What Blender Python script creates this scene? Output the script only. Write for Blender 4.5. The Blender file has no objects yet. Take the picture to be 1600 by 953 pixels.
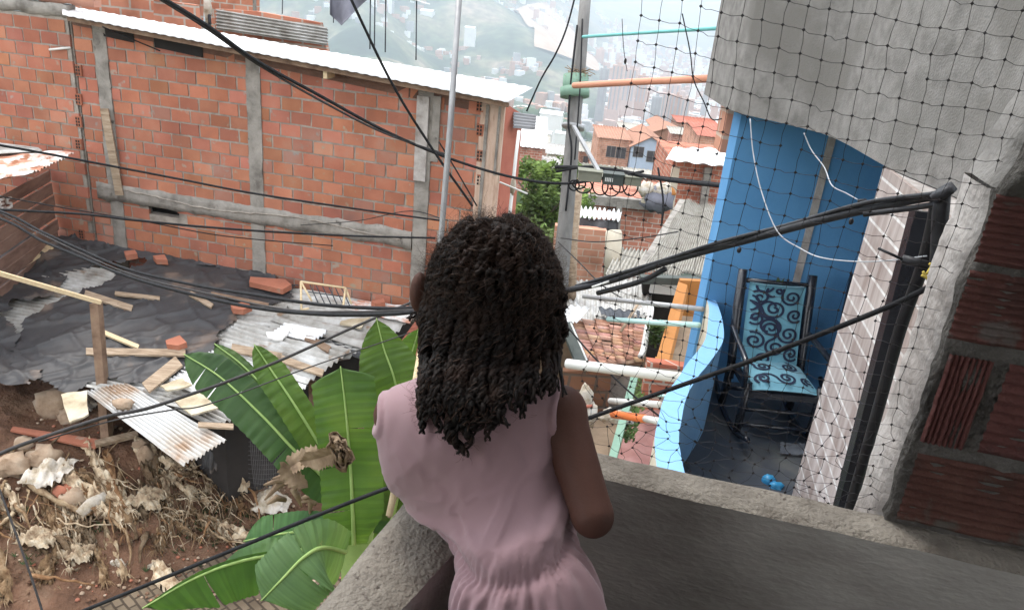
import bpy, math, random
import numpy as np
from mathutils import Vector, Matrix, noise as mnoise

random.seed(7); np.random.seed(7)
C = bpy.context.scene.collection
R = math.radians

# ------------------------------------------------------------------ camera, sky, sun, exposure
CZ = 1.70
FOC = 1200.0                                   # focal length in photo pixels (photo 1600 wide)
_D = np.array([-295., -2923., FOC]); _D /= np.linalg.norm(_D)
CU = -_D                                       # world up seen from the camera (x right, y up, z forward)
_f = np.array([0, 0, 1.]); CY = _f - (_f @ CU) * CU; CY /= np.linalg.norm(CY)
CX = np.cross(CY, CU)
if CX[0] < 0: CX = -CX
CAM = np.array([0, 0, CZ])

cd = bpy.data.cameras.new('camera'); cam = bpy.data.objects.new('camera', cd); C.objects.link(cam)
cd.sensor_width = 36; cd.lens = 36 * FOC / 1600; cd.clip_start = .05; cd.clip_end = 20000
right = Vector((CX[0], CY[0], CU[0])); up = Vector((CX[1], CY[1], CU[1])); fwd = Vector((CX[2], CY[2], CU[2]))
mw = Matrix((right, up, -fwd)).transposed().to_4x4(); mw.translation = Vector(CAM)
cam.matrix_world = mw
sc = bpy.context.scene; sc.camera = cam
sc.view_settings.view_transform = 'Standard'; sc.view_settings.look = 'None'
sc.view_settings.exposure = 1.12; sc.view_settings.gamma = 1
sc.cycles.use_denoising = True
sc.cycles.max_bounces = 7; sc.cycles.diffuse_bounces = 4; sc.cycles.volume_bounces = 1
sc.cycles.transparent_max_bounces = 12
sc.cycles.caustics_reflective = False; sc.cycles.caustics_refractive = False

SUN_EL, SUN_AZ = R(58), R(-35)                 # azimuth measured from +Y towards +X
w = bpy.data.worlds.new('World'); sc.world = w; w.use_nodes = True
nt = w.node_tree; bg = nt.nodes['Background']
sky = nt.nodes.new('ShaderNodeTexSky'); sky.sky_type = 'NISHITA'; sky.sun_disc = False
sky.sun_elevation = SUN_EL; sky.sun_rotation = SUN_AZ; sky.air_density = 1.0; sky.dust_density = 4.0
tc = nt.nodes.new('ShaderNodeTexCoord'); nz = nt.nodes.new('ShaderNodeTexNoise'); nz.inputs['Scale'].default_value = 2.2
nz.inputs['Detail'].default_value = 6
cr = nt.nodes.new('ShaderNodeValToRGB'); cr.color_ramp.elements[0].position = .3; cr.color_ramp.elements[1].position = .6
cr.color_ramp.elements[0].color = (.72, .72, .72, 1); cr.color_ramp.elements[1].color = (.97, .97, .97, 1)
mx = nt.nodes.new('ShaderNodeMix'); mx.data_type = 'RGBA'
mx.inputs[7].default_value = (8.2, 8.3, 8.5, 1)  # the overcast deck, as bright as the sky texture round the sun
nt.links.new(tc.outputs['Generated'], nz.inputs['Vector']); nt.links.new(nz.outputs['Fac'], cr.inputs['Fac'])
nt.links.new(cr.outputs['Color'], mx.inputs[0]); nt.links.new(sky.outputs['Color'], mx.inputs[6])
nt.links.new(mx.outputs[2], bg.inputs['Color']); bg.inputs['Strength'].default_value = .15
sl = bpy.data.lights.new('sun', 'SUN'); so = bpy.data.objects.new('sun', sl); C.objects.link(so)
sl.energy = 1.5; sl.angle = R(14); sl.color = (1, .965, .91)
sd = Vector((math.sin(SUN_AZ) * math.cos(SUN_EL), math.cos(SUN_AZ) * math.cos(SUN_EL), math.sin(SUN_EL)))
so.rotation_euler = sd.to_track_quat('Z', 'Y').to_euler(); so.location = (0, 0, 60)

# ------------------------------------------------------------------ placing helpers
def ray(px, py):
    r = np.array([(px - 800) / FOC, (476.5 - py) / FOC, 1.]); return np.array([r @ CX, r @ CY, r @ CU])
def A(px, py, d): return CAM + ray(px, py) * d                     # at a depth
def Z(px, py, z):
    r = ray(px, py); return CAM + r * (z - CZ) / r[2]                # on a level
def PL(px, py, P, n):
    r = ray(px, py); P = np.array(P, float); n = np.array(n, float); return CAM + r * ((P - CAM) @ n) / (r @ n)
def V(px, py, y0, s=0.0):                                           # on an upright plane y = y0 + s*x
    r = ray(px, py); t = y0 / (r[1] - s * r[0]); return CAM + r * t
def nrm(v):
    v = np.array(v, float); return v / (np.linalg.norm(v) + 1e-12)
def sm(a, b, x):
    t = np.clip((x - a) / (b - a), 0, 1); return t * t * (3 - 2 * t)
def fbm(x, y, z=0, o=4):
    return mnoise.fractal(Vector((x, y, z)), 1.0, 2.0, o)

# ------------------------------------------------------------------ materials
def _mat(name):
    m = bpy.data.materials.new(name); m.use_nodes = True
    return m, m.node_tree, m.node_tree.nodes['Principled BSDF']
def _ramp(nt, cols, lo=.32, hi=.68):
    cr = nt.nodes.new('ShaderNodeValToRGB'); e = cr.color_ramp.elements
    while len(e) < len(cols): e.new(.5)
    for i, c in enumerate(cols):
        e[i].position = lo + (hi - lo) * i / max(1, len(cols) - 1); e[i].color = (*c, 1)
    return cr
def mk(name, cols, scale=3, rough=.85, bump=.2, bscale=30, stretch=(1, 1, 1), metal=0, spec=.3, sheen=0, detail=6, tint=None, lo=.32, hi=.68, spots=None, bdist=.02, trans=0):
    m, nt, b = _mat(name); N = nt.nodes.new; L = nt.links.new
    tc = N('ShaderNodeTexCoord'); mp = N('ShaderNodeMapping'); mp.inputs['Scale'].default_value = stretch
    L(tc.outputs['Object'], mp.inputs['Vector'])
    n = N('ShaderNodeTexNoise'); n.inputs['Scale'].default_value = scale; n.inputs['Detail'].default_value = detail; n.inputs['Roughness'].default_value = .62
    L(mp.outputs['Vector'], n.inputs['Vector'])
    cr = _ramp(nt, cols, lo, hi); L(n.outputs['Fac'], cr.inputs['Fac']); out = cr.outputs['Color']
    if spots:                                                      # spots=(colour, scale, threshold)
        n3 = N('ShaderNodeTexNoise'); n3.inputs['Scale'].default_value = spots[1]; n3.inputs['Detail'].default_value = 5
        L(mp.outputs['Vector'], n3.inputs['Vector'])
        c3 = _ramp(nt, [(0, 0, 0), (1, 1, 1)], spots[2], spots[2] + .08); L(n3.outputs['Fac'], c3.inputs['Fac'])
        mx = N('ShaderNodeMix'); mx.data_type = 'RGBA'; L(c3.outputs['Color'], mx.inputs[0]); L(out, mx.inputs[6]); mx.inputs[7].default_value = (*spots[0], 1)
        out = mx.outputs[2]
    if tint:                                                       # per-face colour attribute (albedo of single bricks, tiles...)
        at = N('ShaderNodeAttribute'); at.attribute_name = 'tint'
        mx = N('ShaderNodeMix'); mx.data_type = 'RGBA'; mx.blend_type = 'MULTIPLY'; mx.inputs[0].default_value = 1
        L(out, mx.inputs[6]); L(at.outputs['Color'], mx.inputs[7]); out = mx.outputs[2]
    L(out, b.inputs['Base Color']); b.inputs['Roughness'].default_value = rough; b.inputs['Metallic'].default_value = metal
    b.inputs['Specular IOR Level'].default_value = spec
    if sheen: b.inputs['Sheen Weight'].default_value = sheen; b.inputs['Sheen Roughness'].default_value = .6
    if bump:
        n2 = N('ShaderNodeTexNoise'); n2.inputs['Scale'].default_value = bscale; n2.inputs['Detail'].default_value = 7
        L(mp.outputs['Vector'], n2.inputs['Vector'])
        bp = N('ShaderNodeBump'); bp.inputs['Strength'].default_value = bump; bp.inputs['Distance'].default_value = bdist
        L(n2.outputs['Fac'], bp.inputs['Height']); L(bp.outputs['Normal'], b.inputs['Normal'])
    if trans:
        tr = N('ShaderNodeBsdfTranslucent'); ms = N('ShaderNodeMixShader'); ms.inputs[0].default_value = trans
        L(out, tr.inputs['Color']); L(b.outputs[0], ms.inputs[1]); L(tr.outputs[0], ms.inputs[2])
        L(ms.outputs[0], nt.nodes['Material Output'].inputs['Surface'])
    return m
def bricktex(name, bw, bh, c1, c2, mortar, ms=.03, bump=.35, wobble=.02, floor=False):
    m, nt, b = _mat(name); N = nt.nodes.new; L = nt.links.new
    tc = N('ShaderNodeTexCoord'); sp = N('ShaderNodeSeparateXYZ'); L(tc.outputs['Object'], sp.inputs[0])
    ad = N('ShaderNodeMath'); L(sp.outputs[0], ad.inputs[0]); L(sp.outputs[1], ad.inputs[1])
    cb = N('ShaderNodeCombineXYZ'); L(ad.outputs[0], cb.inputs[0]); L(sp.outputs[2], cb.inputs[1])
    if floor:
        cb = N('ShaderNodeMapping'); cb.inputs['Rotation'].default_value = (0, 0, R(40)); L(tc.outputs['Object'], cb.inputs['Vector'])
    n = N('ShaderNodeTexNoise'); n.inputs['Scale'].default_value = 6; L(tc.outputs['Object'], n.inputs['Vector'])
    vm = N('ShaderNodeVectorMath'); vm.operation = 'MULTIPLY_ADD'; vm.inputs[1].default_value = (wobble, wobble, 0)
    L(n.outputs['Color'], vm.inputs[0]); L(cb.outputs[0], vm.inputs[2])
    t = N('ShaderNodeTexBrick'); t.inputs['Scale'].default_value = 1; t.inputs['Brick Width'].default_value = bw; t.inputs['Row Height'].default_value = bh
    t.inputs['Mortar Size'].default_value = ms * bh; t.inputs['Mortar Smooth'].default_value = .3; t.inputs['Bias'].default_value = -.1
    t.inputs['Color1'].default_value = (*c1, 1); t.inputs['Color2'].default_value = (*c2, 1); t.inputs['Mortar'].default_value = (*mortar, 1)
    L(vm.outputs[0], t.inputs['Vector'])
    n2 = N('ShaderNodeTexNoise'); n2.inputs['Scale'].default_value = 1.3; n2.inputs['Detail'].default_value = 8; L(tc.outputs['Object'], n2.inputs['Vector'])
    cr = _ramp(nt, [(.55, .52, .5), (1, 1, 1), (1.15, 1.12, 1.1)], .3, .7); L(n2.outputs['Fac'], cr.inputs['Fac'])
    mx = N('ShaderNodeMix'); mx.data_type = 'RGBA'; mx.blend_type = 'MULTIPLY'; mx.inputs[0].default_value = 1
    L(t.outputs['Color'], mx.inputs[6]); L(cr.outputs['Color'], mx.inputs[7]); L(mx.outputs[2], b.inputs['Base Color'])
    b.inputs['Roughness'].default_value = .9; b.inputs['Specular IOR Level'].default_value = .2
    bp = N('ShaderNodeBump'); bp.invert = True; bp.inputs['Strength'].default_value = bump; bp.inputs['Distance'].default_value = .02
    L(t.outputs['Fac'], bp.inputs['Height']); L(bp.outputs['Normal'], b.inputs['Normal'])
    return m

M = {}
M['brick'] = mk('fired_clay', [(.27, .115, .08), (.37, .14, .088), (.44, .175, .11), (.44, .235, .17)], 1.0, .92, .35, 70, tint=True, spots=((.34, .26, .205), 7, .63), lo=.3, hi=.7)
M['mortar'] = mk('grey_mortar', [(.22, .195, .17), (.40, .355, .31)], 7, .95, .8, 45)
M['concrete'] = mk('rough_concrete', [(.15, .135, .12), (.27, .25, .225), (.35, .32, .29)], 3.5, .95, .6, 35, spots=((.10, .09, .08), 6, .66))
M['parapet'] = mk('cement_render', [(.135, .115, .095), (.215, .19, .16), (.28, .25, .21)], 9, .95, .9, 110, bdist=.01, spots=((.12, .1, .085), 70, .62))
M['parapet_in'] = mk('brushed_cement_render', [(.30, .275, .25), (.38, .355, .325), (.45, .42, .385)], 7, .95, .45, 75, stretch=(.6, 1, 1.5), bdist=.01)
M['grayplaster'] = mk('grey_plaster', [(.155, .146, .136), (.215, .204, .192), (.265, .252, .238)], 9, .95, .6, 90, bdist=.008, spots=((.175, .165, .152), 1.2, .58))
M['zinc'] = mk('galvanised_sheet', [(.20, .18, .155), (.34, .325, .30), (.45, .44, .42), (.58, .58, .57)], 2.6, .65, .12, 20, metal=.1, spec=.4, spots=((.22, .15, .10), 3.0, .62))
M['zincwhite'] = mk('bright_zinc_roof', [(.66, .66, .66), (.76, .76, .76), (.84, .84, .84)], 2, .5, .1, 10, spec=.5)
M['rust'] = mk('rusty_sheet', [(.40, .16, .09), (.55, .28, .2), (.68, .66, .64), (.75, .75, .74)], 3.2, .7, .2, 20, spots=((.3, .12, .06), 5, .6))
M['rustedge'] = mk('rust_streaked_sheet', [(.58, .58, .575), (.52, .50, .47), (.38, .27, .19), (.24, .14, .09)], 1.1, .6, .15, 20, metal=.1, stretch=(1, 1, 1), lo=.42, hi=.72)
M['oldwood'] = mk('weathered_wood', [(.22, .16, .11), (.36, .27, .19), (.46, .37, .28)], 4, .9, .4, 30, stretch=(1, 6, 6))
M['palewood'] = mk('pale_wood', [(.55, .42, .25), (.72, .58, .38)], 5, .8, .2, 40, stretch=(1, 8, 8))
M['brownwood'] = mk('brown_wood', [(.13, .08, .055), (.22, .145, .10), (.27, .19, .13)], 5, .9, .4, 40)
M['plankdark'] = mk('dark_plank_wall', [(.15, .09, .07), (.24, .15, .115), (.30, .2, .155)], 2, .9, .3, 12, stretch=(1, 1, 4))
M['ply'] = mk('pale_board', [(.30, .23, .15), (.48, .41, .29), (.58, .53, .43)], 3, .85, .2, 30)
M['plastic'] = mk('black_polythene', [(.034, .033, .035), (.048, .047, .05), (.062, .058, .057)], 1.5, .52, .35, 7, spec=.32, spots=((.15, .115, .095), 1.6, .62))
M['earth'] = mk('red_brown_earth', [(.085, .045, .028), (.15, .08, .05), (.21, .13, .085)], 1.8, .98, .9, 22, bdist=.04, spots=((.09, .085, .045), 1.3, .6))
M['path'] = bricktex('small_paver_path', .2, .1, (.13, .10, .07), (.17, .13, .09), (.06, .045, .032), .14, .6, floor=True)
M['root'] = mk('dry_fibre', [(.20, .13, .08), (.40, .31, .21), (.56, .49, .38)], 9, .95, .6, 60, tint=True)
M['sack'] = mk('dirty_white_cloth', [(.24, .18, .12), (.42, .36, .28), (.56, .51, .45), (.64, .61, .57)], 5, .95, .5, 30)
M['rock'] = mk('brown_rock', [(.25, .17, .11), (.38, .28, .2), (.44, .36, .28)], 4, .95, .6, 18)
M['cable'] = mk('black_cable', [(.016, .016, .018), (.03, .03, .032)], 20, .75, .1, 60, spec=.15)
M['greycable'] = mk('grey_cable', [(.04, .037, .037), (.065, .06, .06)], 20, .8, .1, 60)
M['tape'] = mk('taped_bundle', [(.016, .016, .02), (.038, .038, .042)], 14, .5, .5, 35, stretch=(1, 1, 1), spec=.3, bdist=.006)
M['net'] = mk('net_cord', [(.025, .022, .024), (.045, .04, .042)], 30, .7, 0)
M['white_string'] = mk('white_string', [(.55, .57, .6), (.75, .77, .8)], 30, .8, 0)
M['steel'] = mk('galvanised_pole', [(.30, .30, .31), (.42, .42, .42)], 9, .5, .05, 50, metal=.4)
M['black_steel'] = mk('black_rod', [(.03, .035, .045), (.06, .065, .075)], 9, .6, 0)
M['polecon'] = mk('pole_concrete', [(.16, .155, .15), (.25, .24, .23)], 3, .95, .3, 30, stretch=(4, 4, .5))
M['blue_wall'] = mk('blue_paint', [(.09, .26, .50), (.105, .29, .54), (.12, .31, .56)], 1.5, .75, .12, 30, spots=((.075, .225, .43), .9, .58))
M['lightblue'] = mk('light_blue_paint', [(.19, .40, .68), (.22, .45, .72), (.25, .48, .74)], 2, .7, .15, 25, spots=((.5, .7, .85), 14, .72))
M['darkfloor'] = mk('dark_polished_floor', [(.035, .04, .05), (.055, .062, .075), (.11, .11, .105)], 1.6, .3, .03, 20, spec=.5, spots=((.12, .13, .125), 2.2, .62))
M['white_plaster'] = mk('white_flaking_plaster', [(.18, .155, .14), (.34, .31, .29), (.46, .43, .41)], 6, .95, .7, 40, bdist=.012, lo=.25, hi=.62)
M['white_paint'] = mk('white_paint', [(.7, .68, .65), (.8, .79, .77)], 4, .8, .1, 30)
M['pvc_white'] = mk('white_pvc', [(.62, .62, .59), (.74, .74, .72)], 3, .5, 0)
M['pvc_orange'] = mk('orange_pvc', [(.62, .27, .17), (.68, .32, .21)], 3, .5, 0)
M['pvc_strong'] = mk('bright_orange_pvc', [(.68, .17, .05), (.72, .2, .06)], 3, .5, 0)
M['pvc_teal'] = mk('teal_pvc', [(.16, .48, .47), (.2, .54, .52)], 3, .5, 0)
M['pvc_pale'] = mk('pale_teal_pvc', [(.42, .64, .62), (.5, .7, .67)], 3, .5, 0)
M['green_paint'] = mk('pale_green_paint', [(.17, .28, .21), (.22, .34, .26)], 4, .7, .1, 30)
M['dark'] = mk('interior_shade', [(.02, .018, .017), (.035, .03, .028)], 2, .95, 0)  # near-black tone standing in for shade in openings and recesses
M['claytile'] = mk('clay_roof_tile', [(.30, .15, .10), (.42, .23, .16), (.52, .33, .24)], 6, .9, .3, 40, tint=True, spots=((.25, .2, .17), 12, .63))
M['fibro'] = mk('weathered_fibre_cement', [(.26, .24, .21), (.36, .34, .30), (.44, .42, .38)], 5, .95, .7, 20, spots=((.16, .15, .12), 8, .6))
M['orange_wall'] = mk('orange_paint', [(.34, .14, .035), (.40, .17, .05)], 2, .8, .1, 20)
M['pink_floor'] = mk('red_pink_floor', [(.26, .11, .095), (.33, .16, .14), (.40, .22, .2)], 2, .7, .2, 10)
M['pink_wall'] = mk('pink_paint', [(.60, .33, .36), (.66, .39, .42)], 2, .85, .1, 20)
M['brownwall'] = mk('brown_earth_wall', [(.17, .12, .08), (.26, .19, .13)], 3, .95, .3, 20)
M['redwall'] = mk('red_painted_wall', [(.33, .10, .07), (.42, .15, .10)], 2, .9, .2, 20)
M['cream'] = mk('cream_paint', [(.52, .46, .36), (.60, .54, .44)], 3, .85, .2, 30)
M['blueh'] = mk('pale_blue_facade', [(.46, .55, .68), (.52, .60, .73)], 2, .85, .1, 20)
M['window'] = mk('dark_window', [(.05, .045, .05), (.09, .075, .08)], 3, .35, 0, spec=.5)
M['clayroof'] = mk('orange_roof', [(.29, .15, .10), (.40, .21, .145)], 5, .9, .2, 20)
M['bark'] = mk('bark', [(.10, .08, .06), (.2, .16, .12)], 8, .95, .6, 30)
M['leaf'] = mk('tree_leaf', [(.07, .12, .035), (.12, .19, .05), (.17, .24, .07)], 1.4, .6, 0, tint=True, spec=.3, trans=.25)
M['banana'] = None
M['skin'] = mk('brown_skin', [(.074, .032, .024), (.092, .042, .031)], 14, .66, .2, 220, spec=.22, bdist=.002)
M['skin'].node_tree.nodes['Principled BSDF'].inputs['Subsurface Weight'].default_value = .12
M['skin'].node_tree.nodes['Principled BSDF'].inputs['Subsurface Radius'].default_value = (.012, .005, .003)
M['dress'] = mk('pink_jersey', [(.325, .20, .22), (.355, .22, .24)], 5, .9, .12, 500, sheen=.25, bdist=.002)
M['hair'] = mk('dark_brown_hair', [(.0055, .004, .0036), (.011, .0072, .006), (.032, .017, .012)], 22, .6, .5, 160, spec=.18, bdist=.006)
M['frizz'] = mk('brown_frizz', [(.035, .019, .013), (.075, .04, .027)], 10, .6, 0)
M['black_lacquer'] = mk('black_lacquered_wood', [(.010, .011, .016), (.02, .022, .03)], 4, .25, 0, spec=.6)
M['cushion'] = mk('turquoise_fabric', [(.11, .29, .38), (.14, .34, .43)], 6, .8, .2, 200, sheen=.2, bdist=.003)
M['swirl'] = mk('navy_swirl', [(.012, .018, .045), (.02, .028, .06)], 6, .85, 0)
M['jewel'] = mk('bright_blue_plastic', [(.03, .2, .42), (.05, .3, .52)], 6, .4, 0)
M['blue_label'] = M['jewel']
M['yellow_rope'] = mk('yellow_rope', [(.50, .38, .07), (.6, .48, .12)], 20, .8, .2, 60)
M['tarp_dark'] = mk('dark_tarpaulin', [(.05, .05, .055), (.085, .085, .09)], 3, .6, .4, 10)
M['greycloth'] = mk('grey_cloth', [(.14, .14, .17), (.2, .2, .235)], 3, .9, .2, 20)
M['deadleaf'] = mk('dead_banana_leaf', [(.13, .085, .055), (.24, .17, .11), (.33, .25, .17)], 5, .9, .5, 20, stretch=(1, 1, 1))
M['white_box'] = mk('white_enamel', [(.6, .6, .58), (.7, .7, .68)], 4, .5, 0)
M['darkbox'] = mk('dark_green_box', [(.045, .055, .05), (.08, .09, .08)], 4, .6, 0)
M['olivebox'] = mk('olive_box', [(.17, .17, .13), (.24, .24, .19)], 4, .7, .1, 20)
M['moss'] = mk('mossy_plant', [(.02, .035, .012), (.05, .07, .025)], 9, .9, .4, 30)

# ------------------------------------------------------------------ mesh helpers
class MB:
    def __init__(s): s.v = []; s.f = []; s.m = []; s.t = []; s.smooth = []
    def add(s, v, f, mi=0, tint=None, smooth=False):
        o = len(s.v); s.v.extend([tuple(map(float, p)) for p in v])
        for q in f:
            s.f.append(tuple(i + o for i in q)); s.m.append(mi); s.t.append(tint if tint is not None else 1.0); s.smooth.append(smooth)
        return s
    def box(s, lo, hi, mi=0, tint=None, rz=0, bev=0, jit=0):
        x0, y0, z0 = lo; x1, y1, z1 = hi
        v = [(x0, y0, z0), (x1, y0, z0), (x1, y1, z0), (x0, y1, z0), (x0, y0, z1), (x1, y0, z1), (x1, y1, z1), (x0, y1, z1)]
        if jit: v = [tuple(c + random.uniform(-jit, jit) for c in p) for p in v]
        return s.hexa(v, mi, tint)
    def hexa(s, v, mi=0, tint=None):                                # bottom four, top four
        return s.add(v, [(0, 3, 2, 1), (4, 5, 6, 7), (0, 1, 5, 4), (1, 2, 6, 5), (2, 3, 7, 6), (3, 0, 4, 7)], mi, tint)
    def bar(s, p, q, wd, ht, upv=(0, 0, 1), mi=0, tint=None):       # a rectangular bar between two points
        p = np.array(p, float); q = np.array(q, float); d = nrm(q - p); sx = nrm(np.cross(d, upv)); uu = np.cross(sx, d)
        a, b = sx * wd / 2, uu * ht / 2
        v = [p - a - b, p + a - b, q + a - b, q - a - b, p - a + b, p + a + b, q + a + b, q - a + b]
        return s.hexa(v, mi, tint)
    def tube(s, pts, r, n=8, mi=0, tint=None, cap=True, smooth=True):
        P = np.array(pts, float); k = len(P); rr = np.broadcast_to(np.array(r, float), (k,))
        T = np.gradient(P, axis=0); T /= (np.linalg.norm(T, axis=1, keepdims=True) + 1e-12)
        ref = np.array([0, 0, 1.]) if abs(T[0][2]) < .9 else np.array([1., 0, 0])
        u = nrm(np.cross(T[0], ref)); vs = []
        an = np.arange(n) * 2 * math.pi / n; ca, sa = np.cos(an)[:, None], np.sin(an)[:, None]
        for i in range(k):
            u = nrm(u - T[i] * (u @ T[i])); w = np.cross(T[i], u)
            vs.append(P[i] + rr[i] * (ca * u + sa * w))
        vs = np.concatenate(vs); fs = []
        for i in range(k - 1):
            for j in range(n):
                a = i * n + j; b = i * n + (j + 1) % n; fs.append((a, b, b + n, a + n))
        if cap: fs.append(tuple(range(n - 1, -1, -1))); fs.append(tuple((k - 1) * n + j for j in range(n)))
        return s.add(vs, fs, mi, tint, smooth)
    def grid(s, G, mi=0, tint=None, smooth=True, thick=0, closed=False):  # G[i][j] points
        G = np.array(G, float); a, b = G.shape[:2]; v = G.reshape(-1, 3); f = []
        for i in range(a - 1):
            for j in range(b - 1): f.append((i * b + j, i * b + j + 1, (i + 1) * b + j + 1, (i + 1) * b + j))
        if thick:
            du = np.gradient(G, axis=0); dv = np.gradient(G, axis=1); n = np.cross(du, dv); n /= (np.linalg.norm(n, axis=2, keepdims=True) + 1e-12)
            v2 = (G + n * thick).reshape(-1, 3); o = a * b
            f2 = [tuple(i + o for i in q[::-1]) for q in f]
            rim = []
            bd = [j for j in range(b)] + [i * b + b - 1 for i in range(1, a)] + [(a - 1) * b + j for j in range(b - 2, -1, -1)] + [i * b for i in range(a - 2, 0, -1)]
            for x, y in zip(bd, bd[1:] + bd[:1]): rim.append((x, y, y + o, x + o))
            v = np.concatenate([v, v2]); f = f + f2 + rim
        return s.add(v, f, mi, tint, smooth)
    def prism(s, poly, h, n=None, mi=0, tint=None):                 # polygon (3D points) pushed along n by h
        P = np.array(poly, float); k = len(P)
        if n is None: n = nrm(np.cross(P[1] - P[0], P[2] - P[0]))
        n = np.array(n, float); v = np.concatenate([P, P + n * h])
        return s.add(v, [tuple(range(k - 1, -1, -1)), tuple(range(k, 2 * k))] + [(i, (i + 1) % k, k + (i + 1) % k, k + i) for i in range(k)], mi, tint)
    def ell(s, c, r, nu=10, nv=14, mi=0, noise_=0, ns=4, tint=None, rot=None):
        v = []; c = np.array(c, float)
        for i in range(nu + 1):
            th = math.pi * i / nu
            for j in range(nv):
                ph = 2 * math.pi * j / nv; d = np.array([math.sin(th) * math.cos(ph), math.sin(th) * math.sin(ph), math.cos(th)])
                k = 1 + (noise_ * fbm(*(d * ns + c * 3)) if noise_ else 0); p = d * np.array(r) * k
                if rot is not None: p = rot @ p
                v.append(c + p)
        f = [(i * nv + j, (i + 1) * nv + j, (i + 1) * nv + (j + 1) % nv, i * nv + (j + 1) % nv) for i in range(nu) for j in range(nv)]
        return s.add(v, f, mi, tint, True)

_world = {}
def _reg(o, parent, M4):
    _world[o.name] = (_world[parent.name] @ M4) if parent else M4
def obj(name, mb, mats, parent=None, local=False, origin=None, label=None, smooth=None):
    if not isinstance(mats, (list, tuple)): mats = [mats]
    me = bpy.data.meshes.new(name)
    v = np.array(mb.v, dtype=float)
    o = bpy.data.objects.new(name, me); C.objects.link(o)
    loc = Matrix.Identity(4)
    if parent is not None:
        o.parent = parent
        if not local:
            inv = np.array(_world[parent.name].inverted()); v = v @ inv[:3, :3].T + inv[:3, 3]
    elif not local:
        if origin is None:
            lo, hi = v.min(0), v.max(0); origin = ((lo[0] + hi[0]) / 2, (lo[1] + hi[1]) / 2, lo[2])
        v = v - np.array(origin); o.location = origin; loc = Matrix.Translation(Vector(origin))
    me.from_pydata([tuple(p) for p in v], [], mb.f)
    me.polygons.foreach_set('material_index', mb.m); me.polygons.foreach_set('use_smooth', mb.smooth)
    for m in mats: me.materials.append(m)
    if any(t != 1.0 for t in mb.t):
        at = me.attributes.new('tint', 'FLOAT_COLOR', 'FACE'); col = []
        for t in mb.t: col.extend((t, t, t, 1) if not isinstance(t, (tuple, list)) else (*t, 1))
        at.data.foreach_set('color', col)
    elif any(m and m.use_nodes and any(n.type == 'ATTRIBUTE' for n in m.node_tree.nodes) for m in mats):
        at = me.attributes.new('tint', 'FLOAT_COLOR', 'FACE'); at.data.foreach_set('color', [1.0] * 4 * len(mb.f))
    me.update()
    _reg(o, parent, loc)
    if label: o['label'] = label
    return o
def tag(o, label, cat, group=None):
    o['label'] = label; o['category'] = cat
    if group: o['group'] = group
    return o
def thing(name, label, cat, loc, rz=0, group=None):
    o = bpy.data.objects.new(name, None); C.objects.link(o); o.empty_display_size = .1
    o.location = tuple(map(float, loc)); o.rotation_euler = (0, 0, rz)
    _world[o.name] = Matrix.Translation(Vector(tuple(map(float, loc)))) @ Matrix.Rotation(rz, 4, 'Z')
    return tag(o, label, cat, group)
def struct(o): o['kind'] = 'structure'; return o
def smoothpath(pts, n=10):
    P = np.array(pts, float)
    if len(P) < 3: return np.array([P[0] + (P[-1] - P[0]) * t for t in np.linspace(0, 1, n)])
    Q = np.vstack([2 * P[0] - P[1], P, 2 * P[-1] - P[-2]]); out = []
    for i in range(1, len(Q) - 2):
        for t in np.linspace(0, 1, n, endpoint=False):
            a, b, c, d = Q[i - 1], Q[i], Q[i + 1], Q[i + 2]
            out.append(.5 * ((2 * b) + (-a + c) * t + (2 * a - 5 * b + 4 * c - d) * t * t + (-a + 3 * b - 3 * c + d) * t ** 3))
    out.append(P[-1]); return np.array(out)
def cable(name, pts, r, label, mat='cable', cat='cable', group=None, n=6, steps=8, parent=None):
    P = smoothpath([A(*p) for p in pts], steps)
    mb = MB().tube(P, r, n)
    o = obj(name, mb, M[mat], parent)
    return tag(o, label, cat, group) if parent is None else o

# ------------------------------------------------------------------ terrain: one sheet to the horizon
def g(x, y):
    x = np.asarray(x, float); y = np.asarray(y, float); r = np.hypot(x, y); az = np.degrees(np.arctan2(x, np.maximum(y, .1)))
    z = -5.35 - .27 * np.clip(r - 11, 0, 90) - .20 * np.clip(r - 101, 0, 950)
    z = np.maximum(z, -215 - 0 * r)
    z = np.where(y < 0, -5.35 + .1 * np.clip(-y, 0, 60), z)
    lft = sm(9, -14, az)                                            # the mountain stands on the left
    z = z + lft * (760 * sm(1350, 3900, r) + 60 * sm(500, 1200, r) * np.sin(az * .22 + 1.2) ** 2)
    z = z + 55 * sm(700, 1000, r) * sm(1500, 1150, r) * sm(8, 2, az) * sm(-16, -5, az)   # green spur
    z = z + (1 - lft) * 330 * sm(3400, 8000, r)
    k = sm(250, 1600, r)
    z = z + k * (45 * np.sin(x * .0043 + 1) * np.cos(y * .0031) + 22 * np.sin(x * .011 + y * .007) + 10 * np.sin(x * .023 - y * .017)) * (.35 + lft)
    return z
def axis(n, near, far, k):
    t = np.linspace(0, 1, n); return near + (far - near) * (np.expm1(k * t) / math.expm1(k))
xs = np.concatenate([-axis(110, 0, 6500, 6.5)[::-1], axis(110, 0, 6500, 6.5)[1:]])
ys = np.concatenate([-axis(14, 0, 120, 3)[::-1], axis(190, 0, 9000, 6)[1:]])
GX, GY = np.meshgrid(xs, ys, indexing='ij'); GZ = g(GX, GY)
mt, ntt, bb = _mat('valley_land'); N = ntt.nodes.new; L = ntt.links.new
tcc = N('ShaderNodeTexCoord')
n1 = N('ShaderNodeTexNoise'); n1.inputs['Scale'].default_value = .006; n1.inputs['Detail'].default_value = 9; L(tcc.outputs['Object'], n1.inputs['Vector'])
c1 = _ramp(ntt, [(.018, .036, .024), (.035, .06, .035), (.075, .10, .05), (.18, .17, .10), (.30, .23, .17)], .33, .70); L(n1.outputs['Fac'], c1.inputs['Fac'])
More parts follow.
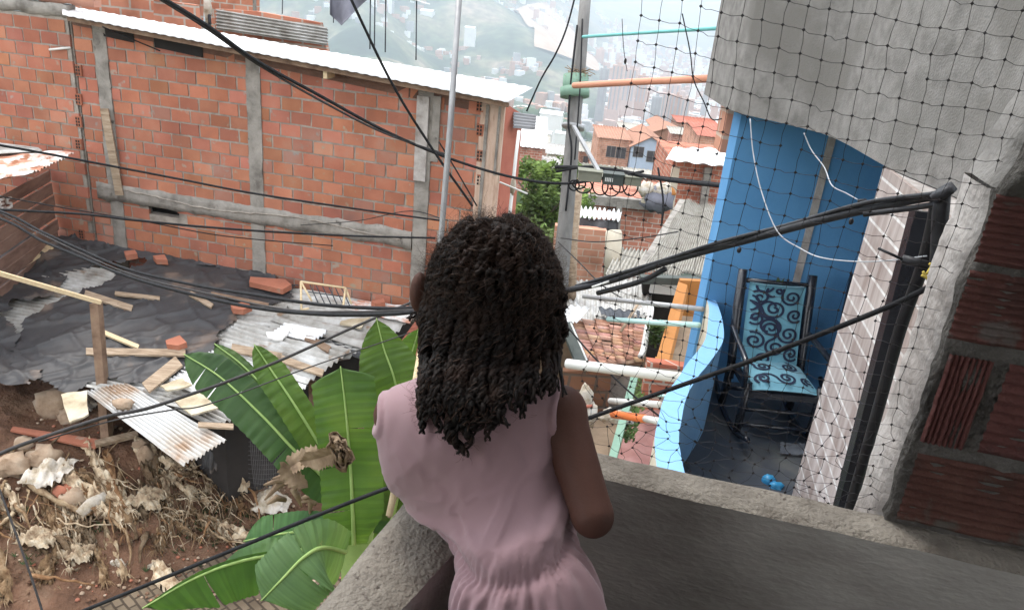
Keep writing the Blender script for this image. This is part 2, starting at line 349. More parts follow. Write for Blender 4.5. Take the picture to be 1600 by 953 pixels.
n2 = N('ShaderNodeTexNoise'); n2.inputs['Scale'].default_value = .05; n2.inputs['Detail'].default_value = 8; L(tcc.outputs['Object'], n2.inputs['Vector'])
c2 = _ramp(ntt, [(.5, .5, .5), (1.3, 1.3, 1.3)], .35, .65); L(n2.outputs['Fac'], c2.inputs['Fac'])
mxx = N('ShaderNodeMix'); mxx.data_type = 'RGBA'; mxx.blend_type = 'MULTIPLY'; mxx.inputs[0].default_value = 1
L(c1.outputs['Color'], mxx.inputs[6]); L(c2.outputs['Color'], mxx.inputs[7]); L(mxx.outputs[2], bb.inputs['Base Color']); bb.inputs['Roughness'].default_value = 1
M['land'] = mt
gb = MB().grid(np.stack([GX, GY, GZ], -1), smooth=True)
struct(obj('terrain', gb, M['land'], local=True))

# the bare slope on the mountain: a landslide scar (earth lying on the terrain)
def patch(name, az0, az1, r0, r1, lift, mat, ph=0):
    G_ = []
    for a in np.linspace(az0, az1, 26):
        row = []
        for t in np.linspace(0, 1, 26):
            r = r0 + (r1 - r0) * t; aa = a + .8 * math.sin(t * 7 + ph)
            aa = (az0 + az1) / 2 + (aa - (az0 + az1) / 2) * (.35 + .65 * math.sin(math.pi * min(1, t * .9 + .1)))
            x, y = r * math.sin(R(aa)), r * math.cos(R(aa)); row.append((x, y, float(g(x, y)) + lift))
        G_.append(row)
    return obj(name, MB().grid(G_), mat)
M['scar'] = mk('bare_slope_earth', [(.42, .28, .19), (.55, .42, .32)], .02, 1, 0)
struct(patch('landslide_slope', -1.5, 4.0, 1950, 2900, 8, M['scar']))
M['field'] = mk('dry_field', [(.22, .24, .11), (.33, .32, .17)], .03, 1, 0)
struct(patch('grass_field', -1.0, 9.0, 600, 700, 2.0, M['field'], 2))

# ------------------------------------------------------------------ the far city: a mass nobody could count
rc = random.Random(3); city = MB()
def cbox(mb, x, y, wd, dp, h, mi, rz=0.0, base=None):
    z0 = (float(g(x, y)) if base is None else base) - 3; c, s_ = math.cos(rz), math.sin(rz); v = []
    for zz in (z0, z0 + h + 3):
        for dx, dy in ((-1, -1), (1, -1), (1, 1), (-1, 1)):
            v.append((x + c * dx * wd / 2 - s_ * dy * dp / 2, y + s_ * dx * wd / 2 + c * dy * dp / 2, zz))
    mb.hexa(v, mi)
for k in range(9000):
    if k % 3:
        r = rc.uniform(1150, 4300); a = rc.uniform(5, 22) if rc.random() < .75 else rc.uniform(-3, 8)
    else:
        r = rc.uniform(500, 3200); a = rc.uniform(-20, 20)
    x, y = r * math.sin(R(a)), r * math.cos(R(a))
    dens = fbm(x * .0035, y * .0035, 4, 3)
    if a < 5 and dens < .12: continue
    if r < 1100 and dens < .05: continue
    mi = rc.choice([0, 0, 0, 1, 1, 2, 3, 4])
    cbox(city, x, y, rc.uniform(8, 20), rc.uniform(8, 18), rc.uniform(5, 13) if rc.random() < .93 else rc.uniform(20, 42), mi, rc.uniform(0, 1.5))
cm = [mk('far_brick', [(.42, .22, .15), (.5, .3, .22)], .1, 1, 0), mk('far_white', [(.7, .7, .68), (.8, .8, .78)], .1, 1, 0), mk('far_pink', [(.5, .34, .28), (.6, .42, .36)], .1, 1, 0), mk('far_zinc', [(.75, .76, .78), (.85, .85, .86)], .1, .8, 0), mk('far_grey', [(.3, .3, .31), (.4, .4, .4)], .1, 1, 0)]
o = obj('distant_city', city, cm); o['kind'] = 'stuff'; o['label'] = 'hazy mass of low brick and white houses over the valley floor'

# woods on the near valley slopes
wood = MB()
for k in range(2600):
    r = rc.uniform(130, 1050); a = rc.uniform(-20, 20); x, y = r * math.sin(R(a)), r * math.cos(R(a))
    if fbm(x * .009, y * .009, 9, 3) < -.05: continue
    s_ = rc.uniform(3, 8) * (1 + r / 1500)
    c = np.array((x, y, float(g(x, y)) + s_ * .5)); th = [None] * 0
    wood.ell(c, (s_, s_, s_ * .7), 4, 7, 0, .35, 1.3, tint=rc.uniform(.6, 1.4))
M['wood'] = mk('far_foliage', [(.035, .06, .025), (.07, .105, .045)], .2, .9, 0, tint=True)
o = obj('distant_woods', wood, M['wood']); o['kind'] = 'stuff'; o['label'] = 'green woods massed over the slopes below the houses'

# residential towers, each a thing
def tower(px, pyt, pyb, wpx, d, mat, label, lean=0, n=None):
    base = A(px, pyb, d); top = A(px, pyt, d); h = (pyb - pyt) / FOC * d * 1.05; wd = wpx / FOC * d
    t = thing('apartment_tower', label, 'tower', base, -.25, 'apartment towers on the valley floor')
    mb = MB().box((-wd / 2, -wd * .35, -25), (wd / 2, wd * .35, h)); k = n or 3
    obj('wall', mb, mat, t, local=True)
    wb = MB()
    for i in range(k):                                             # window strips: recessed dark bands standing 3 cm proud
        x0 = -wd / 2 + wd * (i + .3) / k; wb.box((x0, -wd * .35 - .3, 1), (x0 + wd / k * .35, -wd * .35 - .02, h - 2))
    obj('window_band', wb, M['far_window'], t, local=True)
    obj('roof_box', MB().box((-wd * .15, -wd * .15, h + .02), (wd * .15, wd * .15, h + 4)), mat, t, local=True)
M['far_window'] = mk('far_window', [(.28, .26, .28), (.34, .32, .33)], .1, .8, 0)
TW = [(938, 112, 165, 13, 1250, 4, 'pale grey slab tower leftmost of the hazy tower cluster'), (958, 108, 172, 18, 1230, 2, 'pinkish tower right beside the pale grey leftmost tower'),
      (980, 112, 158, 20, 1350, 2, 'broad pinkish tower with a flat top left of the gap'), (1000, 122, 160, 16, 1400, 0, 'shorter brick coloured tower behind the gap in the cluster'),
      (1019, 155, 205, 15, 1100, 4, 'grey tower just left of the three ribbed pink towers'), (1036, 150, 200, 15, 1080, 2, 'pink ribbed tower left of three standing close together'),
      (1050, 153, 203, 14, 1070, 0, 'brick pink ribbed tower middle of three standing close together'), (1064, 158, 205, 14, 1060, 2, 'pink ribbed tower right of three standing close together'),
      (1050, 133, 152, 22, 1500, 2, 'wide pale tower rising behind the three ribbed ones'), (1101, 140, 160, 8, 1500, 4, 'thin pale tower alone on the right of the valley')]
for px, a, b_, wpx, d, mi, lb in TW: tower(px, a, b_, wpx, d, cm[mi], lb, n=3 if wpx > 14 else 2)
# big pale sheds on the green floor
for i, (px, py, wpx, d, lb) in enumerate([(862, 182, 34, 620, 'long pale warehouse roof among green slopes beside the pole'), (851, 212, 22, 330, 'small white shed roof left among the trees'), (878, 213, 20, 330, 'small white shed roof right beside the pole'),
                                  (590, 52, 14, 1900, 'white farmhouse high on the hazy mountain'), (668, 22, 20, 2000, 'pale farm building highest on the hazy mountain'), (735, 48, 16, 1500, 'small white house on the green mountain side')]):
    c = A(px, py, d); wd = wpx / FOC * d
    t = thing('warehouse', lb, 'building', c, -.2, 'pale buildings on the far green slopes')
    obj('wall', MB().box((-wd / 2, -wd * .3, -30), (wd / 2, wd * .3, .02 * d * .15)), cm[1], t, local=True)
    h = d * .003; obj('roof', MB().prism([(-wd * .53, -wd * .33, h), (wd * .53, -wd * .33, h), (wd * .53, 0, h + wd * .15), (-wd * .53, 0, h + wd * .15)], .3, (0, 0, 1)).prism([(-wd * .53, wd * .33, h), (wd * .53, wd * .33, h), (wd * .53, .02, h + wd * .15), (-wd * .53, .02, h + wd * .15)], .3, (0, 0, 1)), M['zincwhite'], t, local=True)

# ------------------------------------------------------------------ the red earth bank and the paver path below
_p0 = np.array([-4.39, 6.68]); _n = nrm((-.69, .72)); _l = nrm((.72, .69))
def bank(x, y):
    s = (x - _p0[0]) * _n[0] + (y - _p0[1]) * _n[1]
    h = (.85 * sm(-.05, 2.3, s) + .13 * np.clip(s - 2.0, 0, 9)) * sm(-1.6, -3.6, x + .3 * (y - 8))
    return -5.12 + h
bx = np.concatenate([np.arange(-11, .5, .06), np.arange(.5, 3.4, .15)]); by = np.concatenate([np.arange(1.6, 4.2, .15), np.arange(4.2, 12.4, .06)])
G_ = np.zeros((len(bx), len(by), 3))
for i, x in enumerate(bx):
    for j, y in enumerate(by):
        b = float(bank(x, y)); s = (x - _p0[0]) * _n[0] + (y - _p0[1]) * _n[1]
        k = float(sm(-.1, .5, s)); e = (fbm(x * 1.3, y * 1.3, 0, 5) * .10 + abs(fbm(x * 4, y * 4, 3, 4)) * .07) * k
        G_[i, j] = (x, y, b + e - .06 * float(sm(.1, -.3, s)))
struct(obj('earth_bank', MB().grid(G_), M['earth']))
pb = MB()
a0 = _p0 - _n * .12 - _l * 3.5
for i in range(1):
    q = [a0, a0 + _l * 9, a0 + _l * 9 - _n * 1.6, a0 - _n * 1.6]
    pb.prism([(p[0], p[1], -5.165) for p in q], .05, (0, 0, 1))
po = obj('path', pb, M['path']); struct(po)

def on_bank(px, py, off=0):
    z = -5.1
    for _ in range(14):
        p = Z(px, py, z); z = .5 * z + .5 * float(bank(p[0], p[1]))
    p = Z(px, py, z); return p + np.array([0, 0, off])

# ------------------------------------------------------------------ the big unfinished brick house on the left
WD = nrm((.984, -.178)); O3 = A(397, 95, 1); 
_P = A(450, 300, 12); _nn = np.array([-WD[1], WD[0], 0.])
def WP(px, py, off=0):                                              # local coordinates on the wall face; off is towards the camera
    p = PL(px, py, _P - _nn * off, _nn); return np.array([(p - WO) @ np.array([WD[0], WD[1], 0]), (p - WO) @ _nn, p[2]])
WD = np.array([WD[0], WD[1]]); _nn = np.array([-WD[1], WD[0], 0.])
WO = PL(397, 260, _P, _nn); WO[2] = 0
def W2(x, y, z): return np.array([WO[0] + WD[0] * x + _nn[0] * y, WO[1] + WD[1] * x + _nn[1] * y, z])
house = thing('unfinished_brick_house', 'large unfinished hollow brick house with grey columns and a white tin roof', 'house', W2(0, 0, -3.4), math.atan2(WD[1], WD[0]))
HZ = 3.4                                                            # local z = world z + HZ
def brick_panel(name, parent, x0, x1, z0, z1, y=0, bw=.335, bh=.198, mo=.026, dep=.03, holes=(), seed=0, topline=None, tooth=0, back=True, rag=0):
    r = random.Random(seed); mb = MB(); row = 0; z = z0
    while z < z1 - .03:
        off = (row % 2) * bw / 2 + r.uniform(-.02, .02); x = x0 - off
        h = min(bh - mo, z1 - z)
        while x < x1:
            a, b = max(x, x0), min(x + bw - mo, x1)
            if tooth and b > x1 - .01 and row % 2: b = x1 - tooth
            if b - a > .04:
                cx, cz = (a + b) / 2, z + h / 2
                top = topline(cx) if topline else 1e9
                if cz < top and not any(hx0 < cx < hx1 and hz0 < cz < hz1 for hx0, hx1, hz0, hz1 in holes):
                    t = r.uniform(.78, 1.14); tn = (t, t * r.uniform(.93, 1.08), t * r.uniform(.9, 1.1)) if r.random() > .05 else (.8, .95, 1.1)
                    dz = r.uniform(-.004, .004); dy = r.uniform(-.006, .005); e = .004
                    v = [(a + r.uniform(-e, e), y - dep + dy, z + dz + r.uniform(-e, e)), (b + r.uniform(-e, e), y - dep + dy + r.uniform(-.003, .003), z + dz + r.uniform(-e, e)), (b, y + .02, z + dz), (a, y + .02, z + dz),
                         (a + r.uniform(-e, e), y - dep + dy, z + h + dz + r.uniform(-e, e)), (b + r.uniform(-e, e), y - dep + dy, z + h + dz + r.uniform(-e, e)), (b, y + .02, z + h + dz), (a, y + .02, z + h + dz)]
                    mb.hexa(v, 0, tn)
            x += bw
        z += bh; row += 1
    if back:
        # mortar bed, unevenly filled
        nx = max(2, int((x1 - x0) / .09)); nz_ = max(2, int((z1 - z0) / .07)); Gm = []
        for i in range(nx + 1):
            xx = x0 + (x1 - x0) * i / nx; zt = min(z1, topline(xx)) if topline else z1
            Gm.append([(xx, y - dep + .0095 + .006 * fbm(xx * 5, k * .6, seed, 3), z0 + (zt - z0) * k / nz_) for k in range(nz_ + 1)])
        o0 = len(mb.f); mb.grid(Gm, 1, smooth=True)
        if holes:
            kp = [i for i in range(len(mb.f)) if i < o0 or not any(hx0 - .02 < mb.v[mb.f[i][0]][0] < hx1 - .04 and hz0 - .03 < mb.v[mb.f[i][0]][2] < hz1 - .02 for hx0, hx1, hz0, hz1 in holes)]
            mb.f = [mb.f[i] for i in kp]; mb.m = [mb.m[i] for i in kp]; mb.t = [mb.t[i] for i in kp]; mb.smooth = [mb.smooth[i] for i in kp]
        # the wall's own body behind
    return obj(name, mb, [M['brick'], M['mortar']], parent, local=True)
zb = HZ - 3.35
def L_(px, py): p = WP(px, py); return p[0], p[2] + HZ
xc1, _ = L_(178, 250); xc2, _ = L_(402, 260); xc3, _ = L_(660, 300); xe, _ = L_(772, 250); xs_, _ = L_(128, 150)
_, zbeam = L_(400, 335)
xwin0, zw1 = L_(228, 322); xwin1, zw0 = L_(281, 342)
ztop = lambda x: (L_(130, 24)[1] + (L_(780, 162)[1] - L_(130, 24)[1]) * (x - L_(130, 24)[0]) / (L_(780, 162)[0] - L_(130, 24)[0]))
cw = .115
holes = [(xwin0, xwin1, zw0 - .02, zw1 + .02)]
brick_panel('brick_panel', house, xs_, xc1 - cw, zb, zbeam + 3, seed=1, topline=lambda x: ztop(x) - .09)
brick_panel('brick_panel', house, xc1 + cw, xc2 - cw, zb, zbeam - .13, seed=2, holes=holes)
brick_panel('brick_panel', house, xc1 + cw, xc2 - cw, zbeam + .13, zbeam + 3, seed=3, topline=lambda x: ztop(x) - .09)
brick_panel('brick_panel', house, xc2 + cw, xc3 - cw, zb, zbeam - .13, seed=4)
brick_panel('brick_panel', house, xc2 + cw, xc3 - cw, zbeam + .13, zbeam + 3, seed=5, topline=lambda x: ztop(x) - .09)
brick_panel('brick_panel', house, xc3 + cw, xe - .1, zb, zbeam + 3, seed=6, topline=lambda x: ztop(x) - .09)
# wall core behind the panels (with the hole left open)
core = MB()
for (a, b, z0, z1) in ((xs_, xwin0, 0, ztop(xs_) - .05), (xwin1, xe, 0, ztop(xe) - .02), (xwin0, xwin1, 0, zw0), (xwin0, xwin1, zw1, ztop(xwin1) - .05)):
    core.box((a, .012, z0), (b, .15, z1), 0)
obj('wall', core, M['mortar'], house, local=True)
obj('room_shade_panel', MB().box((xwin0 - 1.2, .4, zw0 - .8), (xwin1 + 1.2, .5, zw1 + .8)), M['dark'], house, local=True)  # near-black panel painted as the shade behind the window hole
def rough_bar(name, parent, x0, x1, z0, z1, y0, y1, mat, seed=0, amp=.012, step=.07):
    mb = MB(); nx = max(2, int((x1 - x0) / step)); nz_ = max(2, int((z1 - z0) / step)); G_ = []
    for i in range(nx + 1):
        col = [(x0 + (x1 - x0) * i / nx, y1, z0)]
        for k in range(nz_ + 1):
            x, z = x0 + (x1 - x0) * i / nx, z0 + (z1 - z0) * k / nz_
            col.append((x + amp * fbm(z * 5, x * 3, seed + 7, 3) * (1 if i in (0, nx) else 0), y0 + amp * fbm(x * 4, z * 4, seed, 4), z + amp * 2 * fbm(x * 4, z, seed + 3, 3) * (1 if k in (0, nz_) else 0)))
        col.append((x0 + (x1 - x0) * i / nx, y1, z1)); G_.append(col)
    mb.grid(G_)
    mb.add([G_[0][0], G_[0][1], G_[0][-2], G_[0][-1]], [(0, 1, 2, 3)]); mb.add([G_[-1][0], G_[-1][1], G_[-1][-2], G_[-1][-1]], [(3, 2, 1, 0)])
    return obj(name, mb, mat, parent, local=True)
for xc, sd_ in ((xc1, 1), (xc2, 2), (xc3, 3)):
    rough_bar('column', house, xc - cw, xc + cw, 0, ztop(xc) - .02, -.045, .01, M['concrete'], sd_)
rough_bar('beam', house, xs_ + .12, xc3 - cw - .01, zbeam - .14, zbeam + .14, -.055, .01, M['concrete'], 9, .02)
# mortar slop squeezed out along the joint of the beam
sb = MB()
xq = np.linspace(xc1 + .2, xc3 - .3, 90); sb.tube([(x, -.058 + .006 * fbm(x * 9, 1, 1, 2), zbeam + .03 + .045 * math.sin(x * 2) + .02 * fbm(x * 6, 2, 2, 3)) for x in xq], [.010 + .016 * abs(fbm(x * 11, 5, 5, 3)) for x in xq], 7)
obj('mortar_slop', sb, M['mortar'], house, local=True)
# pale board casing on the right column, a second post beside it, boards at the corner
x, z = L_(664, 150); x2, z2 = L_(662, 282); obj('board_casing', MB().box((x - .09, -.085, z2), (x + .09, -.05, z)), M['white_plaster'], house, local=True)
x, z = L_(686, 150); x2, z2 = L_(682, 252); obj('post', MB().box((x - .06, -.07, z2), (x + .05, -.012, z)), M['concrete'], house, local=True)
x, z = L_(772, 162)
rough_bar('corner_plaster', house, x - .17, x + .17, 0, z, -.06, .02, mk('pinkish_plaster', [(.42, .28, .21), (.56, .41, .32), (.62, .48, .4)], 5, .95, .5, 40, stretch=(3, 3, .6)), 4, .012)
obj('plaster_channel', MB().box((x - .09, -.085, 1.9), (x - .045, -.066, z - .02)).box((x + .09, -.085, 2.6), (x + .125, -.066, z - .02)), M['concrete'], house, local=True)
# toothed hollow-brick ends at the left seam and by the corner
tb = MB(); hb = MB()
for (px, ys__) in ((127, (110, 155, 190, 225)), (132, (365, 380)), (752, (165, 203, 243, 281))):
    for py in ys__:
        x, z = L_(px, py); tb.box((x - .055, -.062, z - .085), (x + .05, -.034, z + .085), 0, (.8, .75, .7))
        for i in (-1, 1):
            for k in (-1, 0, 1): hb.box((x - .012 + i * .022 - .013, -.066, z + k * .05 - .017), (x - .012 + i * .022 + .013, -.0625, z + k * .05 + .017))
obj('hollow_brick', tb, M['brick'], house, local=True); obj('brick_hole_shade', hb, M['dark'], house, local=True)  # holes are near-black plates, their shade put into the colour
# roof: bright zinc sheet
fl = W2(L_(100, 24)[0], -.42, L_(100, 24)[1] - HZ); fr = PL(793, 160, W2(0, -.42, 0), _nn)
fl = PL(98, 24, W2(0, -.42, 0), _nn)
rn = nrm(np.cross(fr - fl, np.array([_nn[0], _nn[1], .035]))); rn = rn * np.sign(rn[2])
bl = PL(96, 9, fl, rn); br = PL(832, 138, fl, rn); bm = PL(400, 52, fl, rn); bm2 = PL(640, 92, fl, rn)
def corr(p00, p10, p11, p01, n, amp, m=8, sag=0, thick=.004, wav=0, seed=0, per=6):
    p00, p10, p11, p01 = [np.array(p, float) for p in (p00, p10, p11, p01)]
    nn = nrm(np.cross(p10 - p00, p01 - p00)); nn = nn * (1 if nn[2] > 0 else -1); G_ = []
    K = n * per
    for i in range(K + 1):
        u = i / K; row = []
        for j in range(m + 1):
            t = j / m; p = (p00 * (1 - u) + p10 * u) * (1 - t) + (p01 * (1 - u) + p11 * u) * t
            row.append(p + nn * (amp * math.sin(2 * math.pi * n * u) - sag * 4 * t * (1 - t) + wav * fbm(u * 4, t * 4, seed, 3)))
        G_.append(row)
    return MB().grid(G_, thick=thick)
obj('tin_roof', corr(fl, fr, br, bl, 46, .005, 6, thick=.012), M['zincwhite'], house)
_tp = MB()
for xa, xb in zip(np.linspace(xs_, xe, 20)[:-1], np.linspace(xs_, xe, 20)[1:]):
    _tp.hexa([(xa, -.035, ztop(xa) - .17), (xb, -.035, ztop(xb) - .17), (xb, .16, ztop(xb) - .17), (xa, .16, ztop(xa) - .17), (xa, -.035, ztop(xa) + .0), (xb, -.035, ztop(xb) + .0), (xb, .16, ztop(xb) + .0), (xa, .16, ztop(xa) + .0)])
obj('wall_plate', _tp, mk('dark_brown_plate', [(.10, .06, .045), (.2, .11, .08)], 3, .95, .4, 30), house, local=True)  # dark brown strip closing the gap under the roof sheets
# fascia batten under the sheets and near-black plates painted as shade in the gaps
obj('roof_batten', MB().bar(fl + [0, 0, -.05] + np.array([_nn[0], _nn[1], 0]) * .1, fr + [0, 0, -.05] + np.array([_nn[0], _nn[1], 0]) * .1, .05, .06), M['brownwood'], house)
gp = MB()
for (a, b) in ((165, 212), (243, 318)):
    xa, za = L_(a, 52); xb, zb_ = L_(b, 60); zt_ = ztop((xa + xb) / 2); za_, zb3 = ztop(xa), ztop(xb); gp.hexa([(xa, -.05, za_ - .24), (xb, -.05, zb3 - .24), (xb, -.036, zb3 - .24), (xa, -.036, za_ - .24), (xa, -.05, za_ - .05), (xb, -.05, zb3 - .05), (xb, -.036, zb3 - .05), (xa, -.036, za_ - .05)])
obj('roof_gap_shade', gp, M['dark'], house, local=True)
for px, py in ((522, 115),):
    x, z = L_(px, py); obj('rafter_end', MB().box((x - .03, -.3, z - .05), (x + .03, -.02, z + .07)), M['palewood'], house, local=True)

# the neighbouring brick house at the far left, slightly set back
h2 = thing('brick_house', 'orange brick house at the far left with light mortar joints', 'house', W2(-4, 0, -3.4), math.atan2(WD[1], WD[0]) + .0)
off = -4
_, zt2 = L_(60, 22)
brick_panel('brick_panel', h2, -6 - off, xs_ - .06 - off, .05, zt2, seed=21, y=-.02, bh=.2, bw=.31, mo=.024, tooth=.06)
obj('wall', MB().box((-6 - off, -.005, 0), (xs_ - .04 - off, .14, zt2 - .01)), M['mortar'], h2, local=True)
rough_bar('cement_band', h2, -6 - off, xs_ - .05 - off, zt2, zt2 + .18, -.05, .14, M['concrete'], 5, .02)
x, z = L_(98, 76); obj('pipe', MB().tube([(x - off - .14, -.12, z - .03), (x - off + .18, -.04, z + .03)], .018), M['pvc_white'], h2, local=True)
rough_bar('upper_wall', h2, -6 - off, xs_ + .4 - off, zt2 + .19, zt2 + .7, .0, .15, mk('stained_brick_wall', [(.2, .1, .08), (.4, .2, .14)], 2, .95, .3, 20), 6, .01)
# leaning pale board in front of the first column
a, b = WP(163, 170, .12), WP(187, 305, .1)
tag(obj('leaning_board', MB().bar(W2(a[0], a[1], a[2]), W2(b[0], b[1], b[2]), .13, .025, (0, 1, 0)), M['oldwood']), 'narrow grey board leaning upright on the leftmost grey column', 'board')

# upper storey walls behind the white roof
def back_wall(pts, d, th, mat, name='upper_wall', parent=None):
    P = [A(x, y, d) for x, y in pts]; n = nrm((.18, .98, 0)); P = [PL(x, y, P[0], n) for x, y in pts]
    return obj(name, MB().prism(P, th, n), mat, parent)
def RD(px, py): return float((PL(px, py, fl, rn) - CAM) @ np.array([CX[2], CY[2], CU[2]]))
D1, D2 = max(RD(500, 66), RD(336, 44), RD(336, 14)) + .5, RD(240, 19) + .4
up = thing('terrace_parapet', 'low orange brick parapet with grey corrugated strip behind the white roof', 'wall', A(420, 60, 18))
M['brickfar'] = bricktex('far_hollow_brick', .34, .2, (.42, .16, .10), (.52, .23, .15), (.42, .35, .3), .10, .3)
back_wall([(336, 14), (400, 18), (500, 36), (515, 96), (336, 72)], D1 + .25, .12, M['brickfar'], 'brick_course', up)
obj('corrugated_strip', corr(PL(338, 15, A(336, 14, D1 + .08), nrm((.18, .98, 0))), PL(338, 47, A(336, 14, D1 + .08), nrm((.18, .98, 0))), PL(512, 72, A(336, 14, D1 + .08), nrm((.18, .98, 0))), PL(512, 44, A(336, 14, D1 + .08), nrm((.18, .98, 0))), 6, .025, 10), M['zinc'], up)
back_wall([(240, 0), (305, 8), (310, 62), (240, 50)], D2 + .1, .12, M['brickfar'], 'brick_course', up)
back_wall([(115, -20), (240, -20), (312, -10), (312, 56), (115, 28)], D2 + 1, .12, M['brickfar'], 'brick_course', up)
hw = thing('rear_brick_building', 'reddish brick building rising behind the low terrace parapet', 'house', A(420, 20, 19))
back_wall([(330, -60), (397, -60), (397, 60), (330, 60)], 21, .3, M['brickfar'], 'wall', hw); obj('drainpipe', MB().tube([A(397, -60, 20.8), A(398, 24, 20.8)], .05), M['concrete'], hw)
bal = thing('balcony_railing', 'dark slatted railing high at the top edge between brick walls', 'railing', A(275, 0, 15))
rl = MB()
for i in range(14): rl.tube([A(246 + i * 4.6, -30, 15.1), A(247 + i * 4.6, 6 + i * .4, 15.1)], .012, 5)
rl.tube([A(244, -30, 15.1), A(312, -24, 15.1)], .02, 5); obj('rail_bar', rl, M['white_paint'], bal)
tag(obj('white_rag', MB().ell(A(324, 15, 15), (.09, .05, .28), 10, 10, noise_=.5), M['sack']), 'white rag hanging over the terrace parapet end', 'cloth')
tag(obj('grey_post', MB().tube([A(322, -30, 15.1), A(328, 38, 15)], .03), M['black_steel']), 'dark upright post beside the white rag', 'post')
# hanging grey cloth and thin rods
cl = []
for i in range(13):
    u = i / 12; row = []
    for j in range(13):
        t = j / 12; x = 516 + 68 * u; y = -14 + (54 * (1 - abs(u - .25) / .8)) * t; row.append(A(x, y, 14 + .15 * math.sin(u * 11) * (.3 + t)))
    cl.append(row)
tag(obj('hanging_cloth', MB().grid(cl, thick=.01), M['greycloth']), 'dark grey cloth hanging pointed at the top edge over the white roof', 'cloth')
for i, (x, y0, y1, lb) in enumerate([(441, -30, 22, 'thin dark rod left of the hanging grey cloth'), (521, -30, 36, 'thin rod right beside the hanging grey cloth'), (578, -20, 77, 'left one of the close pair of thin rods on the white roof'), (585, -20, 78, 'right one of the close pair of thin rods on the white roof'), (602, -20, 82, 'thin rod just right of the close pair of rods'), (650, 2, 94, 'thin rod standing apart nearest the tall grey pole')]):
    tag(obj('rebar_rod', MB().tube([A(x + 1, y0, 15.5), A(x, y1, 15.2)], .013 if y0 > -30 else .01, 6), M['black_steel']), lb, 'rod', 'thin rods standing on the white roof')
tag(obj('awning_sheet', MB().prism([A(560, -12, 15.2), A(640, -2, 15.2), A(672, 8, 15.4), A(655, 3, 16), A(560, -20, 16)], .02), M['zincwhite']), 'thin pale sheet held up by the rods at the top edge', 'awning')
# red wall and corrugated scrap past the corner, white drain pole with rag
rh = thing('red_house', 'narrow red painted wall past the right corner of the brick house', 'house', A(812, 300, 13.4))
P0 = A(792, 168, 12.4)
obj('wall', MB().prism([A(789, 165, 12.6), A(812, 180, 13.2), A(797, 380, 13.6), A(770, 380, 12.9)], .1, nrm((.5, .86, 0))), M['redwall'], rh)
obj('corrugated_awning', corr(A(802, 176, 12.9), A(802, 200, 12.7), A(836, 203, 12.9), A(838, 181, 13.1), 5, .02, 4), mk('dark_zinc', [(.2, .2, .21), (.3, .3, .31)], 3, .6, 0), rh)
tag(obj('drain_pole', MB().tube([A(811, 205, 12.6), A(806, 245, 12.5), A(797, 330, 12.3), A(795, 380, 12.2)], .028), M['pvc_white']), 'slim white upright pipe in front of the red wall', 'pipe')
tag(obj('white_rod', MB().tube([A(781, 285, 12.2), A(824, 303, 12)], .015), M['pvc_white']), 'short white rod crossing the slim white pipe', 'rod')
tag(obj('tied_rag', MB().ell(A(802, 292, 12.2), (.05, .04, .13), 8, 8, noise_=.4), M['sack']), 'small pale rag tied round the white pipe', 'cloth')

# ------------------------------------------------------------------ plank hut at the far left
hut = thing('plank_hut', 'dark plank hut with a rusty tin roof against the far left brick wall', 'hut', A(20, 380, 10.5))
hp = [A(88, 258, 11.7), A(88, 385, 12.0), A(-160, 470, 8.7), A(-160, 300, 8.7)]
hp = [W2(WP(88, 300)[0], -.1, 0), A(-160, 400, 9.0)]; ha, hbp = hp[0][:2], hp[1][:2]
hd = nrm(hbp - ha); hl = np.linalg.norm(hbp - ha); hn = np.array([hd[1], -hd[0]]); hn = hn * (1 if hn @ np.array([0, -1]) + hn @ np.array([1, 0]) > 0 else -1)
pk = []
za, zt_ = -3.2, PL(88, 258, np.array([ha[0], ha[1], 0]), np.array([hn[0], hn[1], 0]))[2]
for k in range(7):
    z0 = za + (zt_ - za) * k / 7; z1 = za + (zt_ - za) * (k + 1) / 7 - .03; oo = random.uniform(0, .06)
    a = np.array([*(ha + hn * oo), 0]); b = np.array([*(hbp + hn * oo), 0])
    mb = MB().hexa([a + [0, 0, z0], b + [0, 0, z0 - .05], b + [-hn[0] * .03, -hn[1] * .03, z0 - .05], a + [-hn[0] * .03, -hn[1] * .03, z0], a + [0, 0, z1], b + [0, 0, z1 - .05], b + [-hn[0] * .03, -hn[1] * .03, z1 - .05], a + [-hn[0] * .03, -hn[1] * .03, z1]])
    obj('plank', mb, M['plankdark'], hut)
hpl = lambda px, py, off=.03: PL(px, py, np.array([*(ha + hn * off), 0]), np.array([hn[0], hn[1], 0]))
tx = MB()                                                            # the painted letters E S near the left edge
for s_ in ([(-1, 313), (6, 311)], [(-1, 319), (5, 318)], [(0, 326), (8, 324)], [(-1, 313), (0, 326)], [(17, 309), (11, 311), (11, 317), (17, 317), (18, 323), (11, 326)]):
    tx.tube([hpl(*p) for p in s_], .022, 5)
obj('painted_letters', tx, M['white_paint'], hut)
r1, r2, r3, r4 = A(-70, 232, 11.0), A(118, 239, 11.6), A(52, 268, 10.6), A(-70, 300, 9.8)
r0 = A(-70, 215, 11.9)
obj('tin_roof', corr(A(-80, 232, 11.9), A(-80, 300, 9.8), A(50, 270, 10.7), A(118, 240, 11.7), 14, .014, 10, wav=.05, seed=4), M['rust'], hut)
obj('tin_sheet', corr(A(-80, 214, 12.2), A(-80, 246, 11.0), A(66, 236, 11.7), A(60, 232, 12.0), 8, .012, 6, seed=5), M['zinc'], hut)

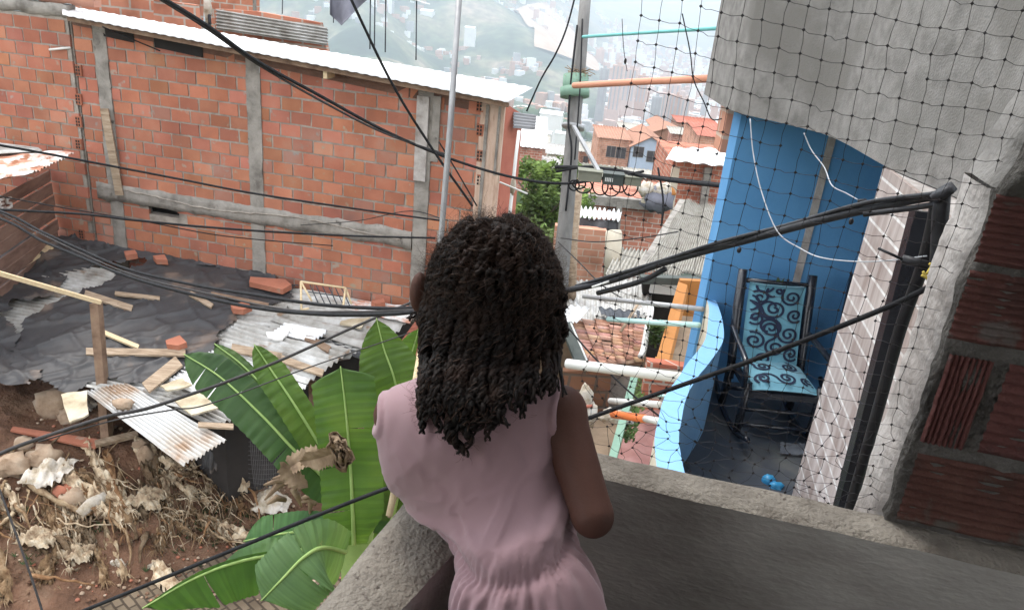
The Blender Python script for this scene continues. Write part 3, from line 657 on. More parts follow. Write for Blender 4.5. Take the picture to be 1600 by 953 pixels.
# ------------------------------------------------------------------ low shack roof, sheets, plastic, planks
_ra, _rb, _rc = np.array([-6.6, 12.2, -2.98]), np.array([-1.6, 11.3, -3.10]), Z(285, 727, -3.72)
RN = nrm(np.cross(_rb - _ra, _rc - _ra)); RN = RN * np.sign(RN[2])
def RP(px, py, off=0): return PL(px, py, _ra + RN * off, RN)
shack = thing('shack', 'low shack with a patchwork roof of zinc sheets under black plastic', 'shack', RP(300, 600) + [0, 0, -1.2])
def sheet(c, n, off, mat, amp=.026, wav=.03, seed=0, name='roof_sheet', parent=shack, m=10):
    q = [RP(x, y, off) for x, y in c]; return obj(name, corr(*q, n, amp, m, wav=wav, seed=seed), M[mat], parent)
sheet([(-80, 560), (-40, 385), (460, 470), (300, 640)], 34, .0, 'zinc', seed=1)
sheet([(400, 440), (300, 600), (545, 560), (650, 485)], 16, .01, 'zinc', seed=2)
sheet([(500, 470), (420, 500), (590, 553), (650, 487)], 6, .06, 'zinc', seed=3)
sheet([(372, 500), (335, 545), (478, 600), (550, 548)], 8, .09, 'zinc', seed=4)
sheet([(445, 506), (425, 520), (490, 534), (512, 518)], 4, .12, 'zincwhite', seed=5)
sheet([(338, 545), (262, 594), (410, 668), (480, 603)], 14, .05, 'zincwhite', seed=6)
sheet([(196, 598), (133, 612), (286, 728), (354, 688)], 11, .03, 'rustedge', seed=7, amp=.02)
sheet([(250, 585), (205, 600), (330, 668), (400, 640)], 8, -.03, 'zinc', seed=8)
sheet([(560, 470), (530, 480), (640, 505), (655, 482)], 6, .09, 'rust', seed=9)
sheet([(455, 505), (450, 520), (560, 560), (585, 552)], 4, .0, 'tarp_dark', seed=10)
# shack posts, and a near-black backing painted as the shade under the roof
sb = MB()
for c in ((480, 603), (560, 556), (150, 612)):
    p = RP(*c, -.05); q = p.copy(); q[2] = -5.0; sb = MB().bar(p + nrm((.2, 1, 0)) * .15, q + nrm((.2, 1, 0)) * .15, .08, .08, (0, 1, 0)); obj('post', sb, M['brownwood'], shack)
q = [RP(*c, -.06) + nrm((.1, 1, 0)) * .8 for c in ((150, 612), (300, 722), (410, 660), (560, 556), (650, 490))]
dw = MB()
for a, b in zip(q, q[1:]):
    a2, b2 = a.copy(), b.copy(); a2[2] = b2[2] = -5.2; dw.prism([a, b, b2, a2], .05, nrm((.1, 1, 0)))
obj('shade_backing', dw, M['dark'], shack)
obj('red_door', MB().prism([A(652, 498, 11), A(625, 535, 10.6), A(630, 590, 10.7), A(655, 590, 11)], .05, nrm((.1, 1, 0))), M['redwall'], shack)
# loose woods, boards, bricks lying on the roof
def slab(name, c, off, th, mat, lb, cat, group=None, P=RP):
    if name == 'board':
        c2 = []
        for a, b in zip(c, c[1:] + c[:1]):
            for t in (0, .3, .55, .8): c2.append((a[0] + (b[0] - a[0]) * t + random.uniform(-1.6, 1.6), a[1] + (b[1] - a[1]) * t + random.uniform(-1.2, 1.2)))
        c = c2
    q = [P(x, y, off) for x, y in c]; n = RN if name == 'board' else nrm(np.cross(q[1] - q[0], q[2] - q[0])); n = n * (1 if n[2] > 0 else -1)
    return tag(obj(name, MB().prism(q, th, n), M[mat]), lb, cat, group)
def quad(x0, y0, x1, y1, w_):                                       # pixel strip
    dx, dy = x1 - x0, y1 - y0; l = math.hypot(dx, dy); nx, ny = -dy / l * w_ / 2, dx / l * w_ / 2
    return [(x0 + nx, y0 + ny), (x1 + nx, y1 + ny), (x1 - nx, y1 - ny), (x0 - nx, y0 - ny)]
W = [(34, 416, 82, 385, 8, 'palewood', 'short yellow plank lying on the plastic near the plank hut'), (133, 460, 207, 484, 9, 'oldwood', 'brown board on the black plastic right of the bare zinc strip'),
     (180, 460, 250, 468, 5, 'oldwood', 'thin brown lath pointing right on the black plastic'), (155, 518, 217, 544, 6, 'palewood', 'pale lath lying right beside the wooden post'),
     (135, 551, 290, 553, 10, 'oldwood', 'long grey square timber across the black plastic'), (297, 460, 332, 480, 7, 'oldwood', 'short brown stick under the double cable on the plastic'),
     (228, 608, 280, 566, 18, 'oldwood', 'wide old grey plank at the lower end of the plastic'), (330, 585, 420, 620, 7, 'brownwood', 'dark timber under the pale sheets behind the banana leaves'),
     (362, 545, 440, 560, 12, 'oldwood', 'broken brown board behind the banana leaf tips'), (433, 560, 505, 585, 10, 'oldwood', 'frayed grey board on the zinc behind the banana leaves'),
     (268, 655, 330, 690, 0, None, None), (310, 665, 365, 668, 7, 'oldwood', 'pale square timber end below the yellow boards'), (20, 398, 60, 392, 4, 'oldwood', 'small stick on the plastic near the plank hut'),
     (478, 528, 515, 548, 10, 'brownwood', 'dark upright block beside the white sheet on the roof'), (330, 460, 420, 478, 4, 'brownwood', 'thin dark lath lying under the double cable')]
for i, (x0, y0, x1, y1, w_, m_, lb) in enumerate(W):
    if m_: slab('plank', quad(x0, y0, x1, y1, w_), .10 if i not in (8, 9) else .13, .03, m_, lb, 'plank')
for c, m_, lb in (([(272, 628), (312, 612), (342, 640), (300, 650)], 'ply', 'large pale yellow board above the rusty edged sheet'), ([(250, 605), (285, 592), (300, 604), (262, 612)], 'ply', 'small pale board patch beside the wide grey plank'),
                  ([(416, 520), (458, 516), (440, 534), (418, 530)], 'white_paint', 'cream board piece on the grey zinc sheets'), ([(535, 503), (578, 497), (562, 515), (532, 508)], 'ply', 'pale yellow board under the cables near the girl'),
                  ([(95, 618), (135, 612), (140, 650), (108, 662)], 'ply', 'yellowish torn board standing at the edge of the bare earth'), ([(345, 600), (362, 596), (372, 610), (350, 612)], 'ply', 'small pale scrap of board between the banana leaves')):
    slab('board', c, .12, .025, m_, lb, 'board')
for c, lb in (([(195, 400), (212, 398), (216, 404), (198, 407)], 'brick nearest the plank hut on the plastic edge by the wall'), ([(240, 407), (258, 405), (263, 414), (245, 413)], 'brick second along the plastic edge by the wall'),
              ([(392, 440), (446, 444), (456, 452), (442, 460), (390, 448)], 'long red brick beam on the plastic beside the metal frame'), ([(361, 483), (385, 479), (394, 486), (380, 492), (364, 490)], 'lone brick at the right end of the black plastic'),
              ([(260, 540), (282, 532), (293, 543), (280, 548), (262, 546)], 'lone brick above the long grey timber'), ([(580, 478), (600, 474), (602, 480), (586, 482)], 'brick on the roof under the cable near the grey column')):
    slab('brick', c, .12, .09, 'brick', lb, 'brick')
tag(obj('stone', MB().ell(RP(194, 631, .1), (.12, .09, .07), 8, 10, noise_=.4), M['rock']), 'small brown stone lying on the white corrugated sheet', 'stone')
# black plastic sheets
def inpoly(P, x, y):
    ins = np.zeros(x.shape, bool); k = len(P)
    for i in range(k):
        x1, y1 = P[i]; x2, y2 = P[(i + 1) % k]
        c = ((y1 > y) != (y2 > y)) & (x < (x2 - x1) * (y - y1) / (y2 - y1 + 1e-12) + x1); ins ^= c
    return ins
def drape(poly, off, mat, lb, seed, amp=.05, step=.035, name='plastic_sheet', cat='plastic sheet', group='black plastic sheets on the shack roof', fold=(.8, .6)):
    q = [RP(x, y) for x, y in poly]; o_ = q[0]; e1 = nrm(np.cross(np.array([0, 1, 0]), RN)); e2 = np.cross(RN, e1)
    P2 = [((p - o_) @ e1, (p - o_) @ e2) for p in q]; P2 = np.array(P2)
    xs_a = np.arange(P2[:, 0].min(), P2[:, 0].max(), step); ys_a = np.arange(P2[:, 1].min(), P2[:, 1].max(), step)
    gx, gy = np.meshgrid(xs_a, ys_a, indexing='ij'); jx = gx + .05 * np.sin(gy * 9 + seed) + .03 * np.sin(gy * 23); jy = gy + .05 * np.sin(gx * 7 + seed)
    ins = inpoly(P2, jx, jy); vid = -np.ones(gx.shape, int); v = []; f = []
    for i in range(gx.shape[0]):
        for j in range(gx.shape[1]):
            if ins[i, j]:
                x, y = gx[i, j], gy[i, j]; u, t = x * fold[0] + y * fold[1], -x * fold[1] + y * fold[0]
                wv = 1 - abs(fbm(u * .5 + seed, t * 1.8, seed, 3)) * 2.2; w2 = 1 - abs(fbm(u * 1.5, t * .9 + seed, seed + 5, 3)) * 2.6
                h = off + amp * .62 * (max(0, wv) ** 4 * 1.2 + max(0, w2) ** 6 * 1.1) + amp * .9 * fbm(x * .7, y * .7, seed + 2, 2) + amp * .16 * abs(fbm(x * 3.5, y * 3.5, seed, 4))
                v.append(o_ + e1 * x + e2 * y + RN * max(.028, h)); vid[i, j] = len(v) - 1
    for i in range(gx.shape[0] - 1):
        for j in range(gx.shape[1] - 1):
            q = (vid[i, j], vid[i + 1, j], vid[i + 1, j + 1], vid[i, j + 1])
            if min(q) >= 0: f.append(q)
    mb = MB(); mb.add(v, f, smooth=True)
    return tag(obj(name, mb, M[mat]), lb, cat, group)
drape([(205, 425), (250, 398), (330, 405), (470, 452), (455, 470), (400, 485), (372, 500), (330, 555), (285, 590), (240, 600), (205, 608), (160, 600), (110, 618), (60, 604), (20, 590), (10, 540), (35, 510), (75, 480), (130, 462), (170, 440)], .06, 'plastic', 'largest black plastic sheet, wrinkled, right of the bare zinc strip', 3, .055)
drape([(-90, 388), (100, 372), (150, 380), (215, 408), (185, 418), (110, 428), (95, 450), (90, 468), (50, 480), (20, 478), (35, 495), (-60, 512), (-90, 450)], .07, 'plastic', 'crumpled black plastic sheet left of the bare zinc strip', 11, .085)
drape([(-90, 520), (15, 508), (45, 560), (70, 600), (55, 628), (10, 612), (-90, 600)], .09, 'plastic', 'brownish end of black plastic hanging over the earth at the left edge', 17, .09)
drape([(95, 372), (240, 392), (345, 412), (470, 448), (460, 458), (330, 425), (210, 408), (120, 385)], .05, 'tarp_dark', 'dark strip of plastic tucked along the foot of the brick wall', 23, .03, step=.04)
# cream metal frame
fr_ = thing('metal_frame', 'cream metal seat frame with dark bars on the roof by the brick wall', 'frame', RP(505, 480, .05))
f1, f2, f3, f4 = A(470, 440, 11.0), A(540, 450, 11.0), A(548, 478, 10.4), A(472, 482, 10.5)
mb = MB()
for a, b in ((f1, f2), (A(470, 440, 11), A(471, 484, 10.8)), (A(540, 450, 11), A(536, 480, 10.6)), (A(540, 450, 11), A(549, 475, 10.9)), (A(470, 440, 11), A(487, 470, 10.9)), (A(471, 484, 10.8), A(482, 482, 10.6))): mb.tube([a, b], .016, 6)
obj('frame', mb, M['palewood'], fr_)
mb = MB()
for i in range(6): mb.tube([A(484 + i * 10, 445 + i * 1.2, 11), A(497 + i * 10, 473 + i * 1.2, 10.9)], .008, 5)
mb.tube([A(482, 456, 11), A(540, 464, 11)], .008, 5); obj('bar', mb, M['black_steel'], fr_)
# timber post with cross bar
pt = thing('timber_post', 'brown timber post with a long pale yellow bar on top, standing in the earth', 'post', on_bank(168, 700))
b_ = on_bank(168, 698, -.1); t_ = A(150, 474, (b_ - CAM) @ np.array([CX[2], CY[2], CU[2]]) * .965)
obj('upright', MB().bar(b_, t_, .11, .11, (0, 1, 0)), M['brownwood'], pt)
obj('cross_bar', MB().bar(t_ + [.06, 0, .02], A(-60, 410, 8.6), .06, .05), M['palewood'], pt)

# ------------------------------------------------------------------ debris on the bank
slab('plank', [(18, 683), (22, 677), (158, 697), (150, 711)], .08, .03, 'brick', 'reddish plank lying on the bare earth left of the timber post', 'plank', P=on_bank)
slab('plank', quad(150, 706, 216, 690, 8), .1, .06, 'oldwood', 'round brown branch at the foot of the timber post', 'plank', P=on_bank)
def rock(px, py, r, lb, mat='rock', f=(1, .9, .75)):
    tag(obj('stone', MB().ell(on_bank(px, py, r * .3), (r * f[0], r * f[1], r * f[2]), 8, 10, noise_=.45, ns=2), M[mat]), lb, 'stone')
for a in ((228, 718, .15, 'tall grey brown stone below the white corrugated sheet', 'rock', (.7, .7, 1.1)), (222, 700, .12, 'stone behind the tall grey brown stone'), (90, 640, .3, 'big tan boulder beside the yellowish torn board', 'rock', (1, .8, .8)), (110, 655, .16, 'brown stone under the yellowish torn board'),
          (112, 786, .16, 'flat brown stone in the middle of the dry roots'), (95, 775, .13, 'reddish stone touching the flat brown stone', 'brick'), (38, 697, .13, 'pale stone under the left end of the reddish plank'), (20, 735, .2, 'grey stone at the left end of the root heap'), (70, 720, .2, 'mottled stone behind the white plastic bag'), (155, 805, .07, 'small stone near the white roll')): rock(*a)
tag(obj('white_roll', MB().tube([on_bank(125, 812, .08), on_bank(143, 797, .1), on_bank(166, 785, .09)], [.07, .075, .07], 12), M['sack']), 'short dirty white roll lying among the dry roots', 'roll')
def rag(name, px, py, w_, h_, lb, mat='sack', seed=0, dz=.2, cat='bag'):
    c = on_bank(px, py); G_ = []
    for i in range(22):
        row = []
        for j in range(22):
            u, t = i / 21 * 2 - 1, j / 21 * 2 - 1; e = .75 + .25 * fbm(u * 2, t * 2, seed, 2)
            row.append(c + np.array([u * w_ * e, t * h_ * e, dz * (1 - .7 * max(abs(u), abs(t))) + .09 * fbm(u * 3 + seed, t * 3, seed, 4)]))
        G_.append(row)
    return tag(obj(name, MB().grid(G_, thick=.006), M[mat]), lb, cat)
rag('plastic_bag', 78, 745, .28, .38, 'torn white plastic bag draped over stones at the left', seed=3, dz=.25)
rag('sack', 228, 785, .30, .25, 'pale torn sack in the middle of the bank', 'root', 5, .2, 'sack'); rag('sack', 425, 800, .30, .22, 'cream crumpled sack beside the banana stem', 'sack', 8, .38, 'sack'); rag('sack', 375, 770, .17, .2, 'beige bag half under the dark plastic', 'root', 9, .45, 'sack')
rag('cloth', 60, 845, .3, .2, 'fibrous cloth heap near the lower left path', 'root', 12, .18, 'cloth'); rag('sack', 120, 870, .26, .16, 'long dirty fibre bundle near the edge of the path', 'root', 13, .16, 'sack')
rag('paper', 241, 888, .07, .05, 'small white and blue scrap on the path', 'sack', 14, .05, 'litter'); rag('paper', 185, 884, .13, .06, 'torn pale scrap beside the path edge', 'sack', 16, .05, 'litter')
rag('cloth', 120, 640, .3, .24, 'pale crumpled cloth spilling from under the shack roof', 'sack', 22, .2, 'cloth')
o = rag('tarpaulin', 340, 745, .18, .3, 'black plastic hanging down from the shack corner', 'plastic', 21, .9, 'plastic sheet')
# tangle of dry roots, fibres and shreds: stuff
tg = MB(); rr_ = random.Random(5); TNT = [(.35, .3, .26), (.55, .45, .36), (.8, .74, .66), (1, 1, 1), (1.2, 1.2, 1.2), (.6, .42, .3)]
def shred(px, py, ln, wd, tnt):
    p = on_bank(px, py, .04); a = rr_.gauss(-.75, .5); sd_ = rr_.uniform(0, 99); n_ = 18; m_ = 9; c, s_ = math.cos(a), math.sin(a); G_ = []
    for i in range(n_):
        u = i / (n_ - 1); row = []
        for j in range(m_):
            t = j / (m_ - 1) * 2 - 1; w2 = wd * (.5 + .6 * abs(fbm(u * 2.5, sd_, 1, 3)) + .4 * math.sin(math.pi * u)); x = p[0] + c * ln * (u - .5) - s_ * t * w2 + .05 * fbm(u * 3, t, sd_, 3); y = p[1] + s_ * ln * (u - .5) + c * t * w2 + .05 * fbm(u * 3, t + 9, sd_, 3)
            row.append((x, y, float(bank(x, y)) + .04 + (wd * .55) * (1 - t * t) + .11 * fbm(u * 6, t * 3.0, sd_, 5)))
        G_.append(row)
    o0 = len(tg.f); tg.grid(G_, tint=tnt)
    kp = [i for i in range(len(tg.f)) if i < o0 or not (((i - o0) % (m_ - 1)) in (0, m_ - 2) and rr_.random() < .45)]
    tg.f = [tg.f[i] for i in kp]; tg.m = [tg.m[i] for i in kp]; tg.t = [tg.t[i] for i in kp]; tg.smooth = [tg.smooth[i] for i in kp]
    q = np.array(G_[-1][m_ // 2]); 
    for k in range(7):
        r2 = rr_.uniform(-.8, .8) + a; l = rr_.uniform(.05, .18); tg.tube([q, q + np.array([math.cos(r2) * l * .5, math.sin(r2) * l * .5, .02]), q + np.array([math.cos(r2) * l, math.sin(r2) * l, -.03])], [.006, .005, .002], 4, tint=tnt)
for k in range(62):
    px = rr_.choice([rr_.uniform(-20, 130), rr_.uniform(130, 300), rr_.uniform(230, 390)]); shred(px, 785 + rr_.gauss(0, 42) + (25 if px < 130 else 0), rr_.uniform(.25, .8), rr_.uniform(.02, .085), rr_.choice(TNT))
for k in range(9): shred(rr_.uniform(0, 400), 785 + rr_.gauss(0, 40), rr_.uniform(.4, .8), rr_.uniform(.07, .12), (1.35, 1.35, 1.35))
def strand(px, py, ln, r0, up_=0):
    p = on_bank(px, py, .05); a = rr_.gauss(-.55, .55); P = []
    for k in range(12):
        t = k / 11; zz = float(bank(p[0], p[1])); P.append((p[0], p[1], zz + .05 + up_ * math.sin(math.pi * t) + .03 * rr_.random()))
        a += rr_.gauss(0, .22); p = p + np.array([math.cos(a), math.sin(a), 0]) * ln / 11
    tg.tube(P, [r0 * (1.15 - k / 14) * (.7 + .6 * rr_.random()) for k in range(12)], 5, tint=rr_.choice(TNT))
for k in range(110):
    px = rr_.choice([rr_.uniform(-30, 180), rr_.uniform(150, 330), rr_.uniform(240, 420)]); py = 770 + (px - 150) * -.05 + rr_.gauss(0, 48) + (30 if px < 100 else 0)
    strand(px, py, rr_.uniform(.25, .8), rr_.choice([.004, .006, .01, .014, .022]), rr_.uniform(.0, .12))
for k in range(3):
    strand(rr_.uniform(40, 380), rr_.uniform(740, 860), rr_.uniform(.4, .9), rr_.uniform(.035, .06), .08)
for k in range(120):
    px = rr_.uniform(240, 360); strand(px, rr_.uniform(735, 850), rr_.uniform(.1, .35), rr_.choice([.004, .006, .01]), .1)
o = obj('root_tangle', tg, M['root']); o['kind'] = 'stuff'; o['label'] = 'tangle of dry roots, fibres and shredded cloth on the red bank'
gr = MB()
for k in range(1500):
    px, py = rr_.uniform(-20, 560), rr_.uniform(640, 940); p = on_bank(px, py, .01); s_ = rr_.uniform(.008, .03); gr.ell(p, (s_, s_, s_ * .6), 4, 6, rr_.choice([0, 0, 0, 0, 1, 1, 2]), .3, 2)
o = obj('rubble', gr, [M['earth'], M['rock'], M['brick']]); o['kind'] = 'stuff'; o['label'] = 'small clods and brick crumbs scattered over the earth and path'
ms = MB()
for k in range(420):
    px = rr_.choice([rr_.gauss(235, 40), rr_.gauss(100, 50), rr_.gauss(350, 30)]); p = on_bank(px, rr_.gauss(835 if px < 150 else 815, 26), .01)
    for q in range(5):
        a = rr_.uniform(0, 6.28); l = rr_.uniform(.03, .09); d = np.array([math.cos(a) * l, math.sin(a) * l, l * .8]); sd2 = np.array([-math.sin(a), math.cos(a), 0]) * .01
        ms.add([p - sd2, p + sd2, p + d], [(0, 1, 2)])
o = obj('weeds', ms, M['moss']); o['kind'] = 'stuff'; o['label'] = 'low green weeds between the dry roots'
# wire mesh and dark hanging net under the shack corner
wm = MB()
for i in range(16):
    wm.tube(smoothpath([A(395 + i * 2.2, 650, 8.3), A(392 + i * 3, 700, 8.2), A(398 + i * 2.4, 765, 8.0)], 6), .003, 4)
    wm.tube(smoothpath([A(388, 655 + i * 7, 8.2), A(410, 652 + i * 7.4, 8.3), A(436, 655 + i * 7, 8.2)], 5), .003, 4)
tag(obj('wire_mesh', wm, M['greycable']), 'rusty wire mesh hanging in the dark under the shack roof', 'mesh')

# ------------------------------------------------------------------ houses stepping down the hill
def hbox(name, lb, tl, tr, pb_, Y, deep, mat, roof=None, roofmat='zincwhite', over=.3, rise=.0, cat='house', wins=(), s=0.0, wall_th=None):
    p0 = V(tl[0], tl[1], Y, s); p1 = V(tr[0], tr[1], Y, s); zb_ = V(tl[0], pb_, Y, s)[2]; zt_ = (p0[2] + p1[2]) / 2
    rz = math.atan2(p1[1] - p0[1], p1[0] - p0[0]); Wd = np.linalg.norm((p1 - p0)[:2]); H = zt_ - zb_
    t = thing(name, lb, cat, (p0[0], p0[1], zb_), rz)
    obj('wall', MB().box((0, 0, 0), (Wd, deep, H)), M[mat] if isinstance(mat, str) else mat, t, local=True)
    if roof:
        z = H + .02
        if roof == 'flat':
            obj('roof', corr((-over, -over, z), (Wd + over, -over, z), (Wd + over, deep, z + rise), (-over, deep, z + rise), max(4, int(Wd / .25)), .03, 3, per=4), M[roofmat], t, local=True)
        elif roof == 'gable':                                       # ridge runs away from the viewer
            mb = MB(); m_ = Wd / 2
            mb.prism([(-over, -over, z - .1), (m_, -over, z + rise), (m_, deep, z + rise), (-over, deep, z - .1)], .07, (0, 0, 1)); mb.prism([(m_, -over, z + rise), (Wd + over, -over, z - .1), (Wd + over, deep, z - .1), (m_, deep, z + rise)], .07, (0, 0, 1))
            obj('roof', mb, M[roofmat], t, local=True)
            obj('gable', MB().prism([(0, 0, H), (Wd, 0, H), (m_, 0, H + rise)], deep * .95, (0, 1, 0)), M[mat] if isinstance(mat, str) else mat, t, local=True)
    for (x0, y0, x1, y1) in wins:
        a = V(x0, y0, Y, s); b = V(x1, y1, Y, s); ax = np.linalg.norm((a - p0)[:2]); bx_ = np.linalg.norm((b - p0)[:2]); za, zc = b[2] - zb_, a[2] - zb_
        f_ = (bx_ - ax) * .035
        w_ = obj('window', MB().box((ax, -.04, za), (bx_, -.005, zc)), M['window'], t, local=True)
        fr2 = MB()
        for q in ((ax - f_, za - f_, bx_ + f_, za), (ax - f_, zc, bx_ + f_, zc + f_), (ax - f_, za, ax, zc), (bx_, za, bx_ + f_, zc), ((ax + bx_) / 2 - f_ / 2, za, (ax + bx_) / 2 + f_ / 2, zc)): fr2.box((q[0], -.075, q[1]), (q[2], -.045, q[3]))
        obj('frame', fr2, M['concrete'], w_, local=True)
    return t
M['bt_small'] = bricktex('small_brick', .42, .2, (.40, .15, .10), (.52, .23, .16), (.52, .42, .36), .11, .3)
M['bt_orange'] = bricktex('orange_brick', .42, .2, (.50, .24, .16), (.58, .30, .21), (.55, .42, .34), .08, .3)
M['bt_near'] = bricktex('hollow_brick_near', .34, .2, (.40, .13, .08), (.50, .19, .12), (.45, .37, .31), .09, .5)
hbox('brick_house', 'orange brick house with two dark windows in the middle distance', (936, 216), (986, 219), 290, 78, 8, 'bt_orange', 'flat', 'clayroof', .2, wins=((949, 228, 960, 246), (964, 230, 976, 248)))
hbox('blue_house', 'pale blue gabled house with two windows beside the orange brick one', (988, 228), (1042, 236), 310, 77, 8, 'blueh', 'gable', 'clayroof', .3, 1.1, wins=((991, 229, 1004, 246), (1012, 236, 1028, 254)))
hbox('orange_house', 'house with a broad orange roof behind the pale blue house', (1008, 212), (1086, 216), 250, 95, 4, 'clayroof', 'gable', 'clayroof', .4, 1.2)
hbox('brick_house', 'dark red roofed brick house just left of the blue wall', (1094, 212), (1136, 216), 260, 70, 8, 'bt_orange', 'flat', 'redwall', .3, .5)
hbox('cluttered_house', 'white sheeted roof with clutter above the orange roof', (1052, 208), (1098, 214), 230, 85, 3, 'bt_small', 'flat', 'fibro', .4, .3)
hbox('brick_house', 'small brick house with bright roof between red wall and pole', (811, 228), (848, 232), 300, 60, 8, 'bt_small', 'flat', 'zincwhite', .3, 1.2)
hbox('white_roof_house', 'low pale roofs behind the tree beside the pole', (846, 254), (900, 260), 300, 66, 2.5, 'white_paint', 'flat', 'zinc', .3, .1)
hbox('brick_house', 'brick house with the long pale roof edge behind the fibre boxes', (884, 264), (1052, 284), 345, 46, 2, 'bt_small', 'flat', 'fibro', .25, .1)
hbox('brick_house', 'brick house with grey pillar under the bright wavy awning', (1052, 250), (1150, 262), 345, 33, 5, 'bt_near')
aw = [V(1046, 232, 33), V(1148, 232, 33), V(1148, 262, 31.6), V(1040, 248, 31.6)]
tag(obj('awning', corr(V(1040, 250, 31.6), V(1146, 262, 31.6), V(1150, 232, 34.5), V(1052, 231, 34.5), 4, .035, 6, per=10), M['zincwhite']), 'bright white wavy awning over the brick house beside the blue wall', 'awning')
tag(obj('pillar', MB().bar(V(1107, 262, 32.7), V(1098, 325, 32.7), .32, .2, (0, 1, 0)), M['concrete']), 'grey pillar on the brick wall under the white awning', 'pillar')
tag(obj('pillar', MB().bar(V(1056, 262, 32.5), V(1043, 350, 32.5), .32, .2, (0, 1, 0)), M['cream']), 'pinkish cream pillar at the left corner under the awning', 'pillar')
M['bt_dull'] = bricktex('dull_brick', .42, .2, (.33, .15, .10), (.42, .20, .14), (.42, .35, .3), .09, .3)
for a in (('brick_house', 'small dull brick house just right of the utility pole', (906, 236), (934, 240), 300, 88, 5, 'bt_dull', 'flat', 'fibro', .2, .3, 'house', ((912, 244, 918, 254), (922, 245, 928, 255))),
          ('brick_house', 'pinkish far house above the dark red roof', (1090, 197), (1128, 200), 240, 118, 6, 'bt_orange', 'flat', 'zinc', .3, .4, 'house', ((1096, 203, 1101, 210), (1110, 204, 1115, 211))),
          ('white_house', 'far white house behind the broad orange roof', (1020, 199), (1050, 202), 240, 135, 8, 'white_paint', 'gable', 'clayroof', .3, 1.0, 'house', ((1026, 205, 1030, 210),)),
          ('brick_house', 'far dull brick house above the pale blue gable', (972, 205), (1004, 207), 250, 125, 8, 'bt_dull', 'flat', 'fibro', .3, .2, 'house', ((978, 210, 982, 215), (988, 210, 992, 215))),
          ('brick_house', 'wide dull brick terrace behind the clutter roof', (1060, 192), (1094, 195), 230, 150, 8, 'bt_dull', 'flat', 'redwall', .3, .3, 'house', ((1066, 198, 1069, 203), (1076, 198, 1079, 203), (1085, 199, 1088, 204))),
          ('white_house', 'low grey white house left of the utility pole behind the tree', (856, 240), (888, 243), 300, 92, 5, 'cream', 'flat', 'zinc', .3, .3, 'house', ((862, 246, 866, 251),)),
          ('brick_house', 'far brick house between the drain pole and the small brick house', (838, 222), (858, 224), 300, 100, 5, 'bt_dull', 'flat', 'fibro', .2, .2, 'house', ()),
          ('brick_house', 'dull brick house in front of the orange brick one with a rusty roof', (930, 272), (1000, 279), 330, 55, 2, 'bt_dull', 'flat', 'redwall', .2, .1, 'house', ((946, 279, 953, 289),))):
    hbox(*a[:12], a[12], wins=a[13])
hbox('pink_house', 'pale pink wall behind the looped cables', (898, 284), (972, 296), 330, 38, 3, 'pink_wall', 'flat', 'olivebox', .25, .4)
hbox('brick_house', 'dark red brick house wall right of the corrugated roof', (898, 304), (1048, 326), 450, 29, 4, 'bt_small')
tag(obj('concrete_beam', MB().bar(V(900, 309, 28.8), V(1030, 322, 28.8), .3, .35), M['concrete']), 'grey beam along the top of the dark red brick wall', 'beam')
tag(obj('concrete_post', MB().bar(V(968, 316, 28.7), V(964, 362, 28.7), .2, .2, (0, 1, 0)), M['concrete']), 'grey post between the corrugated roof and the dark red wall', 'post')
# clutter on the roof edge
for px, py, r, m_, lb in ((1010, 296, .35, 'sack', 'white bundle on the roof edge left one'), (1034, 298, .4, 'sack', 'white bundle on the roof edge right one'), (1044, 302, .3, 'orange_wall', 'orange bundle at the corner by the pinkish pillar'), (1028, 312, .6, 'greycloth', 'grey tarpaulin bundle hanging under the white bundles')):
    tag(obj('bundle', MB().ell(V(px, py, 28), (r, r * .7, r * .8), 8, 10, noise_=.4), M[m_]), lb, 'bundle')
tag(obj('plank', MB().bar(V(1004, 308, 27.9), V(1020, 312, 27.9), .1, .4), M['cream']), 'pale plank on the roof edge below the white bundles', 'plank')
# white and corrugated roof with black tarpaulin
rt = thing('lean_to_roof', 'bright corrugated lean-to roof with dark tarpaulin hanging below it', 'roof', A(920, 345, 22))
obj('roof_sheet', corr(A(884, 322, 23), A(972, 330, 23), A(968, 344, 21), A(878, 337, 21), 12, .06, 6), M['zincwhite'], rt)
tp = []
for i in range(16):
    u = i / 15; tp.append([A(878 + 88 * u, 338 + 7 * u + (26 + 14 * u) * t, 21 + .12 * math.sin(u * 14 + t * 3)) for t in np.linspace(0, 1, 8)])
obj('tarpaulin', MB().grid(tp, thick=.01), M['tarp_dark'], rt)
hbox('brick_wall', 'orange brick wall under the dark tarpaulin beside the timber posts', (868, 352), (948, 362), 470, 20, .3, 'bt_orange', cat='wall')
tag(obj('water_barrel', MB().tube([A(957, 432, 19), A(959, 364, 19.2), A(959, 360, 19.2)], [.22, .21, .18], 16), M['cream']), 'cream standing barrel right of the tarpaulin', 'barrel')
rs = thing('fibre_cement_roof', 'small grey corrugated roof behind the cream barrel', 'roof', A(990, 400, 19))
obj('roof_sheet', corr(A(966, 387, 20), A(1020, 392, 20), A(1000, 432, 17.5), A(945, 430, 17.5), 9, .04, 5), M['fibro'], rs)
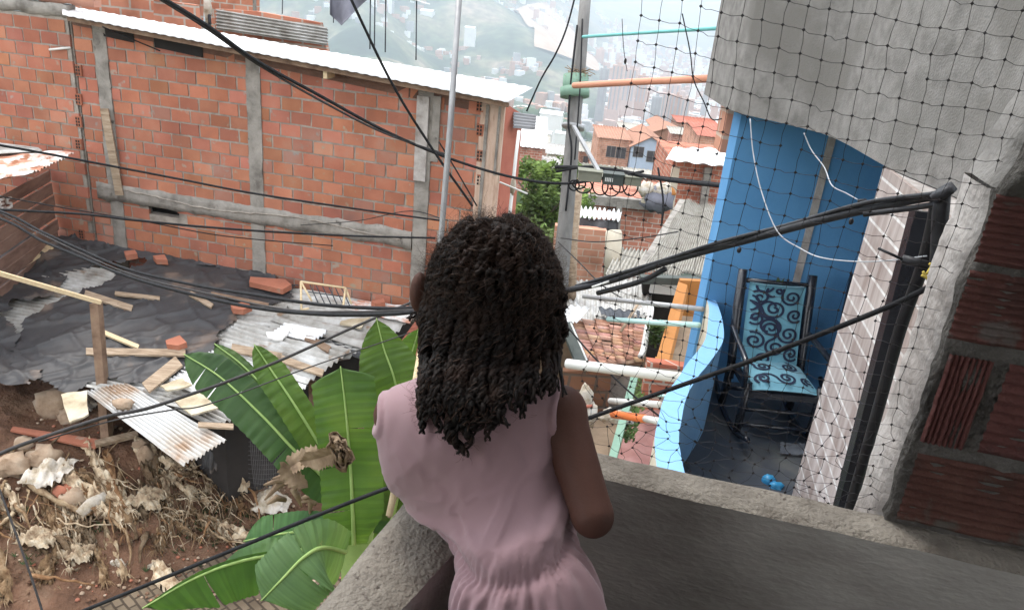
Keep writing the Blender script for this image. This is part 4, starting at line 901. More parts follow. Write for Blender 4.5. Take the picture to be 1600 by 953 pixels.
# big weathered roof
br_ = thing('fibre_cement_roof', 'large weathered grey corrugated roof left of the blue wall', 'roof', A(1060, 400, 15))
obj('roof_sheet', corr(A(1070, 315, 18.5), A(1140, 322, 18.5), A(1128, 432, 12.5), A(1000, 424, 12.5), 30, .03, 10, per=6, wav=.1), M['fibro'], br_)
obj('ridge_edge', MB().bar(A(1066, 314, 18.5), A(998, 428, 12.5), .14, .07), M['concrete'], br_)
obj('gutter', MB().bar(A(1000, 436, 12.4), A(1130, 441, 12.4), .14, .12), M['darkbox'], br_)
obj('wall', MB().prism([A(1003, 436, 12.8), A(1130, 440, 12.8), A(1120, 560, 14.2), A(1010, 560, 14.2)], .15, (0, 1, 0)), M['dark'], br_)  # near-black sheet painted as the shaded opening under the roof
hbox('white_ledge', 'white band of wall under the big roof gutter', (1018, 439), (1062, 442), 458, 12.1, .25, 'white_paint', cat='wall')
# sloping corrugated roofs in the middle
lo = thing('corrugated_roof', 'pale corrugated roof stretching under the taped cable bundle', 'roof', A(950, 470, 12.5))
obj('roof_sheet', corr(A(880, 440, 14.5), A(1020, 432, 14.5), A(1016, 495, 11.6), A(880, 505, 11.6), 16, .022, 8, wav=.05), M['zinc'], lo)
obj('dark_sheet', corr(A(935, 480, 11.9), A(1008, 488, 11.9), A(1010, 503, 11.5), A(940, 492, 11.5), 5, .02, 4), M['black_steel'], lo)
obj('roof_sheet', corr(A(880, 476, 11.6), A(922, 480, 11.5), A(902, 503, 11.2), A(880, 505, 11.2), 4, .02, 3), M['zincwhite'], lo)
obj('wall', MB().prism([A(880, 500, 12.6), A(1012, 494, 12.6), A(1005, 640, 14.5), A(700, 640, 14.5), A(700, 500, 12.9)], .15, (0, 1, 0)), M['brownwall'], lo)
tag(obj('stick', MB().tube([A(1000, 470, 11.3), A(970, 518, 10.9)], .022), M['oldwood']), 'brown stick leaning over the clay tiles', 'stick')
# clay tiled roof: every tile its own curved piece inside one part
ct = thing('clay_tile_roof', 'small terracotta tiled roof with half round tiles', 'roof', A(950, 535, 11.5))
c00, c10, c11, c01 = A(888, 503, 11.6), A(1010, 503, 11.6), A(1003, 566, 10.6), A(922, 573, 10.6)
tn_ = nrm(np.cross(c10 - c00, c01 - c00)); tn_ = tn_ * np.sign(tn_[2]); mb = MB(); nr, nc = 13, 6
for i in range(nr):
    for j in range(nc):
        t0, u0 = (i + .5) / nr, j / nc; a = (c00 * (1 - u0) + c10 * u0) * (1 - t0) + (c01 * (1 - u0) + c11 * u0) * t0
        u1 = (j + 1.12) / nc; b = (c00 * (1 - u1) + c10 * u1) * (1 - t0) + (c01 * (1 - u1) + c11 * u1) * t0
        if random.random() < .02: continue
        dn = nrm(c01 - c00); hw_ = np.linalg.norm(c01 - c00) / nr * .56; tt = random.uniform(.7, 1.3); G_ = []
        jz = random.uniform(-.01, .012); a = a + dn * random.uniform(-.015, .015)
        for k in range(7):
            an = math.pi * k / 6; G_.append([a + dn * hw_ * math.cos(an) + tn_ * (hw_ * .75 * math.sin(an) + .03 + jz), b + dn * hw_ * .85 * math.cos(an) + tn_ * (hw_ * .6 * math.sin(an) + .0 + jz)])
        mb.grid(G_, tint=(tt, tt * random.uniform(.9, 1.1), tt * random.uniform(.85, 1.15)), thick=.012)
obj('tile', mb, M['claytile'], ct); obj('roof_deck', MB().prism([c00, c10, c11, c01], -.04, tn_), M['brownwood'], ct)
tag(obj('gutter_pipe', MB().tube(smoothpath([A(1015, 477, 11.2), A(1017, 485, 11.1), A(1012, 510, 10.9), A(1006, 545, 10.6), A(1001, 558, 10.5)], 4), .045, 10), M['pvc_white']), 'white downpipe along the right edge of the clay tiles', 'pipe')
tag(obj('dark_board', MB().bar(A(884, 505, 10.8), A(912, 575, 10.0), .18, .05), M['darkbox']), 'dark green board on the left edge of the clay tiles', 'board')
tag(obj('white_stick', MB().tube([A(892, 505, 10.6), A(918, 565, 9.9)], .012), M['pvc_white']), 'thin white stick along the dark board', 'stick')
# orange walled house under the big roof
oh = thing('orange_walled_house', 'orange painted wall and slanting orange ledge under the big roof', 'house', A(1065, 560, 11))
obj('wall', MB().prism([A(1063, 438, 11.9), A(1104, 440, 11.9), A(1096, 500, 12.1), A(1050, 490, 12.1)], .1, (0, 1, 0)), M['orange_wall'], oh)
obj('ledge', MB().prism([A(1060, 440, 11.8), A(1074, 445, 11.8), A(1044, 568, 9.9), A(1024, 565, 9.9)], .12, (.3, .1, -1)), M['orange_wall'], oh)
obj('ledge', MB().prism([A(1024, 564, 9.9), A(1070, 574, 9.8), A(1070, 566, 9.9), A(1024, 557, 10.0)], .1, (0, .3, -1)), M['orange_wall'], oh)
obj('floor', MB().prism([A(1048, 492, 11.8), A(1102, 496, 11.8), A(1085, 640, 9.8), A(1030, 572, 9.85)], .06, (0, 0, -1)), M['brownwall'], oh)
obj('brick_front', MB().prism([A(1012, 566, 9.7), A(1075, 574, 9.7), A(1060, 640, 9.9), A(1000, 640, 9.9)], .15, (0, 1, 0)), M['bt_near'], oh)
obj('side_post', MB().prism([A(1104, 484, 8.9), A(1114, 484, 8.9), A(1092, 580, 8.9), A(1082, 560, 8.9)], .2, (0, 1, 0)), M['fibro'], oh)
# courtyard: brown wall, pink floor, pale green rail, plants
cy = thing('courtyard', 'small courtyard with a brown brick wall and a red pink floor', 'courtyard', A(960, 660, 10))
obj('brick_wall', MB().prism([A(880, 580, 10.6), A(956, 578, 10.6), A(950, 640, 10.9), A(884, 668, 11.0)], .12, (0, 1, 0)), bricktex('brown_brick', .4, .25, (.20, .10, .06), (.27, .14, .09), (.12, .09, .07), .1, .4), cy)
obj('brown_wall', MB().prism([A(952, 575, 10.8), A(1000, 578, 10.8), A(986, 650, 11.1), A(948, 645, 11.1)], .12, (0, 1, 0)), M['concrete'], cy)
obj('earth_floor', MB().prism([A(880, 655, 10.4), A(990, 640, 10.9), A(960, 760, 8.6), A(700, 780, 8.4), A(700, 650, 10.6)], .1, (0, 0, -1)), M['brownwall'], cy)
obj('pink_floor', MB().prism([A(1005, 590, 11.6), A(1080, 600, 11.2), A(1040, 790, 8.4), A(950, 760, 8.6)], .1, (0, 0, -1)), M['pink_floor'], cy)
tag(obj('rail_beam', MB().bar(A(993, 583, 9.6), A(955, 725, 8.2), .085, .1), M['green_paint']), 'pale green painted beam slanting across the courtyard', 'beam')
fl_ = MB().tube([A(1008, 590, 10.35), A(992, 640, 9.55), A(978, 690, 8.75)], .02, 5)
for k in range(520):
    u = random.random(); p = A(1008 - 30 * u + random.uniform(-9, 9), 592 + 95 * u + random.uniform(-6, 6), 10.3 - 1.6 * u); a = random.uniform(0, 6.28); l = random.uniform(.03, .08)
    d = np.array([math.cos(a) * l, math.sin(a) * l, random.uniform(0, .07)]); sd2 = np.array([-math.sin(a), math.cos(a), .3]) * .015
    fl_.add([p - sd2 * .4, p + d * .5 + sd2, p + d, p + d * .5 - sd2], [(0, 1, 2, 3)], tint=random.uniform(.5, 1.3))
tag(obj('leafy_plant', fl_, M['leaf']), 'dark leafy plants growing along the pale green beam', 'plant')
fl_ = MB().tube([A(1024, 506, 10.62), A(1024, 544, 10.62)], .015, 5)
for k in range(200):
    p = A(1024 + random.uniform(-12, 12), 524 + random.uniform(-16, 16), 10.6); a = random.uniform(0, 6.28); l = random.uniform(.05, .12)
    d = np.array([math.cos(a) * l, math.sin(a) * l, random.uniform(0, .1)]); sd2 = np.array([-math.sin(a), math.cos(a), .3]) * .02
    fl_.add([p - sd2 * .4, p + d * .5 + sd2, p + d, p + d * .5 - sd2], [(0, 1, 2, 3)], tint=random.uniform(.4, .9))
tag(obj('leafy_plant', fl_, M['leaf']), 'dim green plant beside the clay tile roof pipe', 'plant')
wb = thing('white_bundle', 'white bag tied with red hanging beside the girl in the courtyard', 'bag', A(918, 640, 9))
obj('bag', MB().ell(A(915, 622, 9), (.09, .07, .16), 9, 10, noise_=.4).ell(A(920, 648, 9), (.1, .08, .16), 9, 10, noise_=.35), M['sack'], wb); obj('red_tie', MB().tube([A(908, 636, 8.9), A(926, 634, 8.9)], .02), M['redwall'], wb)
tag(obj('grey_bundle', MB().ell(A(962, 650, 9), (.2, .12, .09), 8, 12, noise_=.5), M['sack']), 'rumpled pale cloth at the end of the orange rod', 'cloth')
# PVC poles reaching out from the neighbour's balcony
def pole_(pts, r, mat, lb, mat2=None): tag(obj('clothes_pole', MB().tube([A(*p) for p in pts], r, 10), M[mat]), lb, 'pole', 'clothes poles reaching out over the yards')
pole_([(912, 463, 7.6), (1098, 483, 6.3)], .022, 'steel', 'grey pole, uppermost of those left of the light blue parapet')
pole_([(950, 499, 7.4), (1092, 508, 6.2)], .024, 'pvc_pale', 'pale teal pole below the grey one over the clay tiles')
pole_([(886, 568, 6.2), (1072, 591, 5.6)], .04, 'pvc_white', 'thick white pole passing behind the hair to the blue parapet')
pole_([(954, 626, 7.6), (1030, 632, 6.0)], .03, 'pvc_white', 'short white pole under the thick white one')
pole_([(958, 647, 6.2), (1008, 654, 5.7)], .032, 'pvc_strong', 'short bright orange pole over the courtyard')
pole_([(1008, 654, 5.7), (1036, 659, 5.4)], .026, 'pvc_white', 'white end piece joined to the bright orange pole')
pole_([(1024, 617, 5.6), (1052, 620, 5.3)], .012, 'pvc_pale', 'tiny pale rod stub at the edge of the light blue parapet')

# ------------------------------------------------------------------ tree beside the pole
def tree(loc, h, cr_, lb, n=2600, seed=1, ls=.10):
    rg = random.Random(seed); t = thing('tree', lb, 'tree', loc); x, y, z = loc
    mb = MB().tube([(x, y, z), (x + .1, y, z + h * .4), (x, y + .1, z + h * .75)], [.16, .12, .05], 8)
    for k in range(14):
        a = rg.uniform(0, 6.28); z1 = z + h * rg.uniform(.3, .6); l = cr_ * rg.uniform(.5, .9)
        mb.tube([(x + .05, y, z1), (x + math.cos(a) * l * .5, y + math.sin(a) * l * .5, z1 + h * .15), (x + math.cos(a) * l, y + math.sin(a) * l, z1 + h * .28)], [.05, .03, .012], 5)
    obj('trunk', mb, M['bark'], t); lf = MB()
    cl_ = [(np.array([x + rg.gauss(0, cr_ * .42), y + rg.gauss(0, cr_ * .42), z + h * rg.uniform(.35, .95)]), rg.uniform(.25, .55) * cr_ * .8, rg.uniform(.55, 1.5)) for _ in range(34)]
    for k in range(n):
        c, r, b = rg.choice(cl_); d = nrm([rg.gauss(0, 1), rg.gauss(0, 1), rg.gauss(0, 1)]); p = c + d * r * rg.uniform(.6, 1)
        u = nrm([rg.gauss(0, 1), rg.gauss(0, 1), rg.gauss(0, .5)]); v = nrm(np.cross(u, [rg.gauss(0, 1), rg.gauss(0, 1), rg.gauss(0, 1)])); l = rg.uniform(.6, 1.4) * ls
        tt = b * rg.uniform(.7, 1.3); lf.add([p - u * l, p + v * l * .4, p + u * l, p - v * l * .4], [(0, 1, 2, 3)], tint=(tt * 1.05, tt, tt * .9))
    obj('crown', lf, M['leaf'], t)
b_ = V(842, 410, 24); tree((b_[0], b_[1], b_[2] - .3), 3.7, 1.25, 'rounded yellow green tree between the red wall and the utility pole', 5200, 3, .11)
b_ = V(838, 400, 21); tree((b_[0], b_[1] - .5, b_[2] - .8), 1.7, .9, 'low bright green bush below the rounded tree', 1800, 5, .09)

# ------------------------------------------------------------------ utility pole with fibre boxes
up_ = thing('utility_pole', 'leaning grey concrete utility pole with a green collar', 'utility pole', A(880, 440, 10.2))
P_ = [A(918, -40, 9.7), A(906, 100, 9.85), A(895, 210, 9.95), A(886, 320, 10.05), A(876, 430, 10.2), A(872, 480, 10.3)]
obj('shaft', MB().tube(P_, [.068, .08, .092, .10, .112, .12], 14), M['polecon'], up_)
obj('collar', MB().tube([A(900, 118, 9.86), A(898, 147, 9.88)], .165, 14).tube([A(898, 137, 9.87), A(898, 152, 9.88)], .19, 14), M['green_paint'], up_)
nest = MB()
for k in range(160):
    p = A(902 + random.gauss(0, 6), 116 + random.gauss(0, 3), 9.8); a = random.uniform(0, 6.28); d = np.array([math.cos(a), math.sin(a), random.uniform(-.6, .6)]) * random.uniform(.05, .14); nest.tube([p, p + d], .006, 3)
obj('nest', nest, M['oldwood'], up_)
obj('strut', MB().bar(A(896, 197, 9.7), A(935, 267, 9.3), .05, .03), M['steel'], up_)
obj('pole_band', MB().tube([A(896, 196, 9.94), A(895, 201, 9.94)], .15, 12), M['steel'], up_)
obj('down_wire', MB().tube(smoothpath([A(902, 40, 9.7), A(893, 120, 9.72), A(888, 190, 9.8), A(893, 240, 9.8), A(884, 330, 9.9)], 6), .014, 5).tube(smoothpath([A(910, 30, 9.7), A(906, 140, 9.7), A(898, 250, 9.8)], 6), .01, 5), M['cable'], up_)
tag(obj('timber_post', MB().tube([A(902, 292, 12.4), A(893, 380, 12.7), A(890, 480, 13.2)], [.09, .1, .11], 8), M['oldwood']), 'old brown timber post just right of the utility pole', 'post')
tag(obj('timber_post', MB().tube([A(886, 378, 10.6), A(878, 470, 10.9)], [.05, .05], 8), M['oldwood']), 'short timber post in front of the orange brick wall', 'post')
tag(obj('cable_bundle', MB().tube(smoothpath([A(868, 261, 9.9), A(905, 262, 9.7), A(960, 266, 9.5), (A(1040, 281, 8.9)), A(1140, 292, 8.3)], 8), .024, 8).tube(smoothpath([A(870, 268, 9.9), A(920, 261, 9.6), A(980, 271, 9.4), A(1140, 290, 8.35)], 8), .02, 6), M['cable']), 'dark cable bundle running level from the utility pole to the blue wall', 'cable')
for x0, y0, x1, y1, m_, lb in ((905, 267, 940, 284, 'olivebox', 'olive splice box hanging left under the bundle'), (944, 272, 974, 290, 'darkbox', 'black splice box with pale marking in the middle under the bundle'), (977, 277, 1002, 291, 'olivebox', 'grey olive splice box right under the bundle')):
    t = thing('splice_box', lb, 'box', A((x0 + x1) / 2, y1, 9.25), 0, 'splice boxes hanging under the cable bundle')
    a, b = A(x0, y0, 9.2), A(x1, y1, 9.2); zc = (A(x0, y0, 9.2)[2], A(x0, y1, 9.2)[2])
    obj('body', MB().box((a[0], a[1], zc[1]), (b[0], a[1] + .14, zc[0])), M[m_], t)
    obj('lid', MB().box((a[0] - .01, a[1] - .02, zc[0] + .003), (b[0] + .01, a[1] + .16, zc[0] + .012)), M[m_], t)
    if m_ == 'darkbox': 
        mk_ = MB()
        for i in range(5): mk_.box((a[0] + .02 + i * .02, a[1] - .008, zc[1] + .04), (a[0] + .032 + i * .02, a[1] - .002, zc[0] - .04))
        obj('marking', mk_, M['white_box'], t)
lp = MB()
for cx, cy_, rx, ry in ((897, 290, 8, 8), (912, 291, 13, 11), (938, 291, 12, 14), (955, 293, 14, 14), (968, 289, 12, 12), (985, 290, 12, 16), (905, 288, 10, 7)):
    lp.tube([A(cx + rx * math.cos(a), cy_ + ry * math.sin(a), 9.35 + .1 * math.sin(a)) for a in np.linspace(0, 2 * math.pi, 22)], .010, 5, cap=False)
tag(obj('cable_loops', lp, M['cable']), 'row of coiled black cable loops hanging under the splice boxes', 'cable')
def pole2(pts, r, mat, lb): tag(obj('long_pole', MB().tube([A(*p) for p in pts], r, 12), M[mat]), lb, 'pole')
pole2([(897, 134, 8.6), (1000, 128, 7.6), (1136, 122, 6.4)], .034, 'pvc_orange', 'salmon orange plastic pole from the green collar to the grey wall')
pole2([(911, 58, 8.6), (1030, 50, 7.6), (1152, 43, 6.4)], .017, 'pvc_teal', 'thin teal pole high against the white sky')
tag(obj('grey_pole', MB().tube([A(718, -12, 4.0), A(704, 190, 4.1), A(690, 360, 4.2), A(672, 560, 4.4), A(655, 800, 4.9)], .0165, 10), M['steel']), 'slim grey steel pole standing upright before the girl\'s head', 'pole')
tag(obj('bamboo_stick', MB().tube([A(662, 520, 2.2), A(640, 650, 2.1), A(608, 806, 2.0)], .009, 8), M['palewood']), 'thin pale stick leaning left below the girl\'s shoulder', 'stick')

# ------------------------------------------------------------------ the blue house next door
FL = -1.23
bh = thing('blue_balcony_house', 'neighbouring house with blue balcony walls and light tiled front', 'house', (2.0, 5.0, FL))
bwp = lambda px, py, off=0: V(px, py, 5.86 - off, .04)
c0 = bwp(1128, 330); x0 = c0[0]
def wallbox(a, b, z0, z1, th, mat, name, parent=bh):
    a = np.array(a, float); b = np.array(b, float); d = nrm(b - a); n = np.array([-d[1], d[0]]) * th
    return obj(name, MB().hexa([(*a, z0), (*b, z0), (*(b + n), z0), (*(a + n), z0), (*a, z1), (*b, z1), (*(b + n), z1), (*(a + n), z1)]), mat, parent)
xw = x0; wt = bwp(1270, 335)[0]
wallbox((xw, 5.86 + .04 * xw), (wt - .03, 5.86 + .04 * (wt - .03)), FL - 2.0, 3.6, .2, M['blue_wall'], 'back_wall')
wallbox((wt + .03, 5.86 + .04 * wt), (3.7, 6.02), FL, 1.0, .2, M['blue_wall'], 'back_wall')
wallbox((wt - .028, 5.845 + .04 * wt), (wt + .028, 5.845 + .04 * wt), FL, 1.0, .1, M['white_plaster'], 'corner_strip')
wallbox((3.6, 5.9), (3.6, 3.6), FL, 1.0, .1, M['blue_wall'], 'side_wall')
# brick edge showing left of the blue wall
be = V(1131, 205, 6.3); wallbox((be[0], 6.3), (xw + .1, 6.3), V(1140, 240, 6.3)[2], 1.6, .25, M['bt_orange'], 'brick_edge')
# curved parapet
out_ = smoothpath([(1.59, 6.1), (1.58, 5.8), (1.51, 5.47), (1.4, 5.06), (1.21, 4.67), (1.12, 4.46), (0.99, 4.18), (0.91, 3.9), (0.84, 3.55), (.82, 2.9), (.9, 2.3)], 6)
inn = smoothpath([(1.67, 6.1), (1.66, 5.82), (1.62, 5.45), (1.54, 5.09), (1.36, 4.7), (1.25, 4.49), (1.13, 4.21), (1.05, 3.93), (.98, 3.58), (.97, 2.95), (1.05, 2.35)], 6)
k_ = len(out_); vs = [(x, y, z) for z in (FL - 2.6, -.50) for (x, y) in out_] + [(x, y, z) for z in (FL - 2.6, -.50) for (x, y) in inn]
f = []
for i in range(k_ - 1):
    f += [(i, i + 1, k_ + i + 1, k_ + i), (2 * k_ + i + 1, 2 * k_ + i, 3 * k_ + i, 3 * k_ + i + 1), (k_ + i, k_ + i + 1, 3 * k_ + i + 1, 3 * k_ + i), (i + 1, i, 2 * k_ + i, 2 * k_ + i + 1)]
f += [(0, k_, 3 * k_, 2 * k_), (k_ - 1, 3 * k_ - 1, 4 * k_ - 1, 2 * k_ - 1)]
pmb = MB().add(vs, f)
for i in range(k_ - 1): pmb.m[i * 4] = 1
po_ = obj('balcony_parapet', pmb, [M['lightblue'], M['cream']], bh)
fb = [(1.6, 6.0, FL), (3.6, 6.0, FL), (3.6, 2.2, FL), (1.0, 2.3, FL)] 
obj('floor', MB().prism([(p[0], p[1], FL) for p in inn] + [(2.4, 2.2, FL), (3.6, 3.0, FL), (3.6, 6.0, FL)], .12, (0, 0, -1)), M['darkfloor'], bh)
# tiled front wall
ta, tb_ = np.array([1.93, 4.17]), np.array([1.62, 2.35])
mt_, ntt, bb = _mat('diagonal_plank_tile'); N = ntt.nodes.new; L = ntt.links.new
tcc = N('ShaderNodeTexCoord'); mp = N('ShaderNodeMapping'); mp.inputs['Rotation'].default_value = (0, 0, 0); L(tcc.outputs['Object'], mp.inputs['Vector'])
sp_ = N('ShaderNodeSeparateXYZ'); L(mp.outputs[0], sp_.inputs[0]); cb_ = N('ShaderNodeCombineXYZ'); 
def _lin(a, b):
    q1 = N('ShaderNodeMath'); q1.operation = 'MULTIPLY'; q1.inputs[1].default_value = a; L(sp_.outputs[0], q1.inputs[0]); q2 = N('ShaderNodeMath'); q2.operation = 'MULTIPLY_ADD'; q2.inputs[1].default_value = b; L(sp_.outputs[2], q2.inputs[0]); L(q1.outputs[0], q2.inputs[2]); return q2.outputs[0]
L(_lin(0, 1), cb_.inputs[1]); L(_lin(1, 0), cb_.inputs[0])
bt_ = N('ShaderNodeTexBrick'); bt_.inputs['Scale'].default_value = 1; bt_.inputs['Brick Width'].default_value = 9.0; bt_.inputs['Row Height'].default_value = .115; bt_.inputs['Mortar Size'].default_value = .008
bt_.inputs['Color1'].default_value = (.44, .37, .34, 1); bt_.inputs['Color2'].default_value = (.60, .53, .50, 1); bt_.inputs['Mortar'].default_value = (.80, .78, .76, 1); L(cb_.outputs[0], bt_.inputs['Vector'])
nn_ = N('ShaderNodeTexNoise'); nn_.inputs['Scale'].default_value = 6; nn_.inputs['Detail'].default_value = 6; mp2 = N('ShaderNodeMapping'); mp2.inputs['Scale'].default_value = (2.2, 1, .35); L(tcc.outputs['Object'], mp2.inputs['Vector']); L(mp2.outputs[0], nn_.inputs['Vector'])
cc_ = _ramp(ntt, [(.62, .55, .52), (1, 1, 1)], .35, .62); L(nn_.outputs['Fac'], cc_.inputs['Fac'])
m1 = N('ShaderNodeMix'); m1.data_type = 'RGBA'; m1.blend_type = 'MULTIPLY'; m1.inputs[0].default_value = 1; L(bt_.outputs['Color'], m1.inputs[6]); L(cc_.outputs['Color'], m1.inputs[7]); L(m1.outputs[2], bb.inputs['Base Color'])
bp_ = N('ShaderNodeBump'); bp_.invert = True; bp_.inputs['Strength'].default_value = .4; bp_.inputs['Distance'].default_value = .01; L(bt_.outputs['Fac'], bp_.inputs['Height']); L(bp_.outputs[0], bb.inputs['Normal']); bb.inputs['Roughness'].default_value = .45
M['tile'] = mt_
tl = np.linalg.norm(tb_ - ta); ta3 = thing('tiled_front_wall', 'wall faced with pale pinkish diagonal tiles beside the blue balcony', 'wall', (tb_[0], tb_[1], FL), math.atan2((ta - tb_)[1], (ta - tb_)[0]))
obj('tile_facing', MB().box((0, -.0, -.3), (tl, .02, 1.02 - FL - .005)), M['tile'], ta3, local=True)
obj('wall', MB().box((-.3, -.25, -.3), (tl - .0, -.003, 1.02 - FL - .006)), M['white_plaster'], ta3, local=True)
# upper storey: grey curved parapet
gp_ = smoothpath([(1.47, 6.9), (1.47, 6.0), (1.53, 5.77), (1.76, 5.43), (1.93, 5.02), (1.90, 4.12), (1.93, 3.75), (1.95, 3.45), (1.9, 2.9), (1.75, 2.3), (1.62, 1.9)], 8)
gi = [np.array(p) + np.array([.16, .05]) for p in gp_]; k_ = len(gp_); vs = [(x, y, z) for z in (1.02, 3.9) for x, y in gp_] + [(x, y, z) for z in (1.02, 3.9) for x, y in gi]; f = []
for i in range(k_ - 1):
    f += [(i, i + 1, k_ + i + 1, k_ + i), (2 * k_ + i + 1, 2 * k_ + i, 3 * k_ + i, 3 * k_ + i + 1), (k_ + i, k_ + i + 1, 3 * k_ + i + 1, 3 * k_ + i), (i + 1, i, 2 * k_ + i, 2 * k_ + i + 1)]
f += [(0, k_, 3 * k_, 2 * k_), (k_ - 1, 3 * k_ - 1, 4 * k_ - 1, 2 * k_ - 1)]
gb_ = thing('upper_balcony', 'curved grey plastered parapet of the upper balcony over the blue one', 'balcony', (1.6, 4.5, 1.02))
obj('parapet', MB().add(vs, f), M['grayplaster'], gb_)
obj('slab', MB().prism([(p[0] + .1, p[1], 1.03) for p in gp_] + [(4.2, 1.9, 1.03), (4.2, 6.9, 1.03)], .18, (0, 0, 1)), M['concrete'], gb_)
# debris on the floor
tag(obj('blue_cup', MB().ell(Z(1200, 752, FL), (.05, .05, .05), 8, 10, noise_=.3).ell(Z(1212, 760, FL) , (.055, .04, .035), 8, 10, noise_=.4), M['jewel']), 'bright blue crumpled thing on the dark balcony floor', 'toy')
pb_ = []
for i in range(12): pb_.append([Z(1218 + 38 * i / 11, 694 + 18 * j / 11 + 3 * i / 11, FL) + [0, 0, .015 + .03 * abs(fbm(i * .5, j * .5, 3, 3))] for j in range(12)])
tag(obj('clear_bag', MB().grid(pb_, thick=.002), mk('thin_plastic', [(.12, .13, .15), (.22, .23, .25)], 9, .3, .2, 20)), 'crumpled translucent plastic on the dark balcony floor', 'bag')

# rocking chairs
def spiral(cx, cy, r, turns, sgn, a0, tail=None, n=36):
    P = []
    for i in range(n):
        t = i / (n - 1); a = a0 + sgn * turns * 2 * math.pi * t; rr = r * (.10 + .90 * t); P.append((cx + rr * math.cos(a), cy + rr * math.sin(a)))
    if tail is not None:
        x, y = P[-1]; dx, dy = P[-1][0] - P[-2][0], P[-1][1] - P[-2][1]; l = math.hypot(dx, dy); dx, dy = dx / l, dy / l; curl = -sgn
        a = math.atan2(dy, dx)
        for i in range(22):
            a += curl * tail / 22 * (1 + i * .06); x += math.cos(a) * r * .17; y += math.sin(a) * r * .17; P.append((x, y))
    return P
def ribbon(mb, P, w_, place, mi, clip):
    P = np.array(P); T = np.gradient(P, axis=0); T /= np.linalg.norm(T, axis=1, keepdims=True) + 1e-9; Nn = np.stack([-T[:, 1], T[:, 0]], 1)
    for i in range(len(P) - 1):
        q = [P[i] + Nn[i] * w_ / 2, P[i + 1] + Nn[i + 1] * w_ / 2, P[i + 1] - Nn[i + 1] * w_ / 2, P[i] - Nn[i] * w_ / 2]
        if all(clip[0] < a[0] < clip[1] and clip[2] < a[1] < clip[3] for a in q): mb.add([place(a[0], a[1]) for a in q], [(0, 1, 2, 3)], mi)
def chair(loc, rz, lb):
    t = thing('rocking_chair', lb, 'chair', loc, rz, 'blue patterned rocking chairs on the balcony')
    W_ = .238; seat = .42; rec = .20; UX = W_ / .27
    def back(u, v, o=0): return (u, .22 + rec * v / .74 - .0 - o + .03 * math.sin(v * 4), seat + .06 + v)      # v up the back
    BH = .56
    G_ = [[back(u, v * BH / .72, .03 + .055 * (1 - (u / W_) ** 4)) for v in np.linspace(-.02, .72, 16)] for u in np.linspace(-W_ + .02, W_ - .02, 14)]
    mb = MB().grid(G_, thick=-.05)
    pl = lambda u, v: back(u, v * BH / .72, .040 + .055 * (1 - (u / W_) ** 4))
    rg = random.Random(4)
    for (cx, cy_, r, tr, sg, a0, tl_) in ((-.15, .60, .062, 1.7, 1, 0, 3.0), (-.02, .50, .07, 1.8, -1, 2, 2.8), (.12, .62, .06, 1.7, -1, 1, 3.2), (.17, .45, .058, 1.7, 1, 2, 3), (-.17, .40, .06, 1.7, -1, 0, 3), (-.03, .32, .066, 1.8, 1, 3, 2.6), (.13, .27, .066, 1.8, -1, 1.5, 3), (-.16, .19, .066, 1.8, 1, 4, 3), (.02, .14, .062, 1.7, -1, 0, 2.8), (.17, .09, .056, 1.7, 1, 2, 3), (-.07, .03, .05, 1.6, 1, 1, 2.5), (.0, .68, .04, 1.3, 1, 1, 2)):
        ribbon(mb, spiral(cx * UX, cy_, r * 1.3, tr, sg, a0, tl_), .020, pl, 1, (-W_ + .03, W_ - .03, -.01, .71))
    obj('backrest', mb, [M['cushion'], M['swirl']], t, local=True)
    def st(u, v, o=0): return (u, -.24 + v, seat + .045 * (1 - (u / W_) ** 4) * (1 - ((v - .23) / .25) ** 4) + .03 + o - (.03 if v < .02 else 0))
    G_ = [[st(u, v) for v in np.linspace(0, .38, 14)] for u in np.linspace(-W_, W_, 14)]; mb = MB().grid(G_, thick=-.085)
    for (cx, cy_, r, tr, sg, a0) in ((-.15, .1, .07, 1.7, 1, 0), (.03, .12, .08, 1.8, -1, 2), (.18, .1, .06, 1.7, 1, 1), (-.1, .32, .07, 1.7, -1, 1), (.1, .34, .07, 1.7, 1, 3)):
        ribbon(mb, spiral(cx, cy_ * .8, r * .9, tr, sg, a0, 2.8), .019, lambda u, v: st(u, v, .006), 1, (-W_ + .02, W_ - .02, .02, .37))
    obj('seat', mb, [M['cushion'], M['swirl']], t, local=True)
    for s_ in (-1, 1):
        x = s_ * (W_ + .035); B = M['black_lacquer']
        obj('back_post', MB().tube([(x, .17, seat - .12), (x, .24, seat + .1), (x, .33, seat + .40), (x, .40, seat + .70)], [.030, .034, .040, .034], 10), B, t, local=True)
        obj('armrest', MB().tube(smoothpath([(x + s_ * .02, .30, seat + .27), (x + s_ * .04, .05, seat + .25), (x + s_ * .05, -.2, seat + .22), (x + s_ * .05, -.27, seat + .14), (x + s_ * .03, -.24, seat + .02)], 6), .022, 8), B, t, local=True)
        obj('leg', MB().tube([(x, -.22, seat + .05), (x, -.22, .06)], [.034, .03], 8), B, t, local=True)
        obj('leg', MB().tube([(x, .20, seat + .0), (x, .22, .06)], [.034, .03], 8), B, t, local=True)
        obj('rocker', MB().tube(smoothpath([(x, -.45, .13), (x, -.22, .045), (x, .0, .024), (x, .25, .045), (x, .52, .14)], 6), .022, 8), B, t, local=True)
    obj('seat_frame', MB().box((-W_ - .02, -.25, seat - .06), (W_ + .02, .2, seat - .012)), M['black_lacquer'], t, local=True)
    for y_, z_ in ((-.22, .25), (-.22, .12), (.2, .2)): obj('stretcher', MB().tube([(-W_ - .03, y_, z_), (W_ + .03, y_, z_)], .016, 8), M['black_lacquer'], t, local=True)
